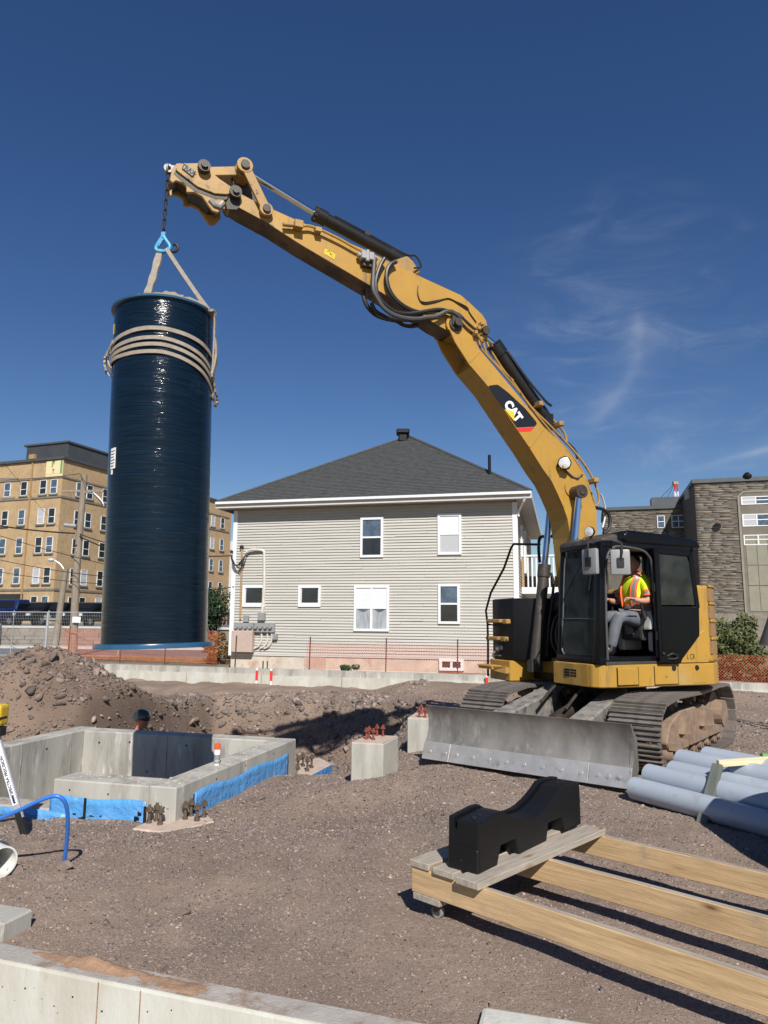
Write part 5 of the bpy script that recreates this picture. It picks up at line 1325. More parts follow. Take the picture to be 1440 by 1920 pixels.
rail = [ft(*p, 1.16) for p in ((1012, 1021), (963, 1020), (958, 1028), (945, 1065), (920, 1112), (911, 1145), (914, 1168), (915, 1200), (915, 1268))]
b = MB(); b.tube(rail, .017, 8); b.bar(ft(914, 1170, 1.16), ft(924, 1172, 1.0), .02, .02); part('grab_rail', b, 'black_paint', smooth=True)
b = MB(); b.tube(curve_pts([ft(*p, .55) for p in ((1012, 1055), (1010, 1030), (1012, 1009), (1022, 1006), (1038, 1007), (1040, 1020))], 4), .024, 8); part('grab_rail', b, 'black_paint', smooth=True)
b = MB(); b.ball((.45, -.35, 1.98), .17, 14, 9); part('air_cleaner', b, 'greasy', smooth=True)

# --- boom, stick, cylinders
low = [(2.52, 5.60), (2.44, 5.44), (2.22, 5.15), (1.91, 4.86), (1.50, 4.345), (1.29, 4.09), (1.08, 3.81), (.94, 3.65), (.855, 3.50), (.755, 3.30), (.69, 3.13), (.65, 2.88), (.60, 2.3), (.50, 1.62), (.40, 1.42), (.20, 1.42), (.10, 1.60), (.14, 2.3)]
up = [(.20, 2.90), (.185, 3.28), (.235, 3.40), (.375, 3.78), (.57, 4.02), (.79, 4.235), (1.04, 4.41), (1.26, 4.63), (2.07, 5.40), (2.14, 5.55), (2.30, 5.695)]
box_low = [(2.20, 5.125)] + low[3:]
box_up = up[:-1] + [(2.10, 5.42)]
W2 = .205
b = plate(box_low + up[:9], -W2 + .03, W2 - .03)
boom = part('boom', b, 'yellow')
boss = [(2.43 + .14 * math.cos(R(a)), 5.69 + .14 * math.sin(R(a))) for a in range(-40, 181, 22)]
side_out = low + up[:-1] + [(2.28, 5.67)] + boss[::-1]
for l0, l1 in ((W2 - .03, W2), (-W2, -W2 + .03)):
    part('boom_plate', plate(side_out, l0, l1), 'yellow', boom)
def strip(a, c, w, h, L, name='weld_strip', m='yellow', par=None):
    p, q = sd(*a, L), sd(*c, L); b = MB(); b.bar(p, q, w, h, up=(0, 1, 0)); return part(name, b, m, par or boom)
z6 = lambda x, y: (680 + .1806 * x, 460 + .1806 * y)
z7 = lambda x, y: (880 + .2188 * x, 600 + .2188 * y)
strip(z7(515, 1090), z7(640, 930), .025, .012, W2); strip(z7(3, 360), z7(85, 268), .025, .012, W2)
b = MB(); b.cyl((2.43, -W2 - .03, 5.69), (2.43, W2 + .03, 5.69), .10, 18); b.cyl((2.43, W2 + .03, 5.69), (2.43, W2 + .10, 5.69), .055, 12); b.box(2.36, 2.50, W2, W2 + .05, 5.66, 5.80); part('stick_pin', b, 'greasy', boom, smooth=True)
# lettering plate
def poly(name, m, pts, L, th, par, fn=z7):
    q = [sd(*fn(*p), L) for p in pts]; b = MB(); b.prism(q, (0, th, 0)); return part(name, b, m, par)
dec = poly('decal', 'decal_black', [(163, 572), (172, 562), (232, 554), (252, 560), (330, 620), (480, 760), (568, 866), (578, 890), (560, 913), (405, 922), (330, 810), (225, 670)], W2, .003, boom)
poly('decal_stripe', 'decal_red', [(407, 927), (557, 918), (528, 953), (425, 958)], W2, .003, dec)
rd_, ud_ = (sd(*z7(440, 860), W2) - sd(*z7(335, 718), W2)), (sd(*z7(385, 690), W2) - sd(*z7(305, 750), W2))
cpt = sd(*z7(375, 782), W2 + .006); mw = MW[ex.name]
rdw, udw = mw.to_3x3() @ rd_, mw.to_3x3() @ ud_
tx = text('decal_lettering', 'CAT', 'decal_white', dec, basis(mw @ cpt, rdw, udw), .185, .011)
tx.scale = (.84, 1, 1)
poly('decal_triangle', 'decal_yellow', [(300, 764), (384, 786), (386, 868)], W2 + .0085, .001, dec)
# hydraulic lines along the boom's back
for L, m, r, pts in ((.10, 'yellow_worn', .017, [(95, 150), (120, 200), (165, 310), (350, 500), (520, 735), (700, 915), (900, 1128), (1020, 1290), (1075, 1400), (1108, 1500), (1108, 1560), (1090, 1590), (1070, 1590)]),
                     (.02, 'yellow_worn', .017, [(150, 160), (195, 200), (200, 285), (340, 490), (440, 545), (600, 735), (760, 900), (822, 985), (832, 1065)]),
                     (.15, 'yellow_worn', .015, [(60, 120), (85, 190), (105, 250), (230, 390), (420, 610), (560, 790), (700, 960), (880, 1165), (975, 1310), (1040, 1470), (1075, 1570)]),
                     (-.06, 'rubber', .022, [(640, 830), (700, 900), (780, 1000), (880, 1090), (915, 1140), (930, 1190)]),
                     (.05, 'rubber', .026, [(1080, 1610), (1140, 1620), (1190, 1660), (1205, 1720), (1195, 1790), (1150, 1830)]),
                     (.00, 'galvanised', .016, [(1120, 1490), (1145, 1530), (1165, 1620), (1160, 1700), (1140, 1780)]),
                     (.10, 'yellow_worn', .016, [(0, 35), (60, 75), (130, 150), (165, 230)])):
    b = MB(); b.tube(curve_pts([sd(*z7(*p), L) for p in pts], 4), r, 8); part('hydraulic_line', b, m, boom, smooth=True)
for p in ((575, 735), (1040, 1385), (745, 905)):
    q = sd(*z7(*p), .06); b = MB(); b.box(q.x - .04, q.x + .04, -.12, .2, q.z - .035, q.z + .035); part('line_clamp', b, 'yellow_worn', boom, bevel=.01)
q = sd(*z7(815, 1228), .30)
b = MB(); b.lathe(q, (.55, .80, -.05), [(.001, -.08), (.06, -.075), (.092, -.02), (.095, .02), (.08, .035)], 20); lamp = part('work_light', b, 'black_paint', boom, smooth=True)
b = MB(); b.lathe(q, (.55, .80, -.05), [(.08, .034), (.05, .044), (.001, .046)], 20); part('lens', b, 'lamp_glass', lamp, smooth=True)
b = MB(); q2 = sd(*z7(792, 1275), .22); b.box(q2.x - .05, q2.x + .06, W2, .33, q2.z - .02, q2.z + .02); part('bracket', b, 'yellow_worn', lamp)
b = MB(); b.tube(curve_pts([sd(*z7(*p), W2 + .02) for p in ((820, 1290), (850, 1310), (890, 1345), (930, 1355), (955, 1330), (972, 1328))], 4), .012, 6); part('cable', b, 'rubber_grey', lamp)
b = MB(); q = sd(*z7(880, 1440), W2); b.cyl((q.x, W2, q.z), (q.x, W2 + .02, q.z), .13, 24); part('pin_boss', b, 'yellow', boom)
for L in (.33, -.33):
    top = Vector((.575, L, 3.50)); base = Vector((.92, L, 1.12)); d = (base - top).normalized(); mid = top + d * (1.0 if L < 0 else 1.05)
    b = MB(); b.cyl(mid, base, .078, 20); b.cyl(mid - d * .02, mid + d * .16, .092, 20); b.box(base.x - .09, base.x + .09, L - .06, L + .06, base.z - .1, base.z + .06); barrel = part('boom_cylinder', b, 'barrel_brown', smooth=True)
    b = MB(); b.cyl(top, mid, .046, 20); part('cylinder_rod', b, 'chrome', barrel, smooth=True)
    b = MB(); b.cyl((top.x, L - .10 if L > 0 else L - .07, top.z), (top.x, L + .07 if L > 0 else L + .1, top.z), .095, 20); b.cyl((top.x, L, top.z), (top.x, L + .085, top.z), .05, 12); part('cylinder_eye', b, 'greasy', barrel, smooth=True)
    b = MB(); b.tube(curve_pts([mid + d * .1 + Vector((-.08, .06, 0)), mid + d * .3 + Vector((-.13, .08, 0)), mid + d * .9 + Vector((-.12, .06, 0)), base + Vector((-.2, 0, .1))], 5), .02, 6); part('hose', b, 'rubber', barrel)
b = MB()
for k in range(5): b.tube(curve_pts([(.45, -.15 + k * .1, 1.95), (.66, -.2 + k * .1, 1.75), (.70, -.22 + k * .11, 1.4), (.5, -.1 + k * .08, 1.1)], 5), .022, 6)
part('boom_foot_hose', b, 'rubber', smooth=True)
b = MB(); b.box(.0, .5, .23, .27, 1.0, 1.75); b.box(0, .5, -.27, -.23, 1.0, 1.75); part('boom_bracket', b, 'yellow_worn')
# stick cylinder on the boom's back
p0, p1, p2 = Vector((.86, 0, 4.60)), Vector((1.70, 0, 5.58)), Vector((1.93, 0, 5.72))
b = MB(); b.cyl(p0, p1, .098, 22); b.cyl(p1 - (p1 - p0).normalized() * .16, p1, .115, 22); b.box(.80, .94, -.1, .1, 4.42, 4.66); sc_ = part('stick_cylinder', b, 'cylinder_black', smooth=True)
for k in range(12):
    a = 2 * math.pi * k / 12; d = (p1 - p0).normalized(); n1 = Vector((0, 1, 0)); n2 = d.cross(n1); q = p1 + (n1 * math.cos(a) + n2 * math.sin(a)) * .10
    b = MB(); b.cyl(q, q + d * .03, .016, 6); part('gland_bolt', b, 'cylinder_black', sc_)
b = MB(); b.cyl(p1, p2, .05, 16); part('cylinder_rod', b, 'chrome', sc_, smooth=True)
b = MB(); b.tube(curve_pts([p0 + Vector((.0, .14, .16)), p0 + Vector((.12, .16, .22)), p0 + Vector((.4, .13, .52)), p1 + Vector((-.15, .1, -.1))], 5), .018, 6); part('hose', b, 'rubber', sc_)
# stick
sup = [(5.40, 6.90), (5.19, 6.83), (5.05, 6.80), (4.66, 6.71), (3.71, 6.505), (3.27, 6.385), (2.88, 6.285), (2.32, 6.15), (2.19, 6.07), (1.99, 5.93), (1.925, 5.85), (1.895, 5.72), (1.90, 5.60)]
slo = [(2.02, 5.56), (2.25, 5.56), (2.45, 5.58), (2.70, 5.66), (2.92, 5.77), (3.05, 5.80), (3.36, 5.91), (3.68, 6.04), (4.60, 6.395), (5.02, 6.58), (5.38, 6.70), (5.50, 6.76), (5.52, 6.86), (5.46, 6.92)]
SW = .16
stick = part('stick', plate(slo + sup, -SW + .018, SW - .018), 'yellow')
part('stick_plate', plate(slo + sup, SW - .018, SW), 'yellow', stick); part('stick_plate', plate(slo + sup, -SW, -SW + .018), 'yellow', stick)
b = plate([(4.95, 6.555), (5.02, 6.582), (5.38, 6.70), (5.50, 6.76), (5.52, 6.86), (5.44, 6.91), (5.34, 6.86), (5.03, 6.78)], SW, SW + .004); part('greased_end', b, 'yellow_worn', stick)
b = plate([(2.06, 5.60), (2.25, 5.60), (2.02, 5.83), (1.95, 5.80), (1.93, 5.66)], SW, SW + .03); part('clevis', b, 'yellow', stick, bevel=.01)
b = MB(); b.cyl((1.955, -SW - .05, 5.69), (1.955, SW + .06, 5.69), .06, 14); part('rod_pin', b, 'greasy', stick, smooth=True)
b = plate([(3.42, 6.42), (3.02, 6.31), (2.90, 6.40), (3.02, 6.55), (3.10, 6.60)], -.10, .10); part('cylinder_lug', b, 'yellow_worn', stick, bevel=.015)
# mud and rust caked on the undersides
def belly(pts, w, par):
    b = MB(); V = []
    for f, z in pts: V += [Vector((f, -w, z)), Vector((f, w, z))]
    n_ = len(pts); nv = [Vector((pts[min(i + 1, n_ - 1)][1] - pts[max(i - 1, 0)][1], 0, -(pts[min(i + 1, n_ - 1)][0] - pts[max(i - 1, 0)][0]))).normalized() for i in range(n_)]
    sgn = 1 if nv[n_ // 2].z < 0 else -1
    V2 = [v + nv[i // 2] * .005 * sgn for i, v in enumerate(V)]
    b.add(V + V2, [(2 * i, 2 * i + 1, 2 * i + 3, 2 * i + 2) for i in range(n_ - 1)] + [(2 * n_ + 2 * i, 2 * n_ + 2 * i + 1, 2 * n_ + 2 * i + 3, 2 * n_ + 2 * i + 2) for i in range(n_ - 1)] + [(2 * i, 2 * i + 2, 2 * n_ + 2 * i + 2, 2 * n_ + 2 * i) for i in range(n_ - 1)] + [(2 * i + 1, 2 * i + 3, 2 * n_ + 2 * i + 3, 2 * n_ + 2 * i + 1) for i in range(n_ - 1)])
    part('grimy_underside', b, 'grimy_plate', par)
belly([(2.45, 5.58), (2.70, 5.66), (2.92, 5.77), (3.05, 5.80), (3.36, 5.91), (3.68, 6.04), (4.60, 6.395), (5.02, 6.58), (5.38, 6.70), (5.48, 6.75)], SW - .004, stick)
z5 = lambda x, y: (500 + .1806 * x, 360 + .1806 * y)
poly('data_plate', 'decal_yellow', [(605, 588), (715, 650), (700, 700), (597, 640)], SW, .004, stick, z5)
q = [sd(*z5(*p), SW + .0045) for p in ((620, 618), (650, 612), (668, 648), (690, 655), (655, 640), (690, 678))]
b = MB(); b.tube(q[:3], .004, 4); b.tube(q[3:], .003, 4); part('plate_mark', b, 'cab_dark', stick)
# bucket cylinder, auxiliary line, valve block
a0, a1, a2 = Vector((3.02, 0, 6.53)), Vector((4.40, 0, 6.965)), Vector((5.33, 0, 7.33))
d = (a1 - a0).normalized()
b = MB(); b.cyl(a0, a1, .083, 20); b.cyl(a1 - d * .18, a1, .10, 20); bc = part('bucket_cylinder', b, 'cylinder_black', smooth=True)
for k in range(10):
    a = 2 * math.pi * k / 10; n1 = Vector((0, 1, 0)); n2 = d.cross(n1); q = a1 - d * .05 + (n1 * math.cos(a) + n2 * math.sin(a)) * .095
    b = MB(); b.cyl(q, q + d * .035, .015, 6); part('gland_bolt', b, 'barrel_brown', bc)
b = MB(); b.cyl(a1, a2, .038, 16); part('cylinder_rod', b, 'chrome', bc, smooth=True)
b = MB(); b.tube(curve_pts([a1 - d * .3 + Vector((0, .02, .10)), a0.lerp(a1, .5) + Vector((0, .02, .105)), a0 + Vector((.1, .04, .12)), a0 + Vector((-.05, .08, .10)), a0 + Vector((-.12, .1, -.05)), a0 + Vector((0, .15, -.12))], 5), .014, 6); b.box(3.62, 3.70, -.05, .05, 6.80, 6.86); part('hose', b, 'rubber', bc)
def line(fn, pts, L, r, m, par, nm): 
    b = MB(); b.tube(curve_pts([sd(*fn(*p), L) for p in pts], 4), r, 8); return part(nm, b, m, par, smooth=True)
line(z5, [(355, 355), (440, 352), (510, 375), (570, 398), (760, 490), (960, 600), (1060, 620)], SW + .06, .018, 'yellow', stick, 'hydraulic_line')
b = MB(); q = sd(*z5(330, 348), SW + .06); b.box(q.x - .05, q.x + .06, SW, SW + .12, q.z - .05, q.z + .05); b.cyl((q.x + .06, SW + .06, q.z - .01), (q.x + .20, SW + .06, q.z - .03), .028, 12); part('line_coupling', b, 'yellow_worn', stick, bevel=.006)
b = MB(); q = sd(*z5(525, 412), SW + .03); b.box(q.x - .04, q.x + .04, SW, SW + .10, q.z - .025, q.z + .03); part('line_clamp', b, 'yellow_worn', stick)
q = sd(*z5(1035, 675), SW + .05)
b = MB(); b.box(q.x - .09, q.x + .09, SW, SW + .12, q.z - .06, q.z + .05); b.cyl((q.x - .15, SW + .06, q.z), (q.x + .13, SW + .06, q.z), .035, 10); b.cyl((q.x, SW + .1, q.z - .09), (q.x, SW + .1, q.z + .07), .03, 10); vb = part('valve_block', b, 'metal_grey', stick, bevel=.008)
b = MB(); b.box(q.x - .10, q.x + .05, SW, SW + .07, q.z - .13, q.z - .06); part('valve_lower', b, 'greasy', vb)
for L, r, m, pts in ((W2 + .05, .030, 'rubber_grey', [(125, 130), (112, 330), (112, 460), (150, 545), (210, 640), (300, 710), (420, 752), (560, 765), (650, 752), (760, 738), (860, 690), (930, 690), (1010, 745)]),
                     (W2 + .04, .026, 'rubber', [(228, 135), (190, 200), (150, 310), (138, 410), (160, 520), (230, 610), (330, 685), (440, 710), (560, 700), (700, 675), (800, 665), (900, 685)]),
                     (W2 + .02, .030, 'rubber', [(345, 170), (290, 200), (255, 260), (248, 350), (275, 460), (340, 560), (440, 640), (560, 690), (680, 700), (800, 672), (900, 690), (985, 735)]),
                     (.00, .030, 'rubber', [(0, 470), (20, 570), (60, 650), (140, 725), (250, 765), (350, 785), (420, 825), (500, 840), (575, 828)]),
                     (.10, .028, 'rubber', [(90, 600), (130, 680), (230, 740), (350, 770), (480, 775), (600, 760)]),
                     (W2 + .03, .020, 'yellow_worn', [(900, 700), (980, 740), (1040, 800), (1100, 860), (1190, 930), (1240, 1000)]),
                     (W2 + .03, .022, 'rubber', [(930, 690), (1000, 720), (1060, 780), (1130, 845), (1210, 915)])):
    line(z6, pts, L, r, m, stick if L < .2 else boom, 'hose')
b = MB(); q = sd(*z6(1140, 890), W2 + .03)
for k in range(3): b.box(q.x - .06 - k * .05, q.x - .01 - k * .05, W2 - .02, W2 + .09, q.z - .06 + k * .075, q.z + .0 + k * .075)
part('coupling_block', b, 'yellow_worn', boom, bevel=.01)
line(z6, [(575, 420), (572, 500), (600, 580), (650, 605), (760, 585), (880, 550), (960, 580), (1080, 640), (1110, 700), (1180, 800)], SW + .012, .008, 'rubber', stick, 'grease_line')
line(z6, [(600, 580), (660, 590), (780, 570), (900, 552), (1000, 610), (1090, 670)], SW + .012, .007, 'rubber', stick, 'grease_line')
# linkage and quick coupler
z4 = lambda x, y: (290 + .1597 * x, 290 + .1597 * y)
pk, pj, pc, pb = sd(*z4(1055, 140), .2), sd(*z4(1305, 655), .2), sd(*z4(578, 150), .2), sd(*z4(945, 450), .2)
for L in (.215, -.215):
    A, B_ = Vector((pk.x, L, pk.z)), Vector((pj.x, L, pj.z)); b = MB(); b.bar(A, B_, .045, .115); 
    for q, r in ((A, .10), (B_, .085)): b.cyl((q.x, L - .028, q.z), (q.x, L + .028, q.z), r, 18)
    part('guide_link', b, 'yellow_worn', bevel=.004)
for q, r in ((pk, .055), (pj, .05)):
    b = MB(); b.cyl((q.x, -.27, q.z), (q.x, .27, q.z), r, 16); part('link_pin', b, 'greasy', smooth=True)
A, B_ = Vector((pk.x, 0, pk.z)), Vector((pc.x, 0, pc.z)); b = MB(); b.bar(A, B_, .24, .12); b.cyl((A.x, -.15, A.z), (A.x, .15, A.z), .105, 18); b.cyl((B_.x, -.12, B_.z), (B_.x, .12, B_.z), .10, 18); part('tie_link', b, 'yellow_worn', bevel=.01)
b = MB(); b.bar((pk.x - .05, -.08, pk.z - .06), (5.2, -.08, 6.80), .08, .2); part('link_brace', b, 'greasy')
cpl_out = [(200, 170), (258, 100), (600, 95), (640, 175), (760, 280), (900, 375), (985, 430), (1000, 500), (930, 520), (850, 480), (815, 530), (825, 590), (790, 640), (740, 680), (680, 660), (635, 600), (560, 490), (470, 440), (375, 440), (372, 370), (330, 330), (250, 302), (215, 330), (178, 300)]
CW = .17
def cpl(L0, L1, pts, nm, m, par=None, bevel=.006):
    q = [sd(*z4(*p), CW) for p in pts]; b = MB(); b.prism([Vector((v.x, L0, v.z)) for v in q], (0, L1 - L0, 0)); return part(nm, b, m, par, bevel=bevel)
qc = cpl(CW - .045, CW, cpl_out, 'quick_coupler', 'yellow_worn')
cpl(-CW, -CW + .045, cpl_out, 'coupler_plate', 'yellow_worn', qc)
cpl(-CW + .045, CW - .045, [(230, 190), (400, 230), (640, 330), (800, 440), (740, 560), (650, 560), (560, 470), (470, 430), (420, 400), (400, 330), (300, 270), (230, 290)], 'coupler_body', 'greasy', qc, .01)
cpl(CW, CW + .028, [(255, 165), (300, 190), (520, 350), (740, 430), (770, 340), (830, 380), (900, 470), (830, 480), (700, 470), (500, 390), (330, 260), (240, 190)], 'coupler_rib', 'yellow_worn', qc, .006)
b = MB(); q = sd(*z4(395, 185), CW + .005); m4 = basis(MW[ex.name] @ q, MW[ex.name].to_3x3() @ (sd(*z4(470, 235), CW) - sd(*z4(330, 140), CW)), (0, 0, 1))
cpl(CW, CW + .02, [(345, 105), (480, 195), (440, 262), (320, 165)], 'maker_plate', 'arm_grey', qc, .003)
tx = text('plate_lettering', 'TRAX', 'cab_dark', qc, Matrix.Translation(MW[ex.name].to_3x3() @ Vector((0, .017, 0))) @ m4, .085, .002); tx.scale = (.8, 1, 1)
cpl(CW, CW + .004, [(240, 192), (330, 262), (500, 392), (700, 472), (830, 482), (862, 505), (835, 530), (690, 512), (470, 432), (300, 300), (222, 222)], 'shade_grease_band', 'greasy', qc, 0)  # dark band under the rib, painted for its shade as well as grease
q_ = [sd(*z4(*p), SW) for p in ((875, 505), (1000, 500), (1005, 600), (965, 645), (850, 640), (835, 570))]; b = MB(); b.prism([Vector((v.x, SW, v.z)) for v in q_], (0, .006, 0)); part('grease_patch', b, 'greasy', stick)
for p, r, w in ((pc, .075, .25), (pb, .075, .25)):
    b = MB(); b.cyl((p.x, -w, p.z), (p.x, w, p.z), r, 18); b.cyl((p.x, w, p.z), (p.x, w + .03, p.z), r * .55, 12); part('coupler_pin', b, 'greasy', qc, smooth=True)
q = sd(*z4(700, 590), CW); ax = sd(*z4(780, 620), CW)
b = MB(); b.tube([Vector((q.x + .05, CW + .004, q.z + .05)), Vector((q.x, CW + .004, q.z)), Vector((ax.x + .02, CW + .004, ax.z)), Vector((ax.x - .02, CW + .004, ax.z + .06))], .035, 8); part('jaw_rim', b, 'metal_grey', qc)
b = MB(); q = sd(*z4(160, 170), 0.0); b.ring((q.x, -.03, q.z), (q.x, .03, q.z), .055, .03, 18); b.box(q.x - .10, q.x - .04, -.04, .04, q.z - .05, q.z + .04); part('lifting_eye', b, 'metal_grey', qc, smooth=True)
EYE = MW[ex.name] @ q
line(z4, [(730, 250), (770, 200), (840, 180), (890, 210), (915, 280), (930, 360)], .05, .013, 'rubber', qc, 'hose')
line(z4, [(745, 245), (800, 215), (870, 235), (920, 320), (955, 390)], .02, .013, 'rubber', qc, 'hose')

# --- cab
CI, CO, CF, CB, CZ0, CZ1 = .40, 1.265, 1.09, -.50, 1.21, 2.70
cabf = MB()
def pillar(f0_, l0, f1_, l1, w=.085, z0=CZ0, z1=CZ1): cabf.bar((f0_, l0, z0), (f1_, l1, z1), w, w, up=(1, 0, 0))
pillar(1.045, 1.20, .94, 1.20, .115); pillar(1.05, CI + .03, .94, CI + .03, .06); pillar(.14, CO - .05, .14, CO - .05, .09); pillar(CB + .05, CO - .05, CB + .05, CO - .05, .09); pillar(CB + .05, CI + .04, CB + .05, CI + .04, .09); pillar(.3, CI + .02, .3, CI + .02, .06)
for z in (CZ0 + .045, CZ1 - .03):
    ff = 1.04 if z < 2 else .94
    cabf.bar((ff, CI, z), (ff, CO, z), .09, .09); cabf.bar((ff, CO - .045, z), (CB, CO - .045, z), .09, .09); cabf.bar((ff, CI + .03, z), (CB, CI + .03, z), .06, .09); cabf.bar((CB + .04, CI, z), (CB + .04, CO, z), .09, .09)
cab = part('cab', cabf, 'black_paint', bevel=.018, seg=2, smooth=True)
b = MB(); b.box(CB + .05, .10, CO - .065, CO - .04, CZ0 + .05, 1.9); b.box(CB + .03, CB + .06, CI + .05, CO - .05, CZ0, 2.05); b.box(CB + .05, .32, CI + .012, CI + .03, CZ0, 1.85); b.box(.3, 1.0, CI + .012, CI + .03, CZ0, 1.45); part('cab_wall', b, 'cab_dark', cab)
b = MB(); b.box(CB, 1.06, CI + .02, CO - .02, CZ0 - .0, CZ0 + .03); part('cab_floor', b, 'roof_dust', cab)
# roof: rounded shell, dusty front hatch
b = MB(); b.prism([Vector((f, CI - .01, z)) for f, z in ((.62, 2.68), (.66, 2.80), (.58, 2.865), (.1, 2.845), (-.5, 2.80), (-.60, 2.76), (-.62, 2.68))], (0, CO - CI + .02, 0)); part('roof', b, 'black_paint', cab, bevel=.05, seg=3, smooth=True)
b = MB(); b.prism([Vector((f, CI - .01, z)) for f, z in ((.655, 2.68), (.655, 2.80), (.80, 2.80), (.97, 2.745), (1.0, 2.68))], (0, CO - CI - .0, 0)); part('roof_hatch', b, 'roof_dust', cab, bevel=.03, seg=2, smooth=True)
b = MB(); b.box(.62, .74, CO - .14, CO + .01, 2.72, 2.83); part('roof_bracket', b, 'black_paint', cab, bevel=.02)
# front windows with rubber seal
def front_pane(z0, z1, m, nm, par):
    fa = lambda z: 1.045 - (z - CZ0) * .073
    b = MB(); b.hexa([(fa(z0), CI + .06, z0), (fa(z0) + .008, CI + .06, z0), (fa(z0) + .008, 1.15, z0), (fa(z0), 1.15, z0), (fa(z1), CI + .06, z1), (fa(z1) + .008, CI + .06, z1), (fa(z1) + .008, 1.15, z1), (fa(z1), 1.15, z1)])
    return part(nm, b, m, par)
front_pane(1.76, 2.62, 'cab_glass', 'windscreen', cab); front_pane(1.27, 1.745, 'cab_glass', 'lower_windscreen', cab)
fa = lambda z: 1.055 - (z - CZ0) * .073
seal = [(CI + .07, 1.75), (CI + .06, 1.42), (CI + .12, 1.30), (CI + .2, 1.275), (.8, 1.265), (1.05, 1.275), (1.13, 1.33), (1.145, 1.45), (1.15, 1.75)]
b = MB(); b.tube(curve_pts([(fa(z), l, z) for l, z in seal], 4), .014, 6); b.tube(curve_pts([(fa(z), l, z) for l, z in ((CI + .075, 1.76), (CI + .07, 2.3), (CI + .09, 2.56), (CI + .17, 2.62))], 5), .012, 6); b.tube([(fa(1.752), CI + .06, 1.752), (fa(1.752), 1.16, 1.752)], .010, 6); part('window_seal', b, 'rubber_grey', cab, smooth=True)
b = MB(); b.tube([(fa(2.62) + .02, 1.10, 2.60), (fa(2.3) + .03, 1.0, 2.1)], .008, 6); b.bar((1.03, .60, 2.55), (1.03, .6, 2.62), .02, .02); part('wiper', b, 'cab_dark', cab)
# door opening frame, grab handle, open door folded back on the side
b = MB(); b.tube(curve_pts([(.97, CO, 1.26), (.965, CO, 1.9), (.93, CO, 2.45), (.84, CO, 2.61), (.70, CO, 2.645), (.40, CO, 2.62), (.28, CO, 2.56), (.215, CO, 2.42), (.20, CO, 1.9), (.20, CO, 1.28)], 5), .016, 8); part('door_seal', b, 'rubber_grey', cab, smooth=True)
b = MB(); b.box(.20, 1.0, CO - .02, CO + .006, CZ0 - .005, CZ0 + .03); part('door_sill', b, 'roof_dust', cab)
dl = 1.315
b = MB(); oo = [(.235, 1.225), (.235, 2.60), (.18, 2.66), (-.34, 2.62), (-.40, 2.54), (-.455, 1.9), (-.43, 1.55), (-.13, 1.27), (-.10, 1.215)]
ii = [(.17, 1.93), (.165, 2.57), (-.30, 2.55), (-.345, 2.45), (-.385, 1.94)]
b.prism([Vector((f, dl, z)) for f, z in [(.235, 1.225), (.235, 1.915), (-.452, 1.915), (-.43, 1.55), (-.13, 1.27), (-.10, 1.215)]], (0, .035, 0)); door = part('cab_door', b, 'black_paint', bevel=.008)
b = MB()
for a, c in (((.20, 1.9), (.20, 2.64)), ((.235, 2.61), (-.36, 2.59)), ((-.355, 2.62), (-.43, 1.9))): b.bar((a[0], dl + .0175, a[1]), (c[0], dl + .0175, c[1]), .035, .07, up=(1, 0, 0) if abs(a[0] - c[0]) < .2 else (0, 0, 1))
part('door_frame', b, 'black_paint', door, bevel=.008)
b = MB(); b.prism([Vector((f, dl + .012, z)) for f, z in ii], (0, .008, 0)); part('door_window', b, 'door_glass', door)
b = MB(); b.prism([Vector((f, dl + .035, z)) for f, z in ((.19, 1.37), (.19, 1.86), (-.40, 1.86), (-.39, 1.58), (-.16, 1.37))], (0, .006, 0)); part('door_panel', b, 'black_paint', door, bevel=.003)
b = MB(); b.tube(curve_pts([(.12, dl + .03, 1.30), (.06, dl + .06, 1.33), (-.02, dl + .06, 1.30), (.02, dl + .05, 1.27), (.12, dl + .03, 1.27)], 4), .014, 6); b.ball((.19, dl + .045, 1.33), .022, 8, 6); part('door_handle', b, 'cab_dark', door)
b = MB(); b.box(.02, .12, dl - .01, dl - .004, 2.13, 2.23); part('sticker', b, 'decal_yellow', door)
b = MB(); b.box(-.5, .14, CO - .06, CO - .03, 2.0, 2.6); part('side_window', b, 'door_glass', cab)
for z in (2.1, 1.5):
    b = MB(); b.bar((.19, dl - .02, z), (.19, dl - .02, z + .1), .03, .05); part('door_hinge', b, 'metal_grey', door)
# interior
b = MB(); b.box(-.28, .24, .66, 1.06, 1.48, 1.67); b.box(-.36, -.22, .66, 1.06, 1.55, 2.3); b.box(-.34, -.24, .74, .98, 2.28, 2.48); part('seat', b, 'cab_lining', cab, bevel=.04, seg=2)
for l0 in (1.06, .50):
    b = MB(); b.hexa([(-.2, l0, 1.62), (.24, l0, 1.62), (.24, l0 + .14, 1.62), (-.2, l0 + .14, 1.62), (-.2, l0, 1.86), (.17, l0, 1.86), (.17, l0 + .14, 1.86), (-.2, l0 + .14, 1.86)]); con = part('armrest_console', b, 'seat_grey', cab, bevel=.03, seg=2)
    b = MB(); b.box(-.15, .17, l0 + .01, l0 + .13, 1.35, 1.60); part('console_base', b, 'seat_grey', con, bevel=.02)
    b = MB(); b.cyl((.24, l0 + .06, 1.78), (.27, l0 + .06, 1.86), .045, 12, .03); b.cyl((.27, l0 + .06, 1.86), (.29, l0 + .06, 2.0), .02, 10); b.ball((.292, l0 + .06, 2.0), .032, 10, 7); part('joystick', b, 'cab_dark', con, smooth=True)
b = MB(); b.hexa([(.86, .46, 1.5), (.98, .46, 1.5), (.98, .66, 1.5), (.86, .66, 1.5), (.84, .44, 2.0), (.93, .44, 2.0), (.93, .60, 2.0), (.84, .60, 2.0)]); part('side_console', b, 'seat_grey', cab, bevel=.03)
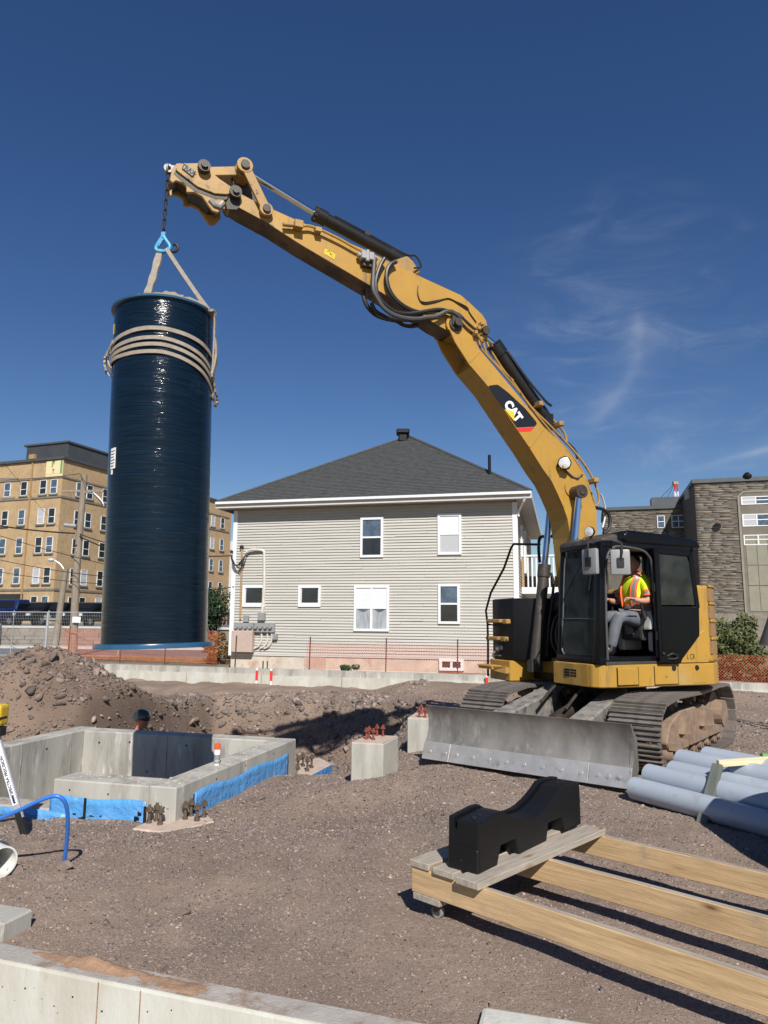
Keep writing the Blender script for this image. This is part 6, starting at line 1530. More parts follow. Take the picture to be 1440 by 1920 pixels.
b = MB(); b.box(.84, .90, .64, .80, 1.98, 2.14); mon = part('monitor', b, 'cab_dark', cab, bevel=.01); b = MB(); b.box(.83, .84, .655, .785, 1.995, 2.125); part('screen', b, 'seat_grey', mon)
b = MB(); b.cyl((.78, .92, 1.24), (.70, .92, 1.75), .018, 8); b.box(.72, .86, .86, .98, 1.24, 1.28); b.cyl((.78, .74, 1.24), (.70, .74, 1.75), .018, 8); part('travel_lever', b, 'cab_lining', cab)
b = MB(); b.cyl((.70, .60, 1.78), (.70, .60, 2.02), .045, 10); b.cyl((.70, .60, 2.02), (.70, .60, 2.07), .02, 8); part('bottle', b, 'door_glass', cab)
b = MB(); b.box(CB + .062, CB + .07, .62, 1.05, 2.12, 2.38); part('rear_window', b, 'blind_grey', cab)
# mirrors and lights
def mirror(c, tilt, arm0):
    c = Vector(c); b = MB(); b.box(-.035, .035, -.105, .105, -.14, .14)
    mm = Matrix.Translation(c) @ Matrix.Rotation(R(tilt), 4, 'Z'); b2 = MB(mm)
    b2.box(-.03, .03, -.115, .115, -.155, .155); mo = part('mirror', b2, 'white_plastic', bevel=.028, seg=2, smooth=True)
    b3 = MB(mm); b3.box(.031, .05, -.04, .04, -.06, .05); b3.tube([(.045, 0, .02), (.06, 0.02, .12), (.05, 0.02, .22)], .012, 6); part('mirror_bracket', b3, 'cab_dark', mo)
    b = MB(); top = mm @ Vector((.05, .02, .22)); b.tube([top, Vector(arm0) + Vector((0, 0, .02)), Vector(arm0)], .011, 6); part('mirror_arm', b, 'rubber_grey', mo)
q = ft(1107, 1053, 1.30); mirror(q, 8, (.98, 1.05, 2.68))
q = sd(1163, 1054, 1.46); mirror(q, 55, (.85, 1.25, 2.70))
q = ft(1106, 997, .95)
b = MB(); b.lathe(q, (.9, .4, -.05), [(.001, -.05), (.05, -.045), (.068, 0), (.062, .025)], 18); l1_ = part('cab_light', b, 'black_paint', smooth=True)
b = MB(); b.lathe(q, (.9, .4, -.05), [(.06, .024), (.001, .035)], 18); part('lens', b, 'lamp_glass', l1_); b = MB(); b.cyl(q + Vector((0, 0, -.05)), (q.x - .02, q.y, 2.76), .018, 8); part('light_stalk', b, 'cab_dark', l1_)
# ------------------------------------------------------------------ hanging tank, sling, chain
TB, TT = Vector((-2.50, 7.92, 1.435)), Vector((-2.60, 7.92, 5.21)); td = (TT - TB).normalized(); TL = (TT - TB).length; TR = .555
tank = thing('blue_tank', 'tall dark blue fibreglass tank hanging upright above the pit', 'tank', TB)
prof = [(TR, 0.0)]; zz = 0.0
while zz < TL:
    step = rng.uniform(.012, .045); r = TR + rng.normal(0, .0006) + .002 * math.sin(zz * 3.1); prof.append((r, zz)); zz += step
prof += [(TR, TL), (TR - .02, TL), (TR - .02, 0.0), (TR, 0.0)]
b = MB(); b.lathe(TB, td, prof, 128); obj('shell', b, 'frp', tank, smooth=1.2)
b = MB(); b.lathe(TB, td, [(TR - .01, 0), (TR + .015, .02), (TR + .075, .012), (TR + .08, 0.0), (TR + .078, -.035), (.02, -.04), (.02, -.012), (TR - .01, -.01)], 128); obj('base_flange', b, 'frp_rim', tank, smooth=0.6)
b = MB(); b.lathe(TB, td, [(TR - .012, TL - .01), (TR + .002, TL - .012), (TR + .032, TL + .0), (TR + .036, TL + .022), (TR + .01, TL + .034), (TR - .05, TL + .03), (TR - .055, TL - .01)], 128); obj('top_rim', b, 'frp_rim', tank, smooth=0.6)
def tpt(phi, hgt, r):      # phi: 0 faces the camera, positive to the right
    a = td.cross(Vector((0, 1, 0))).normalized(); f = a.cross(td).normalized()
    if f.y > 0: f = -f
    if a.x < 0: a = -a
    return TB + td * hgt + (f * math.cos(R(phi)) + a * math.sin(R(phi))) * r
def patch(p0, p1, h0, h1, r, name, m, th=.003, n=6):
    b = MB(); ang = [p0 + (p1 - p0) * k / n for k in range(n + 1)]
    A = [tpt(a, h0, r) for a in ang] + [tpt(a, h0, r + th) for a in ang]; B = [tpt(a, h1, r) for a in ang] + [tpt(a, h1, r + th) for a in ang]; m1 = n + 1; vs = A + B; fc = []
    for k in range(n): fc += [(k + m1, k + m1 + 1, k + 3 * m1 + 1, k + 3 * m1), (k, k + 1, k + m1 + 1, k + m1), (k + 2 * m1, k + 2 * m1 + 1, k + 3 * m1 + 1, k + 3 * m1)]
    fc += [(0, m1, 3 * m1, 2 * m1), (n, m1 + n, 3 * m1 + n, 2 * m1 + n)]
    b.add(vs, fc); return obj(name, b, m, tank)
lab = patch(-49, -38, 1.88, 2.11, TR + .004, 'paper_label', 'decal_white')
for k in range(6): patch(-48, -41 + (k % 3), 1.905 + k * .033, 1.915 + k * .033, TR + .0072, 'print_line', 'cab_dark', .0006, 3)
patch(-47, -43, 1.82, 1.87, TR + .004, 'paper_tag', 'decal_white')
patch(-62, -57, TL - .32, TL - .20, TR + .004, 'yellow_sticker', 'decal_yellow')
b = MB(); q = tpt(-73, 3.02, TR + .01); b.tube(curve_pts([q, q + Vector((-.05, 0, .04)), q + Vector((-.09, 0, .13))], 4), .006, 5); b.ball(q, .025, 8, 6); obj('cable_tie', b, 'blind', tank)
tpt0 = tpt
def tpt(phi, hgt, r): return tpt0(phi + 16.5, hgt, r)
sl = thing('lifting_sling', 'beige webbing sling wound round the tank top and up to the hook', 'sling', TT)
def band(pts, w, th, name='strap', fold=0.0):
    """Flat webbing along a path: width across the path as seen from the camera, slightly wavy."""
    P = curve_pts(pts, 8); b = MB(); V = []; n = len(P)
    for i, p in enumerate(P):
        d = (P[min(i + 1, n - 1)] - P[max(i - 1, 0)]).normalized(); out = (p - (TB + td * (p - TB).dot(td)))
        out = out.normalized() if out.length > .05 and p.z < TT.z + .02 else Vector((0, -1, 0))
        sx = d.cross(out).normalized(); out = sx.cross(d).normalized()
        ww = w * (1 + fold * math.sin(i * 1.3)) / 2; V += [p - sx * ww - out * th, p + sx * ww - out * th, p + sx * ww * .9 + out * th, p - sx * ww * .9 + out * th]
    fc = [(i * 4 + k, i * 4 + (k + 1) % 4, i * 4 + 4 + (k + 1) % 4, i * 4 + 4 + k) for i in range(n - 1) for k in range(4)] + [(0, 1, 2, 3), ((n - 1) * 4 + 3, (n - 1) * 4 + 2, (n - 1) * 4 + 1, (n - 1) * 4)]
    b.add(V, fc); return obj(name, b, 'strap', sl, smooth=0.9)
rr = TR + .012
for h0, hL, hR, w in ((3.41, 3.31, 3.25, .050), (3.30, 3.23, 3.05, .046), (3.225, 3.17, 2.96, .046), (3.14, 3.13, 2.85, .046)):
    pts = []
    for a in range(-180, 181, 15):
        if a < 0: h = h0 + (hL - h0) * (min(1, abs(a) / 80.0)) ** 2.2
        else: h = h0 + (hR - h0) * (min(1, a / 85.0)) ** 1.5
        if abs(a) > 90: h = h + (((hL + hR) / 2) - h) * (abs(a) - 90) / 90
        pts.append(tpt(a, h, rr + .006 * math.sin(a * .11 + h0)))
    band(pts, w, .006)
band([tpt(-88, 3.30, rr + .02), tpt(-92, 3.26, rr + .06), tpt(-93, 3.16, rr + .07), tpt(-91, 3.06, rr + .05)], .09, .012, 'knot', .25)
band([tpt(-70, 3.35, rr + .01), tpt(-80, 3.27, rr + .03), tpt(-88, 3.2, rr + .035), tpt(-84, 3.10, rr + .02), tpt(-78, 3.05, rr)], .06, .008, 'knot', .2)
band([tpt(84, 2.95, rr + .01), tpt(92, 2.88, rr + .05), tpt(96, 2.82, rr + .06), tpt(90, 2.76, rr + .03), tpt(80, 2.86, rr)], .06, .012, 'knot', .2)
band([tpt(70, 3.10, rr + .0), tpt(78, 3.0, rr + .02), tpt(84, 2.9, rr + .03)], .045, .01, 'knot', .2)
HK = Vector((-2.675, 7.92, 6.10))
e1 = tpt(54, TL + .045, TR + .01)
band([tpt(69, 3.02, rr + .02), tpt(71, 3.4, rr + .03), tpt(70, TL - .06, rr + .035), tpt(66, TL + .035, rr + .03), e1, e1.lerp(HK, .5) + Vector((.01, 0, .0)), HK + Vector((.05, -.01, -.02))], .050, .008, 'lifting_leg')
band([tpt(70, 3.05, rr + .02), tpt(74, 3.3, rr + .05), tpt(72, 3.5, rr + .04)], .07, .012, 'doubled_webbing', .12)
e2 = Vector((-2.82, 7.80, TT.z + .09))
band([e2 + Vector((0, 0, -.04)), e2 + Vector((.03, 0, .10)), e2.lerp(HK, .5) + Vector((.0, 0, -.02)), HK + Vector((-.03, .02, -.02))], .085, .014, 'lifting_leg', .12)
band([e2 + Vector((-.06, 0, -.03)), e2 + Vector((-.05, -.06, .04)), e2 + Vector((.10, -.14, .05)), e2 + Vector((.30, -.20, .0)), e2 + Vector((.50, -.22, -.03)), e1 + Vector((-.03, 0, .01))], .10, .022, 'loose_webbing', .2)
band([e2 + Vector((.22, -.17, .04)), e2 + Vector((.36, -.2, .05)), e2 + Vector((.52, -.2, -.0))], .07, .014, 'loose_webbing', .2)
ch = thing('lifting_chain', 'dark chain hanging from the coupler with a blue hook', 'chain', EYE)
top, bot = EYE + Vector((0, 0, -.02)), HK + Vector((0, 0, .17)); n = int((top - bot).length / .062)
lk = MB()
ringpts = [(.016 * math.copysign(1, math.cos(a)) * abs(math.cos(a)) ** .8, 0, .030 * math.sin(a) + .014 * (1 if math.sin(a) > 0 else -1)) for a in [2 * math.pi * k / 10 for k in range(10)]]
lk.tube([Vector(p) for p in ringpts + [ringpts[0]]], .0085, 6, caps=False)
me = None
for k in range(n):
    p = top.lerp(bot, (k + .5) / n); mtx = Matrix.Translation(p - EYE) @ Matrix.Rotation(R(90 * (k % 2) + 25), 4, 'Z')
    if me is None: o = obj('chain_link', lk, 'chain', ch, local=True, smooth=True); me = o.data
    else: o = bpy.data.objects.new('chain_link', me); COL.objects.link(o); o.parent = ch
    o.matrix_local = mtx
b = MB(); b.ring(top + Vector((-.012, 0, .02)), top + Vector((.012, 0, .02)), .062, .042, 16); obj('shackle', b, 'metal_grey', ch, smooth=True)
b = MB(); b.box(HK.x - .02, HK.x + .03, 7.90, 7.94, HK.z + .12, HK.z + .19)
b.tube(curve_pts([HK + Vector((.005, 0, .14)), HK + Vector((.045, 0, .08)), HK + Vector((.085, 0, .02)), HK + Vector((.075, 0, -.035)), HK + Vector((0, 0, -.055)), HK + Vector((-.065, 0, -.04)), HK + Vector((-.075, 0, .0)), HK + Vector((-.045, 0, .05))], 5), [.024] * 36, 10)
b.bar(HK + Vector((.0, 0, .13)), HK + Vector((-.06, 0, .02)), .03, .05); obj('hook', b, 'hook_blue', ch, smooth=True)
b = MB(); q = HK + Vector((.13, .03, .01)); b.tube(curve_pts([q + Vector((-.06, 0, -.02)), q + Vector((-.02, 0, -.05)), q + Vector((.03, 0, -.04)), q + Vector((.045, 0, .01)), q + Vector((.015, 0, .045)), q + Vector((-.015, 0, .04))], 5), .017, 8); obj('spare_hook', b, 'chain', ch, smooth=True)

# ------------------------------------------------------------------ concrete chamber
pv = lambda s, t, z: Vector((PN[0] + PA[0] * s + PB[0] * t, PN[1] + PA[1] * s + PB[1] * t, z))
pf = Frame(pv(0, 0, 0), (PB[0], PB[1], 0), (PA[0], PA[1], 0))       # along = t, out = s
cham = thing('concrete_chamber', 'square open concrete chamber in the ground with blue membrane on its outside', 'concrete pit', pv(0, 0, -.2))
def wallbox(name, t0, t1, s0, s1, z0, z1, m='concrete', par=None, bevel=.012):
    b = MB(); b.fbox(pf, t0, t1, s0, s1, z0, z1); return obj(name, b, m, par or cham, bevel=bevel)
TOPZ = .10
wallbox('wall', 0, PW, 0, PS, -1.7, TOPZ)                 # right wall
wallbox('wall', PW, PT - PW, PS - PW, PS, -1.7, TOPZ + .004)     # far wall
wallbox('wall', PT - PW, PT, -2.2, PS, -1.7, TOPZ + .012)        # left wall
wn_ = wallbox('wall', PW, 1.40, 0, PW + .05, -1.7, TOPZ - .004)          # near wall
wallbox('low_wall', 1.40, PT - PW, 0, .30, -1.7, -.20, 'concrete_top', bevel=.03)
b = MB()
for i in range(60):      # rough cast top: crumbs of mortar
    t, s = (rng.uniform(.02, 1.38), rng.uniform(.03, PW)) if i % 2 else (rng.uniform(.02, PW - .02), rng.uniform(.1, PS - .1)); q = pv(s, t, TOPZ + .001); r = rng.uniform(.008, .025); b.ball(q, r, 6, 4, (1, 1, .6))
obj('mortar_crumbs', b, 'concrete_top', cham, kind='stuff')
for (t0, t1, s, zz) in ((.30, 1.40, -.002, -.04),):
    b = MB(); b.fbox(pf, .30, 1.41, -.025, -.002, -.5, -.055); 
b = MB()      # membrane on the near wall: slightly wavy sheet
def sheet_wave(fn, n, m_, amp):
    V = []
    for i in range(n + 1):
        for j in range(m_ + 1):
            V.append(fn(i / n, j / m_, amp * (math.sin(i * .9) * .5 + math.sin(i * 2.3 + j * .7) * .5 + math.sin(j * 2.1 + i * .4) * .4)))
    k = MB(); k.add(V, [(i * (m_ + 1) + j, (i + 1) * (m_ + 1) + j, (i + 1) * (m_ + 1) + j + 1, i * (m_ + 1) + j + 1) for i in range(n) for j in range(m_)])
    o = len(k.v); return k
def sheet_obj(name, fn, n, m_, amp, m='membrane'):
    k = sheet_wave(fn, n, m_, amp); o = obj(name, k, m, cham, smooth=True); md = o.modifiers.new('thick', 'SOLIDIFY'); md.thickness = .004; md.offset = -1; return o
sheet_obj('membrane', lambda u, v, w: pv(-.012 + w, .31 + 1.10 * u, -.50 + (.455 - .02 * u + .01 * math.sin(u * 9)) * v), 26, 8, .004)
sheet_obj('membrane', lambda u, v, w: pv(-.03 + w, 1.20 + 2.2 * u, -.55 + (.33 + .02 * math.sin(u * 7)) * v), 26, 6, .008)
sheet_obj('membrane', lambda u, v, w: pv(.34 + 2.42 * u, -.014 + w, -.52 + (.50 - .02 * u + .022 * math.sin(u * 13) * (1 - .4 * u)) * v), 44, 8, .005)
b = MB(); b.fbox(pf, .98, 1.01, -.02, -.017, -.50, -.06); b.fbox(pf, .30, .33, -.022, -.018, -.5, -.09); obj('tar_seam', b, 'black_tar', cham)
b = MB()
for k in range(16): 
    t, z = rng.uniform(.30, .42), rng.uniform(-.40, -.14); b.fbox(pf, t, t + rng.uniform(.01, .05), -.0235, -.0195, z, z + rng.uniform(.01, .04))
for k in range(14):
    t, z = rng.uniform(.74, 1.18), rng.uniform(-.32, -.22); b.fbox(pf, t, t + rng.uniform(.01, .06), -.0225, -.019, z, z + rng.uniform(.006, .018))
obj('tar_smear', b, 'black_tar', cham, kind='stuff')
b = MB(); b.fbox(pf, -.012, -.008, .32, .355, -.5, -.03); obj('tar_seam', b, 'black_tar', cham)
b = MB()
for (t, s, z, fc) in ((.12, -.003, -.09, 0), (.75, -.003, -.01, 0), (1.2, -.003, .0, 0)): b.fbox(pf, t - .008, t + .008, s, s + .004, z - .008, z + .008)
for (s, z) in ((.16, -.08), (.8, .02), (1.5, .03), (2.3, .03)): b.fbox(pf, -.003, 0, s - .008, s + .008, z - .008, z + .008)
for (t, z) in ((2.4, -.02), (1.5, -.02), (2.9, -.05), (2.1, -.4)): b.fbox(pf, t - .012, t + .012, PS - PW - .004, PS - PW, z - .012, z + .012)
for (s, z) in ((2.0, -.03), (1.2, -.05), (.4, -.06)): b.fbox(pf, PT - PW - .003, PT - PW, s - .012, s + .012, z - .012, z + .012)
obj('tie_hole', b, 'black_tar', cham, kind='stuff')
b = MB()
for s in (-.3, .62, 1.55, 2.48): b.fbox(pf, PT - PW - .004, PT - PW, s - .006, s + .006, -1.2, TOPZ)
for t in (.9, 1.8, 2.75): b.fbox(pf, t - .006, t + .006, PS - PW - .004, PS - PW, -1.2, TOPZ)
obj('form_joint', b, 'concrete_top', cham)

def anchor(parent, p, h, r=.014, m='bolt_brown'):
    p = Vector(p); b = MB(); b.cyl(p, p + Vector((0, 0, h)), r, 8); b.cyl(p, p + Vector((0, 0, .022)), r * 1.9, 8); b.cyl(p + Vector((0, 0, h * .70)), p + Vector((0, 0, h * .86)), r * 2.1, 6); b.cyl(p + Vector((0, 0, h * .66)), p + Vector((0, 0, h * .70)), r * 2.5, 10)
    obj('anchor_bolt', b, m, parent)
def pad(label, pts, z0, z1, bolts, bh=.15, r=.015):
    t = thing('column_pad', label, 'concrete pad', pts[0]); b = MB(); b.prism([Vector((p.x, p.y, z0)) for p in pts], (0, 0, z1 - z0)); obj('slab', b, 'pad_pink', t, bevel=.02)
    for p in bolts: anchor(t, p, bh, r)
    return t
PZ = -.212
b0 = [at_z(*p, PZ) for p in ((245, 1553), (318, 1562), (405, 1540), (392, 1528), (350, 1530), (292, 1532))]
pd = pad('pinkish concrete pad at the chamber corner nearest the camera with eight anchor bolts', b0, -.45, PZ, [at_z(*p, PZ) for p in ((279, 1543), (300, 1546), (293, 1539), (317, 1538), (347, 1536), (369, 1539), (358, 1530), (382, 1532))], .165)
b = MB(); b.fbox(pf, .10, .62, -.34, -.30, -.5, PZ - .02); obj('membrane_flap', b, 'membrane', pd)
c1 = [at_z(*p, -.34) for p in ((556, 1452), (583, 1453), (623, 1432), (600, 1420), (560, 1425))]
p2 = pad('pinkish concrete pad at the far right chamber corner with four anchor bolts', c1, -.8, -.34, [at_z(*p, -.34) for p in ((559, 1443), (576, 1446), (568, 1437), (584, 1440))], .19, .016)
b = MB(); e0, e1_ = c1[1], c1[2]; b.prism([e0 + Vector((.0, -.02, -.003)), e1_ + Vector((0.0, -.02, -.003)), e1_ + Vector((0, -.02, -.35)), e0 + Vector((0, -.02, -.35))], (0, -.012, 0)); obj('membrane_flap', b, 'membrane', p2)

# ------------------------------------------------------------------ column piers
def pier(label, cs, z0, z1, bolts):
    t = thing('column_pier', label, 'concrete pier', (cs[0][0], cs[0][1], z0), 0, 'concrete column piers'); b = MB(); b.prism([Vector((x, y, z0)) for x, y in cs], (0, 0, z1 - z0)); obj('pier', b, 'concrete', t, bevel=.012)
    b = MB(); cxm, cym = sum(c[0] for c in cs) / 4, sum(c[1] for c in cs) / 4; b.prism([Vector((cxm + (x - cxm) * .96, cym + (y - cym) * .96, z1)) for x, y in cs], (0, 0, .004)); obj('pier_top', b, 'pad_pink', t)
    for px, py in bolts: anchor(t, at_z(px, py, z1), .14, .013, 'bolt_red')
pier('low concrete pier with red anchor bolts standing free left of the blade', [(-.365, 8.607), (.012, 8.515), (.20, 9.09), (-.177, 9.18)], -.7, .30, ((687, 1387), (700, 1388), (707, 1380), (718, 1381), (692, 1384)))
pier('concrete pier with red anchor bolts half hidden behind the blade end', [(.345, 10.2), (.72, 10.11), (.86, 10.7), (.49, 10.78)], -.7, .375, ((786, 1345), (797, 1346), (790, 1339), (801, 1339)))

# ------------------------------------------------------------------ foreground walls and block
gf = Frame(Vector((-1.11, 3.663, 0)), (0.9487, -0.3161, 0), (-0.3161, -0.9487, 0))
GT = .055
fgw = thing('concrete_wall', 'pale concrete foundation wall in the foreground with red dirt on its top', 'concrete wall', gf.p(0, 0, 0))
b = MB(); b.fbox(gf, -3.2, 1.50, .0, .15, -1.0, GT); obj('wall', b, 'concrete_pale', fgw, bevel=.014, seg=2)
b = MB(); b.fbox(gf, -3.15, 1.48, .010, .140, GT, GT + .003); obj('wall_top', b, 'concrete_top', fgw)
V, Fc = [], []
na, no = 150, 14
for i in range(na + 1):
    for j in range(no + 1):
        a = -2.2 + 3.05 * i / na; o = .012 + .112 * j / no + .010 * math.sin(a * 5.0); x, y = gf.p(a, o, 0).xy
        e = math.sin(math.pi * j / no) ** .6 * (sst(np.array(a), -2.2, -2.0) * sst(np.array(-a), -.50, -.15))
        h = (.032 + .030 * float(pn(np.array(x * 4.0), np.array(y * 4.0))) + .018 * float(pn(np.array(x * 17.0), np.array(y * 17.0))) + .010 * float(pn(np.array(x * 47.0), np.array(y * 47.0)))) * float(e)
        lump = .5 + 1.2 * float(pn(np.array(a * 1.1 + 3.0), np.array(o * 6.0)))
        V.append(tuple(gf.p(a, o, GT + .002 + max(-.01, h * max(0, lump) * 1.5 - .006)) - fgw.location))
for i in range(na):
    for j in range(no): k = i * (no + 1) + j; Fc.append((k, k + no + 1, k + no + 2, k + 1))
np_mesh('red_dirt', V, Fc, 'red_dirt', fgw, smooth=True, kind='stuff')
b = MB()
for a in (.08, -.15): b.fbox(gf, a, a + .005, .149, .1525, -.9, GT - .01)
obj('form_joint', b, 'red_dirt', fgw)
b = MB()
for k in range(34):
    a, z = rng.uniform(-1.1, 1.2), rng.uniform(-.35, .0); r = rng.uniform(.002, .007); b.fbox(gf, a, a + r * 1.4, .1495, .152, z, z + r)
obj('pock_mark', b, 'black_tar', fgw, kind='stuff')
w2 = thing('concrete_wall', 'pale concrete wall end at the bottom right of the foreground beside the timber frame', 'concrete wall', Vector((.446, 3.375, 0)))
b = MB(); b.fbox(Frame((.446, 3.375, 0), (.962, -.272, 0), (-.272, -.962, 0)), 0, 1.5, 0, .32, -1.0, GT); obj('wall', b, 'concrete_pale', w2, bevel=.02, seg=2)
q = at_z(20, 1725, .10); bl = thing('concrete_block', 'small grey concrete block cut off by the left edge above the foreground wall', 'concrete block', q)
b = MB(); b.fbox(Frame(q, (.954, -.3, 0), (-.3, -.954, 0)), -.75, 0.0, -.16, .05, -.3, 0.0); obj('block', b, 'concrete', bl, bevel=.01)

# ------------------------------------------------------------------ timber frame on casters and the black cradle
TD, TE = Vector((.721, -.693, 0)).normalized(), Vector((.693, .721, 0)).normalized(); TO = Vector((.179, 4.45, 0))
tp = lambda d, e, z: TO + TD * d + TE * e + Vector((0, 0, z))
ZB0, ZB1 = .140, .280
wf = thing('timber_skid', 'long timber skid of three beams on small casters lying in the right foreground', 'timber skid', tp(0, 0, 0))
def beam(d0, d1, e0, e1, z0, z1, name, m='lumber', bevel=.004):
    """Board built along its own axis so the grain runs with it."""
    ln = d1 - d0 if name == 'beam' else e1 - e0; b = MB()
    if name == 'beam':
        mtx = Matrix(((TD.x, TE.x, 0, tp(d0, e0, 0).x), (TD.y, TE.y, 0, tp(d0, e0, 0).y), (0, 0, 1, z0), (0, 0, 0, 1))); b.box(0, d1 - d0, 0, e1 - e0, 0, z1 - z0)
    else:
        mtx = Matrix(((TE.x, -TD.x, 0, tp(d1, e0, 0).x), (TE.y, -TD.y, 0, tp(d1, e0, 0).y), (0, 0, 1, z0), (0, 0, 0, 1))); b.box(0, e1 - e0, 0, d1 - d0, 0, z1 - z0)
    n = MB(); n.v = [tuple(Vector(p) + Vector((3.7 * len(bpy.data.objects) % 50, 0, 0)) * 0) for p in b.v]; n.f, n.mi = b.f, b.mi
    o = obj(name, n, m, wf, local=True, bevel=bevel); o.matrix_local = MW[wf.name].inverted() @ mtx
    if name == 'beam':
        k = MB(); k.box(.54, d1 - d0 - .01, .003, e1 - e0 - .003, z1 - z0, z1 - z0 + .0015); obj('weathered_edge', k, 'lumber_grey', o, local=True)
    return o
for e0 in (0.0, .67, 1.35): beam(.0, 4.2, e0, e0 + .038, ZB0, ZB1, 'beam')
beam(-.01, .14, -.01, 1.38, ZB1, ZB1 + .038, 'board', 'lumber_grey'); beam(.175, .325, -.02, 1.37, ZB1, ZB1 + .037, 'board', 'lumber_grey'); beam(.365, .52, -.05, 1.40, ZB1, ZB1 + .039, 'board', 'lumber_grey')
beam(.01, .21, .0, 1.38, ZB0 - .038, ZB0, 'board', 'lumber_grey'); beam(3.6, 3.75, 0, 1.38, ZB0 - .038, ZB0, 'board', 'lumber_grey')
for d, e in ((.15, .06), (.15, 1.3), (3.68, .06), (3.68, 1.3)):
    b = MB(); c = tp(d, e, 0); zg = gz(c.x, c.y); b.cyl(c - TE * .014 + Vector((0, 0, zg + .036)), c + TE * .014 + Vector((0, 0, zg + .036)), .036, 16); cs = obj('caster', b, 'metal_grey', wf, smooth=True)
    b = MB(); b.fbox(Frame(c, TD, TE), -.04, .04, -.035, .035, ZB0 - .046, ZB0 - .038); 
    for s in (-.022, .022): b.fbox(Frame(c, TD, TE), -.02, .03, s - .003, s + .003, zg + .03, ZB0 - .044)
    obj('caster_fork', b, 'greasy', cs)
CDv = Vector((.639, .769, 0)).normalized(); CDn = Vector((.769, -.639, 0)); c0 = Vector((.388, 4.318, ZB1 + .039)); LC = 1.26
cp = lambda s, w, z: c0 + CDv * s * 1.05 + CDn * w + Vector((0, 0, z * 1.04))
cr = thing('pipe_cradle', 'black plastic saddle shaped pipe cradle on the grey boards', 'cradle', c0)
top = [(0, .255), (.20, .272), (.26, .270)] + [(.26 + (.98 - .26) * k / 16, .270 - .102 * math.sin(math.pi * k / 16) ** .9 + .010 * k / 16) for k in range(1, 16)] + [(.98, .280), (1.06, .286), (1.20, .278), (1.255, .268)]
bottom = [(1.26, .0), (1.02, .0), (.98, .10), (.80, .10), (.77, .0), (.43, .0), (.39, .095), (.23, .095), (.19, 0), (0.0, 0.0), (-.005, .10)]
def slab(w0, w1, dz=0.0, inset=0.0):
    b = MB(); b.prism([cp(s, w0, z + (dz if z > .12 else 0)) for s, z in top + bottom], CDn * (w1 - w0)); return b
body = obj('cradle_body', slab(.055, .20), 'black_poly', cr, bevel=.008, seg=2)
obj('cradle_flange', slab(.0, .035, .012), 'black_poly', cr, bevel=.006, seg=2)
obj('cradle_web', slab(.03, .06, -.05), 'black_poly', cr)
for s, z in ((.10, .264), (1.12, .284)):
    b = MB(); 
    for k in (-1, 1): b.cyl(cp(s + .028 * k, .125, z - .01), cp(s + .028 * k, .125, z + .003), .020, 16)
    obj('bolt_recess', b, 'cab_dark', body)
b = MB(); q = cp(-.006, .09, .05); b.ball(q, .007, 8, 6); obj('screw', b, 'chrome', body)
b = MB(); b.prism([cp(-.012, .0, .0), cp(-.012, .2, .0), cp(-.012, .2, .12), cp(-.012, .0, .12)], CDv * .03); obj('end_step', b, 'black_poly', body, bevel=.006)

# ------------------------------------------------------------------ stack of pipes
PD = Vector((.470, -.883, 0)).normalized(); PEn = Vector((.883, .470, 0)); PR = .107
ends = [(1190, 1478), (1217, 1453), (1262, 1447), (1277, 1425), (1325, 1420)]
base = at_z(1190, 1478, PR); pe = base.dot(PEn)
def pipe(c, L, label, m='pvc_blue', r=PR):
    t = thing('drain_pipe', label, 'pipe', c, 0, 'blue grey drain pipes in the stack'); c = Vector(c); b = MB(); b.ring(c, c + PD * L, r, r - .012, 40); obj('pipe', b, m, t, smooth=0.6)
    return t
labs = ['blue grey pipe lying lowest and nearest in the stack beside the blade', 'blue grey pipe resting behind the nearest one, passing under the post', 'blue grey pipe third from the front of the stack', 'dusty grey pipe fourth from the front of the stack', 'pale pipe lying furthest back in the stack under the pale board']
cen = []
for i, px in enumerate(ends):
    ry = pxray(*px); t_ = (pe + .19 * i - Vector((0, 0, 1.7)).dot(PEn)) / ry.dot(PEn); c = CAM + ry * t_; cen.append(c); pipe(c, 5.0, labs[i])
for i, lb in ((2, 'blue grey pipe underneath the middle of the stack'), (3, 'blue grey pipe on the ground under the back of the stack'), (4, 'blue grey pipe at the bottom rear of the stack')):
    c = cen[i] + PD * .5; pipe(Vector((c.x, c.y, PR)) + PEn * .12, 4.5, lb)
for k, lb in ((0, 'blue grey pipe furthest right in the stack behind the pale board'), (1, 'second pale pipe behind the board at the right edge')):
    c = cen[4] + PEn * (.22 + .2 * k) + PD * (.55 + .2 * k); pipe(Vector((c.x, c.y, cen[4].z - .03 - .06 * k)), 4.0, lb)
b0_, b1_ = at_z(1316, 1545, 0.0), None
ry = pxray(1346, 1434); t_ = (b0_ + PEn * .38 - CAM).dot(PEn) / ry.dot(PEn); b1_ = CAM + ry * t_
ps = thing('timber_post', 'dark grey green timber post leaning across the pipe stack', 'timber post', b0_)
b = MB(); ln = (b1_ - b0_); mt = ln.to_track_quat('X', 'Z').to_matrix().to_4x4(); mt.translation = b0_
k = MB(); k.box(-.03, ln.length, -.045, .045, -.02, .02); o = obj('post', k, 'post_green', ps, local=True, bevel=.003); o.matrix_local = MW[ps.name].inverted() @ mt
e_ = b1_ + PEn * .95 + PD * .25 + Vector((0, 0, .02)); pb_ = thing('timber_board', 'pale new timber lying over the pipes from the top of the post', 'timber', b1_)
ln = e_ - b1_; mt = ln.to_track_quat('X', 'Z').to_matrix().to_4x4(); mt.translation = b1_ + Vector((0, 0, .012)); k = MB(); k.box(.0, ln.length, -.02, .02, -.03, .03); o = obj('board', k, 'lumber_pale', pb_, local=True, bevel=.003); o.matrix_local = MW[pb_.name].inverted() @ mt
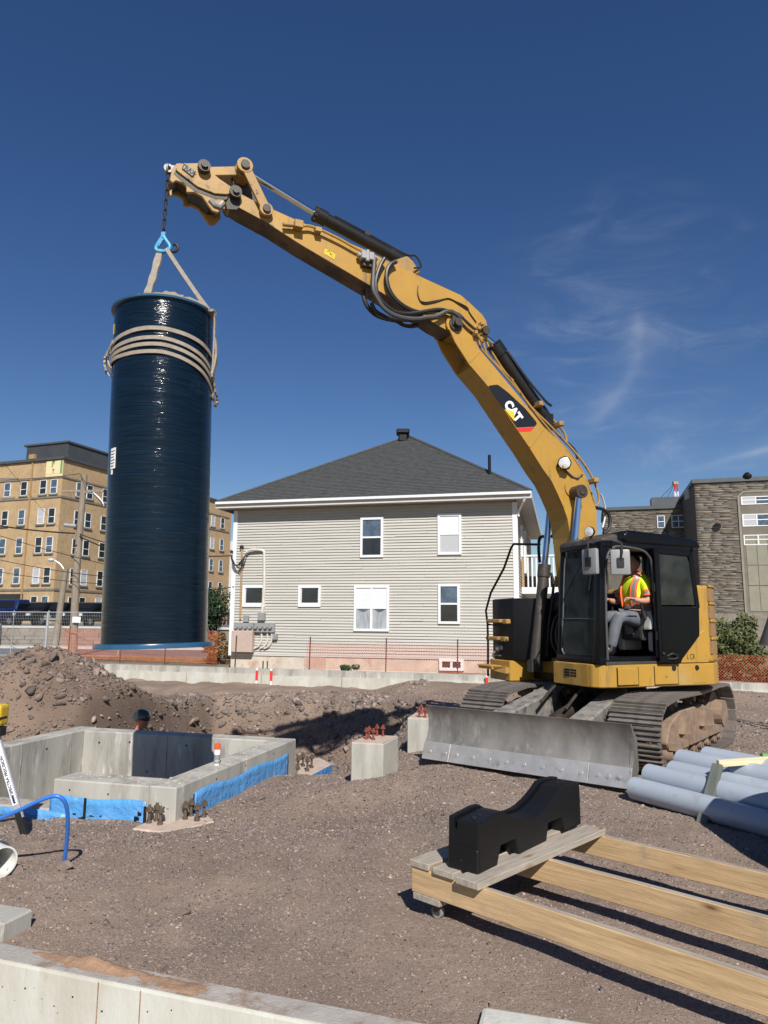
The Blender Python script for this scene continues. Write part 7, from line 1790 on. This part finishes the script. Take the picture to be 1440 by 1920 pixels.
q = at_y(1428, 1420, 9.0); gp = thing('green_pipe', 'green pipe end showing behind the pipe stack at the right edge', 'pipe', q); b = MB(); b.cyl(q, q + Vector((1.5, -.2, 0)), .05, 16); b.cyl(q, q + Vector((.0, -.0, -q.z)), .02, 8); obj('pipe', b, 'green_tape', gp, smooth=True)
# tank shape added outside the right edge, a guess at what shades the pipes
c = Vector((2.98, 5.05, .62)); t = thing('blue_tank', 'unseen lying tank shape added outside the right edge to shade the pipes', 'tank', c)
b = MB(); b.lathe(c, PD * .35 + Vector((.9, .1, 0)), [(.58, 0), (.60, .02), (.60, .05), (.565, .06), (.565, 3.4), (.545, 3.4), (.545, 0), (.58, 0)], 64); obj('shell', b, 'frp', t, smooth=0.6)

# ------------------------------------------------------------------ hose, white pipes, tripod, paint can
hp_ = [at_y(-20, 1543, 5.05), at_y(30, 1522, 5.0), at_y(70, 1503, 4.97), at_y(98, 1493, 4.96), at_y(115, 1496, 4.97), at_y(124, 1510, 5.0), at_y(127, 1535, 5.05), at_y(126, 1570, 5.12), at_y(122, 1605, 5.18), at_y(119, 1632, 5.22)]
b = MB(); b.tube(curve_pts(hp_, 6), .0135, 12); obj('blue_hose', b, 'hose_blue', smooth=True, origin=hp_[-1], label='bright blue hose arching out of the gravel at left', cat='hose')
for (px, py, yy, lb, r) in ((2, 1652, 5.0, 'white plastic pipe end lying lowest at the left edge', .098), (-4, 1612, 5.25, 'white plastic pipe end behind the lowest one at the left edge', .085)):
    c = at_y(px, py, yy); t = thing('white_pipe', lb, 'pipe', c, 0, 'white pipe ends at the left edge'); d = Vector((-.80, .60, 0)).normalized(); c = Vector((c.x, c.y, gz(c.x, c.y) + r))
    b = MB(); b.ring(c, c + d * 1.6, r, r - .011, 40); obj('pipe', b, 'pvc_white', t, smooth=0.6)
    b = MB(); b.cyl(c + d * .5, c + d * .51, r - .012, 24); obj('pipe_inside', b, 'cab_dark', t)
hd = at_y(-9, 1372, 6.35); lt_ = thing('laser_tripod', 'aluminium surveying tripod with a yellow laser, cut off by the left edge', 'tripod', (hd.x, hd.y, -.22))
ft_ = at_y(38, 1535, 6.3); d = (ft_ - hd).normalized()
b = MB(); b.bar(hd, ft_, .062, .03, up=(0, 1, 0)); leg = obj('leg', b, 'galvanised', lt_, bevel=.004)
b = MB(); b.bar(hd.lerp(ft_, .12), hd.lerp(ft_, .84) , .044, .034, up=(0, 1, 0)); obj('leg_label', b, 'decal_white', leg)
sx = d.cross(Vector((0, 1, 0))).normalized()
m_ = basis(hd.lerp(ft_, .50) + Vector((0, -.0185, 0)), -d, sx if sx.x < 0 else -sx)
tx = text('leg_lettering', 'SPECTRA PRECISION', 'car_blue', leg, m_, .036, .001, extrude=.0005)
b = MB(); q = hd.lerp(ft_, .84)
for k in range(4): u = q - d * (.03 + k * .018); b.prism([u + Vector((-.018, -.0185, 0)), u + Vector((.018, -.0185, 0)), u + d * .022 + Vector((0, -.0185, 0))], (0, -.0006, 0))
obj('leg_mark', b, 'car_blue', leg)
b = MB(); b.bar(ft_ - d * .06, ft_ + d * .16, .05, .05, up=(0, 1, 0)); b.cyl(ft_ + d * .14, ft_ + d * .24, .022, 10, .006); obj('foot', b, 'cab_dark', leg, bevel=.006)
for e in (Vector((-4.1, 6.2, -.24)), Vector((-3.75, 7.0, -.26))):
    b = MB(); b.bar(hd, e, .055, .03); obj('leg', b, 'galvanised', lt_)
b = MB(); b.cyl(hd + Vector((0, 0, -.03)), hd + Vector((0, 0, .04)), .085, 18); obj('tripod_head', b, 'cab_dark', lt_)
b = MB(); c = hd + Vector((-.02, 0, .14)); b.box(c.x - .075, c.x + .092, c.y - .075, c.y + .075, c.z - .09, c.z + .09); las = obj('laser', b, 'laser_yellow', lt_, bevel=.025, seg=2)
b = MB(); b.box(c.x + .02, c.x + .093, c.y - .077, c.y + .04, c.z - .03, c.z - .01); obj('laser_band', b, 'cab_dark', las)
q = pv(1.08, .15, TOPZ + .001); can = thing('spray_can', 'white marking paint spray can with an orange cap on the chamber wall', 'spray can', q)
b = MB(); b.lathe(q, (0, 0, 1), [(.001, 0), (.031, .001), (.033, .006), (.033, .165), (.028, .178), (.001, .18)], 24); obj('can', b, 'decal_white', can, smooth=0.6)
b = MB(); b.lathe(q, (0, 0, 1), [(.0334, .055), (.0334, .118)], 24); obj('can_print', b, 'metal_grey', can)
b = MB(); b.lathe(q, (0, 0, 1), [(.0336, .02), (.0336, .050)], 24); obj('can_print', b, 'metal_grey', can)
b = MB(); b.lathe(q, (0, 0, 1), [(.034, .172), (.034, .232), (.028, .237), (.001, .238)], 24); obj('cap', b, 'orange_cap', can, smooth=0.6)
# ------------------------------------------------------------------ people
def skin_body(name, joints, edges, m, parent, root=0, sub=2):
    """One continuous body grown from a skeleton: joints are (point, radius x, radius y)."""
    me = bpy.data.meshes.new(name); me.from_pydata([tuple(j[0]) for j in joints], edges, [])
    o = bpy.data.objects.new(name, me); COL.objects.link(o); o.parent = parent
    md = o.modifiers.new('skin', 'SKIN'); md.use_smooth_shade = True
    if not me.skin_vertices: 
        bpy.context.view_layer.objects.active = o
    sv = me.skin_vertices[0].data if len(me.skin_vertices) else None
    if sv is None:
        bm = bmesh.new(); bm.from_mesh(me); bm.verts.layers.skin.verify(); bm.to_mesh(me); bm.free(); sv = me.skin_vertices[0].data
    for i, j in enumerate(joints):
        sv[i].radius = (j[1], j[2]); sv[i].use_root = (i == root)
    s = o.modifiers.new('sub', 'SUBSURF'); s.levels = s.render_levels = sub
    me.materials.append(M[m]); MW[o.name] = MW[parent.name].copy(); return o
def head(parent, c, yaw, pitch, tone, s=1.0, hat=None):
    """Head with face: c is its middle, it looks along yaw (radians, world) before the parent's turn."""
    mt = Matrix.Translation(Vector(c)) @ Matrix.Rotation(yaw, 4, 'Z') @ Matrix.Rotation(pitch, 4, 'Y') @ Matrix.Scale(s, 4)
    bm = bmesh.new(); bmesh.ops.create_uvsphere(bm, u_segments=28, v_segments=20, radius=.1)
    for v in bm.verts:
        x, y, z = v.co; v.co = Vector((x * 1.0, y * .78, z * 1.18))
        if z < -.02: k = (-.02 - z) / .08; v.co.y *= 1 - .30 * k; v.co.x = v.co.x * (1 - .15 * k) + .012 * k
        if x > .06 and abs(z + .01) < .03 and abs(y) < .02: v.co.x += .018 * (1 - abs(y) / .02)
        if x > .05 and .012 < z < .035 and .02 < abs(y) < .05: v.co.x -= .006
        v.co = mt @ v.co
    me = bpy.data.meshes.new('head'); bm.to_mesh(me); bm.free()
    for p in me.polygons: p.use_smooth = True
    me.materials.append(M[tone]); o = bpy.data.objects.new('head', me); COL.objects.link(o); o.parent = parent; MW[o.name] = MW[parent.name].copy()
    b = MB(mt); b.prism([Vector((.098, -.011, -.022)), Vector((.098, .011, -.022)), Vector((.094, 0, .022))], (.020, 0, -.004)); obj('nose', b, tone, o, local=True, bevel=.004, smooth=True)
    for sy in (-1, 1):
        b = MB(mt); b.ball((.085, sy * .032, .018), .012, 10, 7); obj('eye', b, 'decal_white', o, local=True, smooth=True)
        b = MB(mt); b.ball((-.005, sy * .080, -.005), .03, 10, 7, (.6, .3, 1)); obj('ear', b, tone, o, local=True, smooth=True)
    b = MB(mt); b.box(.084, .096, -.022, .022, -.058, -.052); obj('mouth', b, 'skin_red', o, local=True, bevel=.002)
    b = MB(mt); b.ball((-.018, 0, .028), .098, 18, 12, (.95, .82, 1.02)); obj('hair', b, 'hair', o, local=True, smooth=True)
    return o, mt
def hand(parent, wrist, direc, palm, grip, tone='skin', mirror_=1):
    """Palm and five bent fingers: direc runs from wrist to knuckles, palm is the way the palm faces."""
    w, d, p = Vector(wrist), Vector(direc).normalized(), Vector(palm).normalized(); s = d.cross(p).normalized() * mirror_
    b = MB(); b.tube([w - d * .02, w + d * .02, w + d * .06, w + d * .085], [.026, .032, .036, .030], 10)
    b.v = [tuple(Vector(v) - p * ((Vector(v) - w).dot(p)) * .42) for v in b.v]
    h = obj('hand', b, tone, parent, local=True, smooth=True)
    for k, ln in enumerate((.070, .080, .075, .058)):
        a = w + d * .078 + s * (.027 - .018 * k); pts = [a]; dd = d.copy(); ang = grip
        for j, f in enumerate((.45, .32, .23)):
            dd = (dd * math.cos(ang) + p * math.sin(ang)).normalized(); ppp = None; pts.append(pts[-1] + dd * ln * f); p2 = p; 
            ang = grip * (.9 if j else 1.0)
        b = MB(); b.tube(pts, [.0095, .009, .0085, .007], 8); obj('finger', b, tone, h, local=True, smooth=True)
    b = MB(); a = w + d * .03 + s * .03; b.tube([a, a + d * .025 + s * .016 + p * .012, a + d * .05 + s * .006 + p * .03, a + d * .062 - s * .006 + p * .04], [.013, .0115, .010, .008], 8); obj('thumb', b, tone, h, local=True, smooth=True)
    return h
# operator in the cab: x forward, y to the machine's left, seated
op = thing('person', 'excavator operator in a bright yellow hi-vis shirt and grey trousers in the cab', 'person', XC + xh * (.13) + xl * .87 + Vector((0, 0, 1.72)), math.atan2(xh.y, xh.x))
J = [((-.03, 0, .06), .18, .16), ((.0, 0, .22), .178, .145), ((.01, 0, .40), .192, .150), ((.01, 0, .53), .15, .12), ((-.005, 0, .62), .058, .058), ((.01, 0, .67), .055, .055),
     ((-.01, .15, .53), .085, .085), ((.02, .235, .42), .062, .06), ((.06, .275, .26), .050, .048), ((.17, .25, .265), .043, .042), ((.245, .215, .285), .030, .030),
     ((-.01, -.15, .53), .085, .085), ((.02, -.235, .42), .062, .06), ((.06, -.275, .26), .050, .048), ((.17, -.27, .265), .043, .042), ((.245, -.25, .285), .030, .030),
     ((.05, .10, .02), .10, .10), ((.28, .13, .06), .085, .085), ((.45, .14, .06), .072, .072), ((.52, .14, -.16), .062, .06), ((.56, .13, -.34), .05, .05), ((.66, .13, -.36), .04, .035),
     ((.05, -.10, .02), .10, .10), ((.28, -.13, .06), .085, .085), ((.45, -.14, .06), .072, .072), ((.52, -.14, -.16), .062, .06), ((.56, -.13, -.34), .05, .05), ((.66, -.13, -.36), .04, .035)]
E_ = [(0, 1), (1, 2), (2, 3), (3, 4), (4, 5), (2, 6), (6, 7), (7, 8), (8, 9), (9, 10), (2, 11), (11, 12), (12, 13), (13, 14), (14, 15), (0, 16), (16, 17), (17, 18), (18, 19), (19, 20), (20, 21), (0, 22), (22, 23), (23, 24), (24, 25), (25, 26), (26, 27)]
bd = skin_body('body', [(Vector(p), a, b_) for p, a, b_ in J], E_, 'skin', op)
def garment(name, m, idx, grow, edges_from=J):
    ids = sorted(idx); mp_ = {v: k for k, v in enumerate(ids)}
    o = skin_body(name, [(Vector(J[i][0]), J[i][1] + grow, J[i][2] + grow) for i in ids], [(mp_[a], mp_[c]) for a, c in E_ if a in mp_ and c in mp_], m, op, 0); return o
J.append(((.052, .27, .30), .056, .054)); J.append(((.052, -.27, .30), .056, .054)); E_ += [(7, 28), (12, 29)]
garment('shirt', 'hi_vis', {0, 1, 2, 3, 6, 7, 28, 11, 12, 29}, .013)
garment('trousers', 'denim_grey', {0, 16, 17, 18, 19, 20, 22, 23, 24, 25, 26}, .012)
def torso_band(name, m, pts, w, off):
    """Tape lying on the shirt: points on the torso pushed out a little."""
    P = curve_pts(pts, 6); b = MB(); n = len(P); V = []
    for i, p in enumerate(P):
        d = (P[min(i + 1, n - 1)] - P[max(i - 1, 0)]).normalized(); axis = Vector((0, 0, p.z)); out = Vector((p.x, p.y * .7, 0)).normalized(); sx = d.cross(out).normalized()
        V += [p + out * off - sx * w, p + out * off + sx * w, p - out * .012 + sx * w, p - out * .012 - sx * w]
    b.add(V, [(i * 4 + k, i * 4 + (k + 1) % 4, i * 4 + 4 + (k + 1) % 4, i * 4 + 4 + k) for i in range(n - 1) for k in range(4)]); return obj(name, b, m, op, local=True, smooth=True)
def ell(z, rx, ry, a): return Vector((rx * math.cos(R(a)), ry * math.sin(R(a)), z))
for z, m, w, off in ((.185, 'hi_orange', .044, .004), (.185, 'reflective', .022, .006)):
    torso_band('tape', m, [ell(z, .172, .196, a) for a in range(-100, 131, 15)], w, off)
for sy in (1, -1):
    pts = [ell(.20, .178, .196, 38 * sy), Vector((.160, .120 * sy, .30)), Vector((.162, .125 * sy, .40)), Vector((.138, .125 * sy, .49)), Vector((.075, .13 * sy, .585)), Vector((-.03, .13 * sy, .605))]
    torso_band('tape', 'hi_orange', pts, .042, .008); torso_band('tape', 'reflective', pts, .022, .011)
    q0, q1 = Vector((.028, .243 * sy, .385)), Vector((.048, .268 * sy, .31))
    for m, t0, t1, g in (('hi_orange', 0.0, 1.0, .0775), ('reflective', .3, .7, .0795)):
        b = MB(); b.tube([q0.lerp(q1, t0), q0.lerp(q1, t1)], g - .004, 18, caps=False); obj('sleeve_band', b, m, op, local=True, smooth=True)
head(op, (.035, 0, .765), 0.05, .05, 'skin')
hand(op, (.25, .212, .287), (.75, -.45, .12), (.1, .2, -1), .75); hand(op, (.25, -.248, .287), (.75, .3, .12), (.1, -.2, -1), .75, mirror_=-1)
for a_ in (20, 26):
    skin_body('boot', [(Vector(J[a_][0]) + Vector((0, 0, .07)), .074, .074), (Vector(J[a_][0]) + Vector((.0, 0, -.05)), .076, .072), (Vector(J[a_ + 1][0]) + Vector((.02, 0, -.03)), .064, .056)], [(0, 1), (1, 2)], 'black_dusty', op)
b = MB(); b.bar((.22, .30, .145), (.36, .31, .15), .014, .012); b.bar((.36, .31, .15), (.41, .312, .152), .006, .006); obj('lever', b, 'skin', op, local=True)
# worker in the trench behind the chamber's far wall
wq = at_y(259, 1352, 10.95); wk = thing('person', 'worker in a dark hard hat with only the head showing behind the chamber wall', 'person', (wq.x, wq.y, wq.z - 1.58), R(-12))
JW = [((0, 0, .92), .15, .12), ((.01, 0, 1.1), .14, .11), ((.02, 0, 1.28), .17, .12), ((.02, 0, 1.40), .12, .10), ((.03, 0, 1.47), .06, .06), ((.04, 0, 1.53), .058, .058), ((0, .17, 1.38), .075, .075), ((.02, .25, 1.15), .05, .05), ((.16, .24, .98), .042, .042), ((.28, .2, .95), .032, .032), ((0, -.17, 1.38), .075, .075), ((.02, -.25, 1.15), .05, .05), ((.16, -.24, .98), .042, .042), ((.28, -.2, .95), .032, .032), ((0, .09, .85), .09, .09), ((.02, .1, .48), .07, .07), ((0, .1, .1), .05, .05), ((.12, .1, .04), .045, .035), ((0, -.09, .85), .09, .09), ((.02, -.1, .48), .07, .07), ((0, -.1, .1), .05, .05), ((.12, -.1, .04), .045, .035)]
EW = [(0, 1), (1, 2), (2, 3), (3, 4), (4, 5), (2, 6), (6, 7), (7, 8), (8, 9), (2, 10), (10, 11), (11, 12), (12, 13), (0, 14), (14, 15), (15, 16), (16, 17), (0, 18), (18, 19), (19, 20), (20, 21)]
skin_body('body', [(Vector(p), a, b_) for p, a, b_ in JW], EW, 'skin_red', wk)
sid = [0, 1, 2, 3, 6, 7, 10, 11]; mpw = {v: k for k, v in enumerate(sid)}
skin_body('shirt', [(Vector(JW[i][0]), JW[i][1] + .014, JW[i][2] + .014) for i in sid], [(mpw[a], mpw[c]) for a, c in EW if a in mpw and c in mpw], 'hi_vis', wk)
sid = [0, 14, 15, 16, 18, 19, 20]; mpw = {v: k for k, v in enumerate(sid)}
skin_body('trousers', [(Vector(JW[i][0]), JW[i][1] + .012, JW[i][2] + .012) for i in sid], [(mpw[a], mpw[c]) for a, c in EW if a in mpw and c in mpw], 'denim_grey', wk)
head(wk, (.06, 0, 1.60), 0.0, .12, 'skin_red'); hand(wk, (.28, .2, .95), (1, -.1, -.1), (0, 0, -1), .5, 'skin_red'); hand(wk, (.28, -.2, .95), (1, .1, -.1), (0, 0, -1), .5, 'skin_red', -1)
mt = Matrix.Translation(Vector((.05, 0, 1.615))) @ Matrix.Rotation(.14, 4, 'Y')
b = MB(mt); b.lathe((0, 0, 0), (0, 0, 1), [(.128, .0), (.130, .02), (.126, .055), (.108, .10), (.07, .130), (.03, .140), (.001, .141)], 28); b.v = [tuple(Vector(v)) for v in b.v]
hat = obj('hard_hat', b, 'helmet', wk, local=True, smooth=True)
b = MB(mt); b.prism([Vector((.10 + .05 * math.cos(R(a)), .115 * math.sin(R(a)), .0)) if abs(a) < 89 else Vector((.06, .118 * math.sin(R(a)), 0)) for a in range(-100, 101, 20)], (0, 0, .008)); obj('brim', b, 'helmet', hat, local=True, bevel=.002)
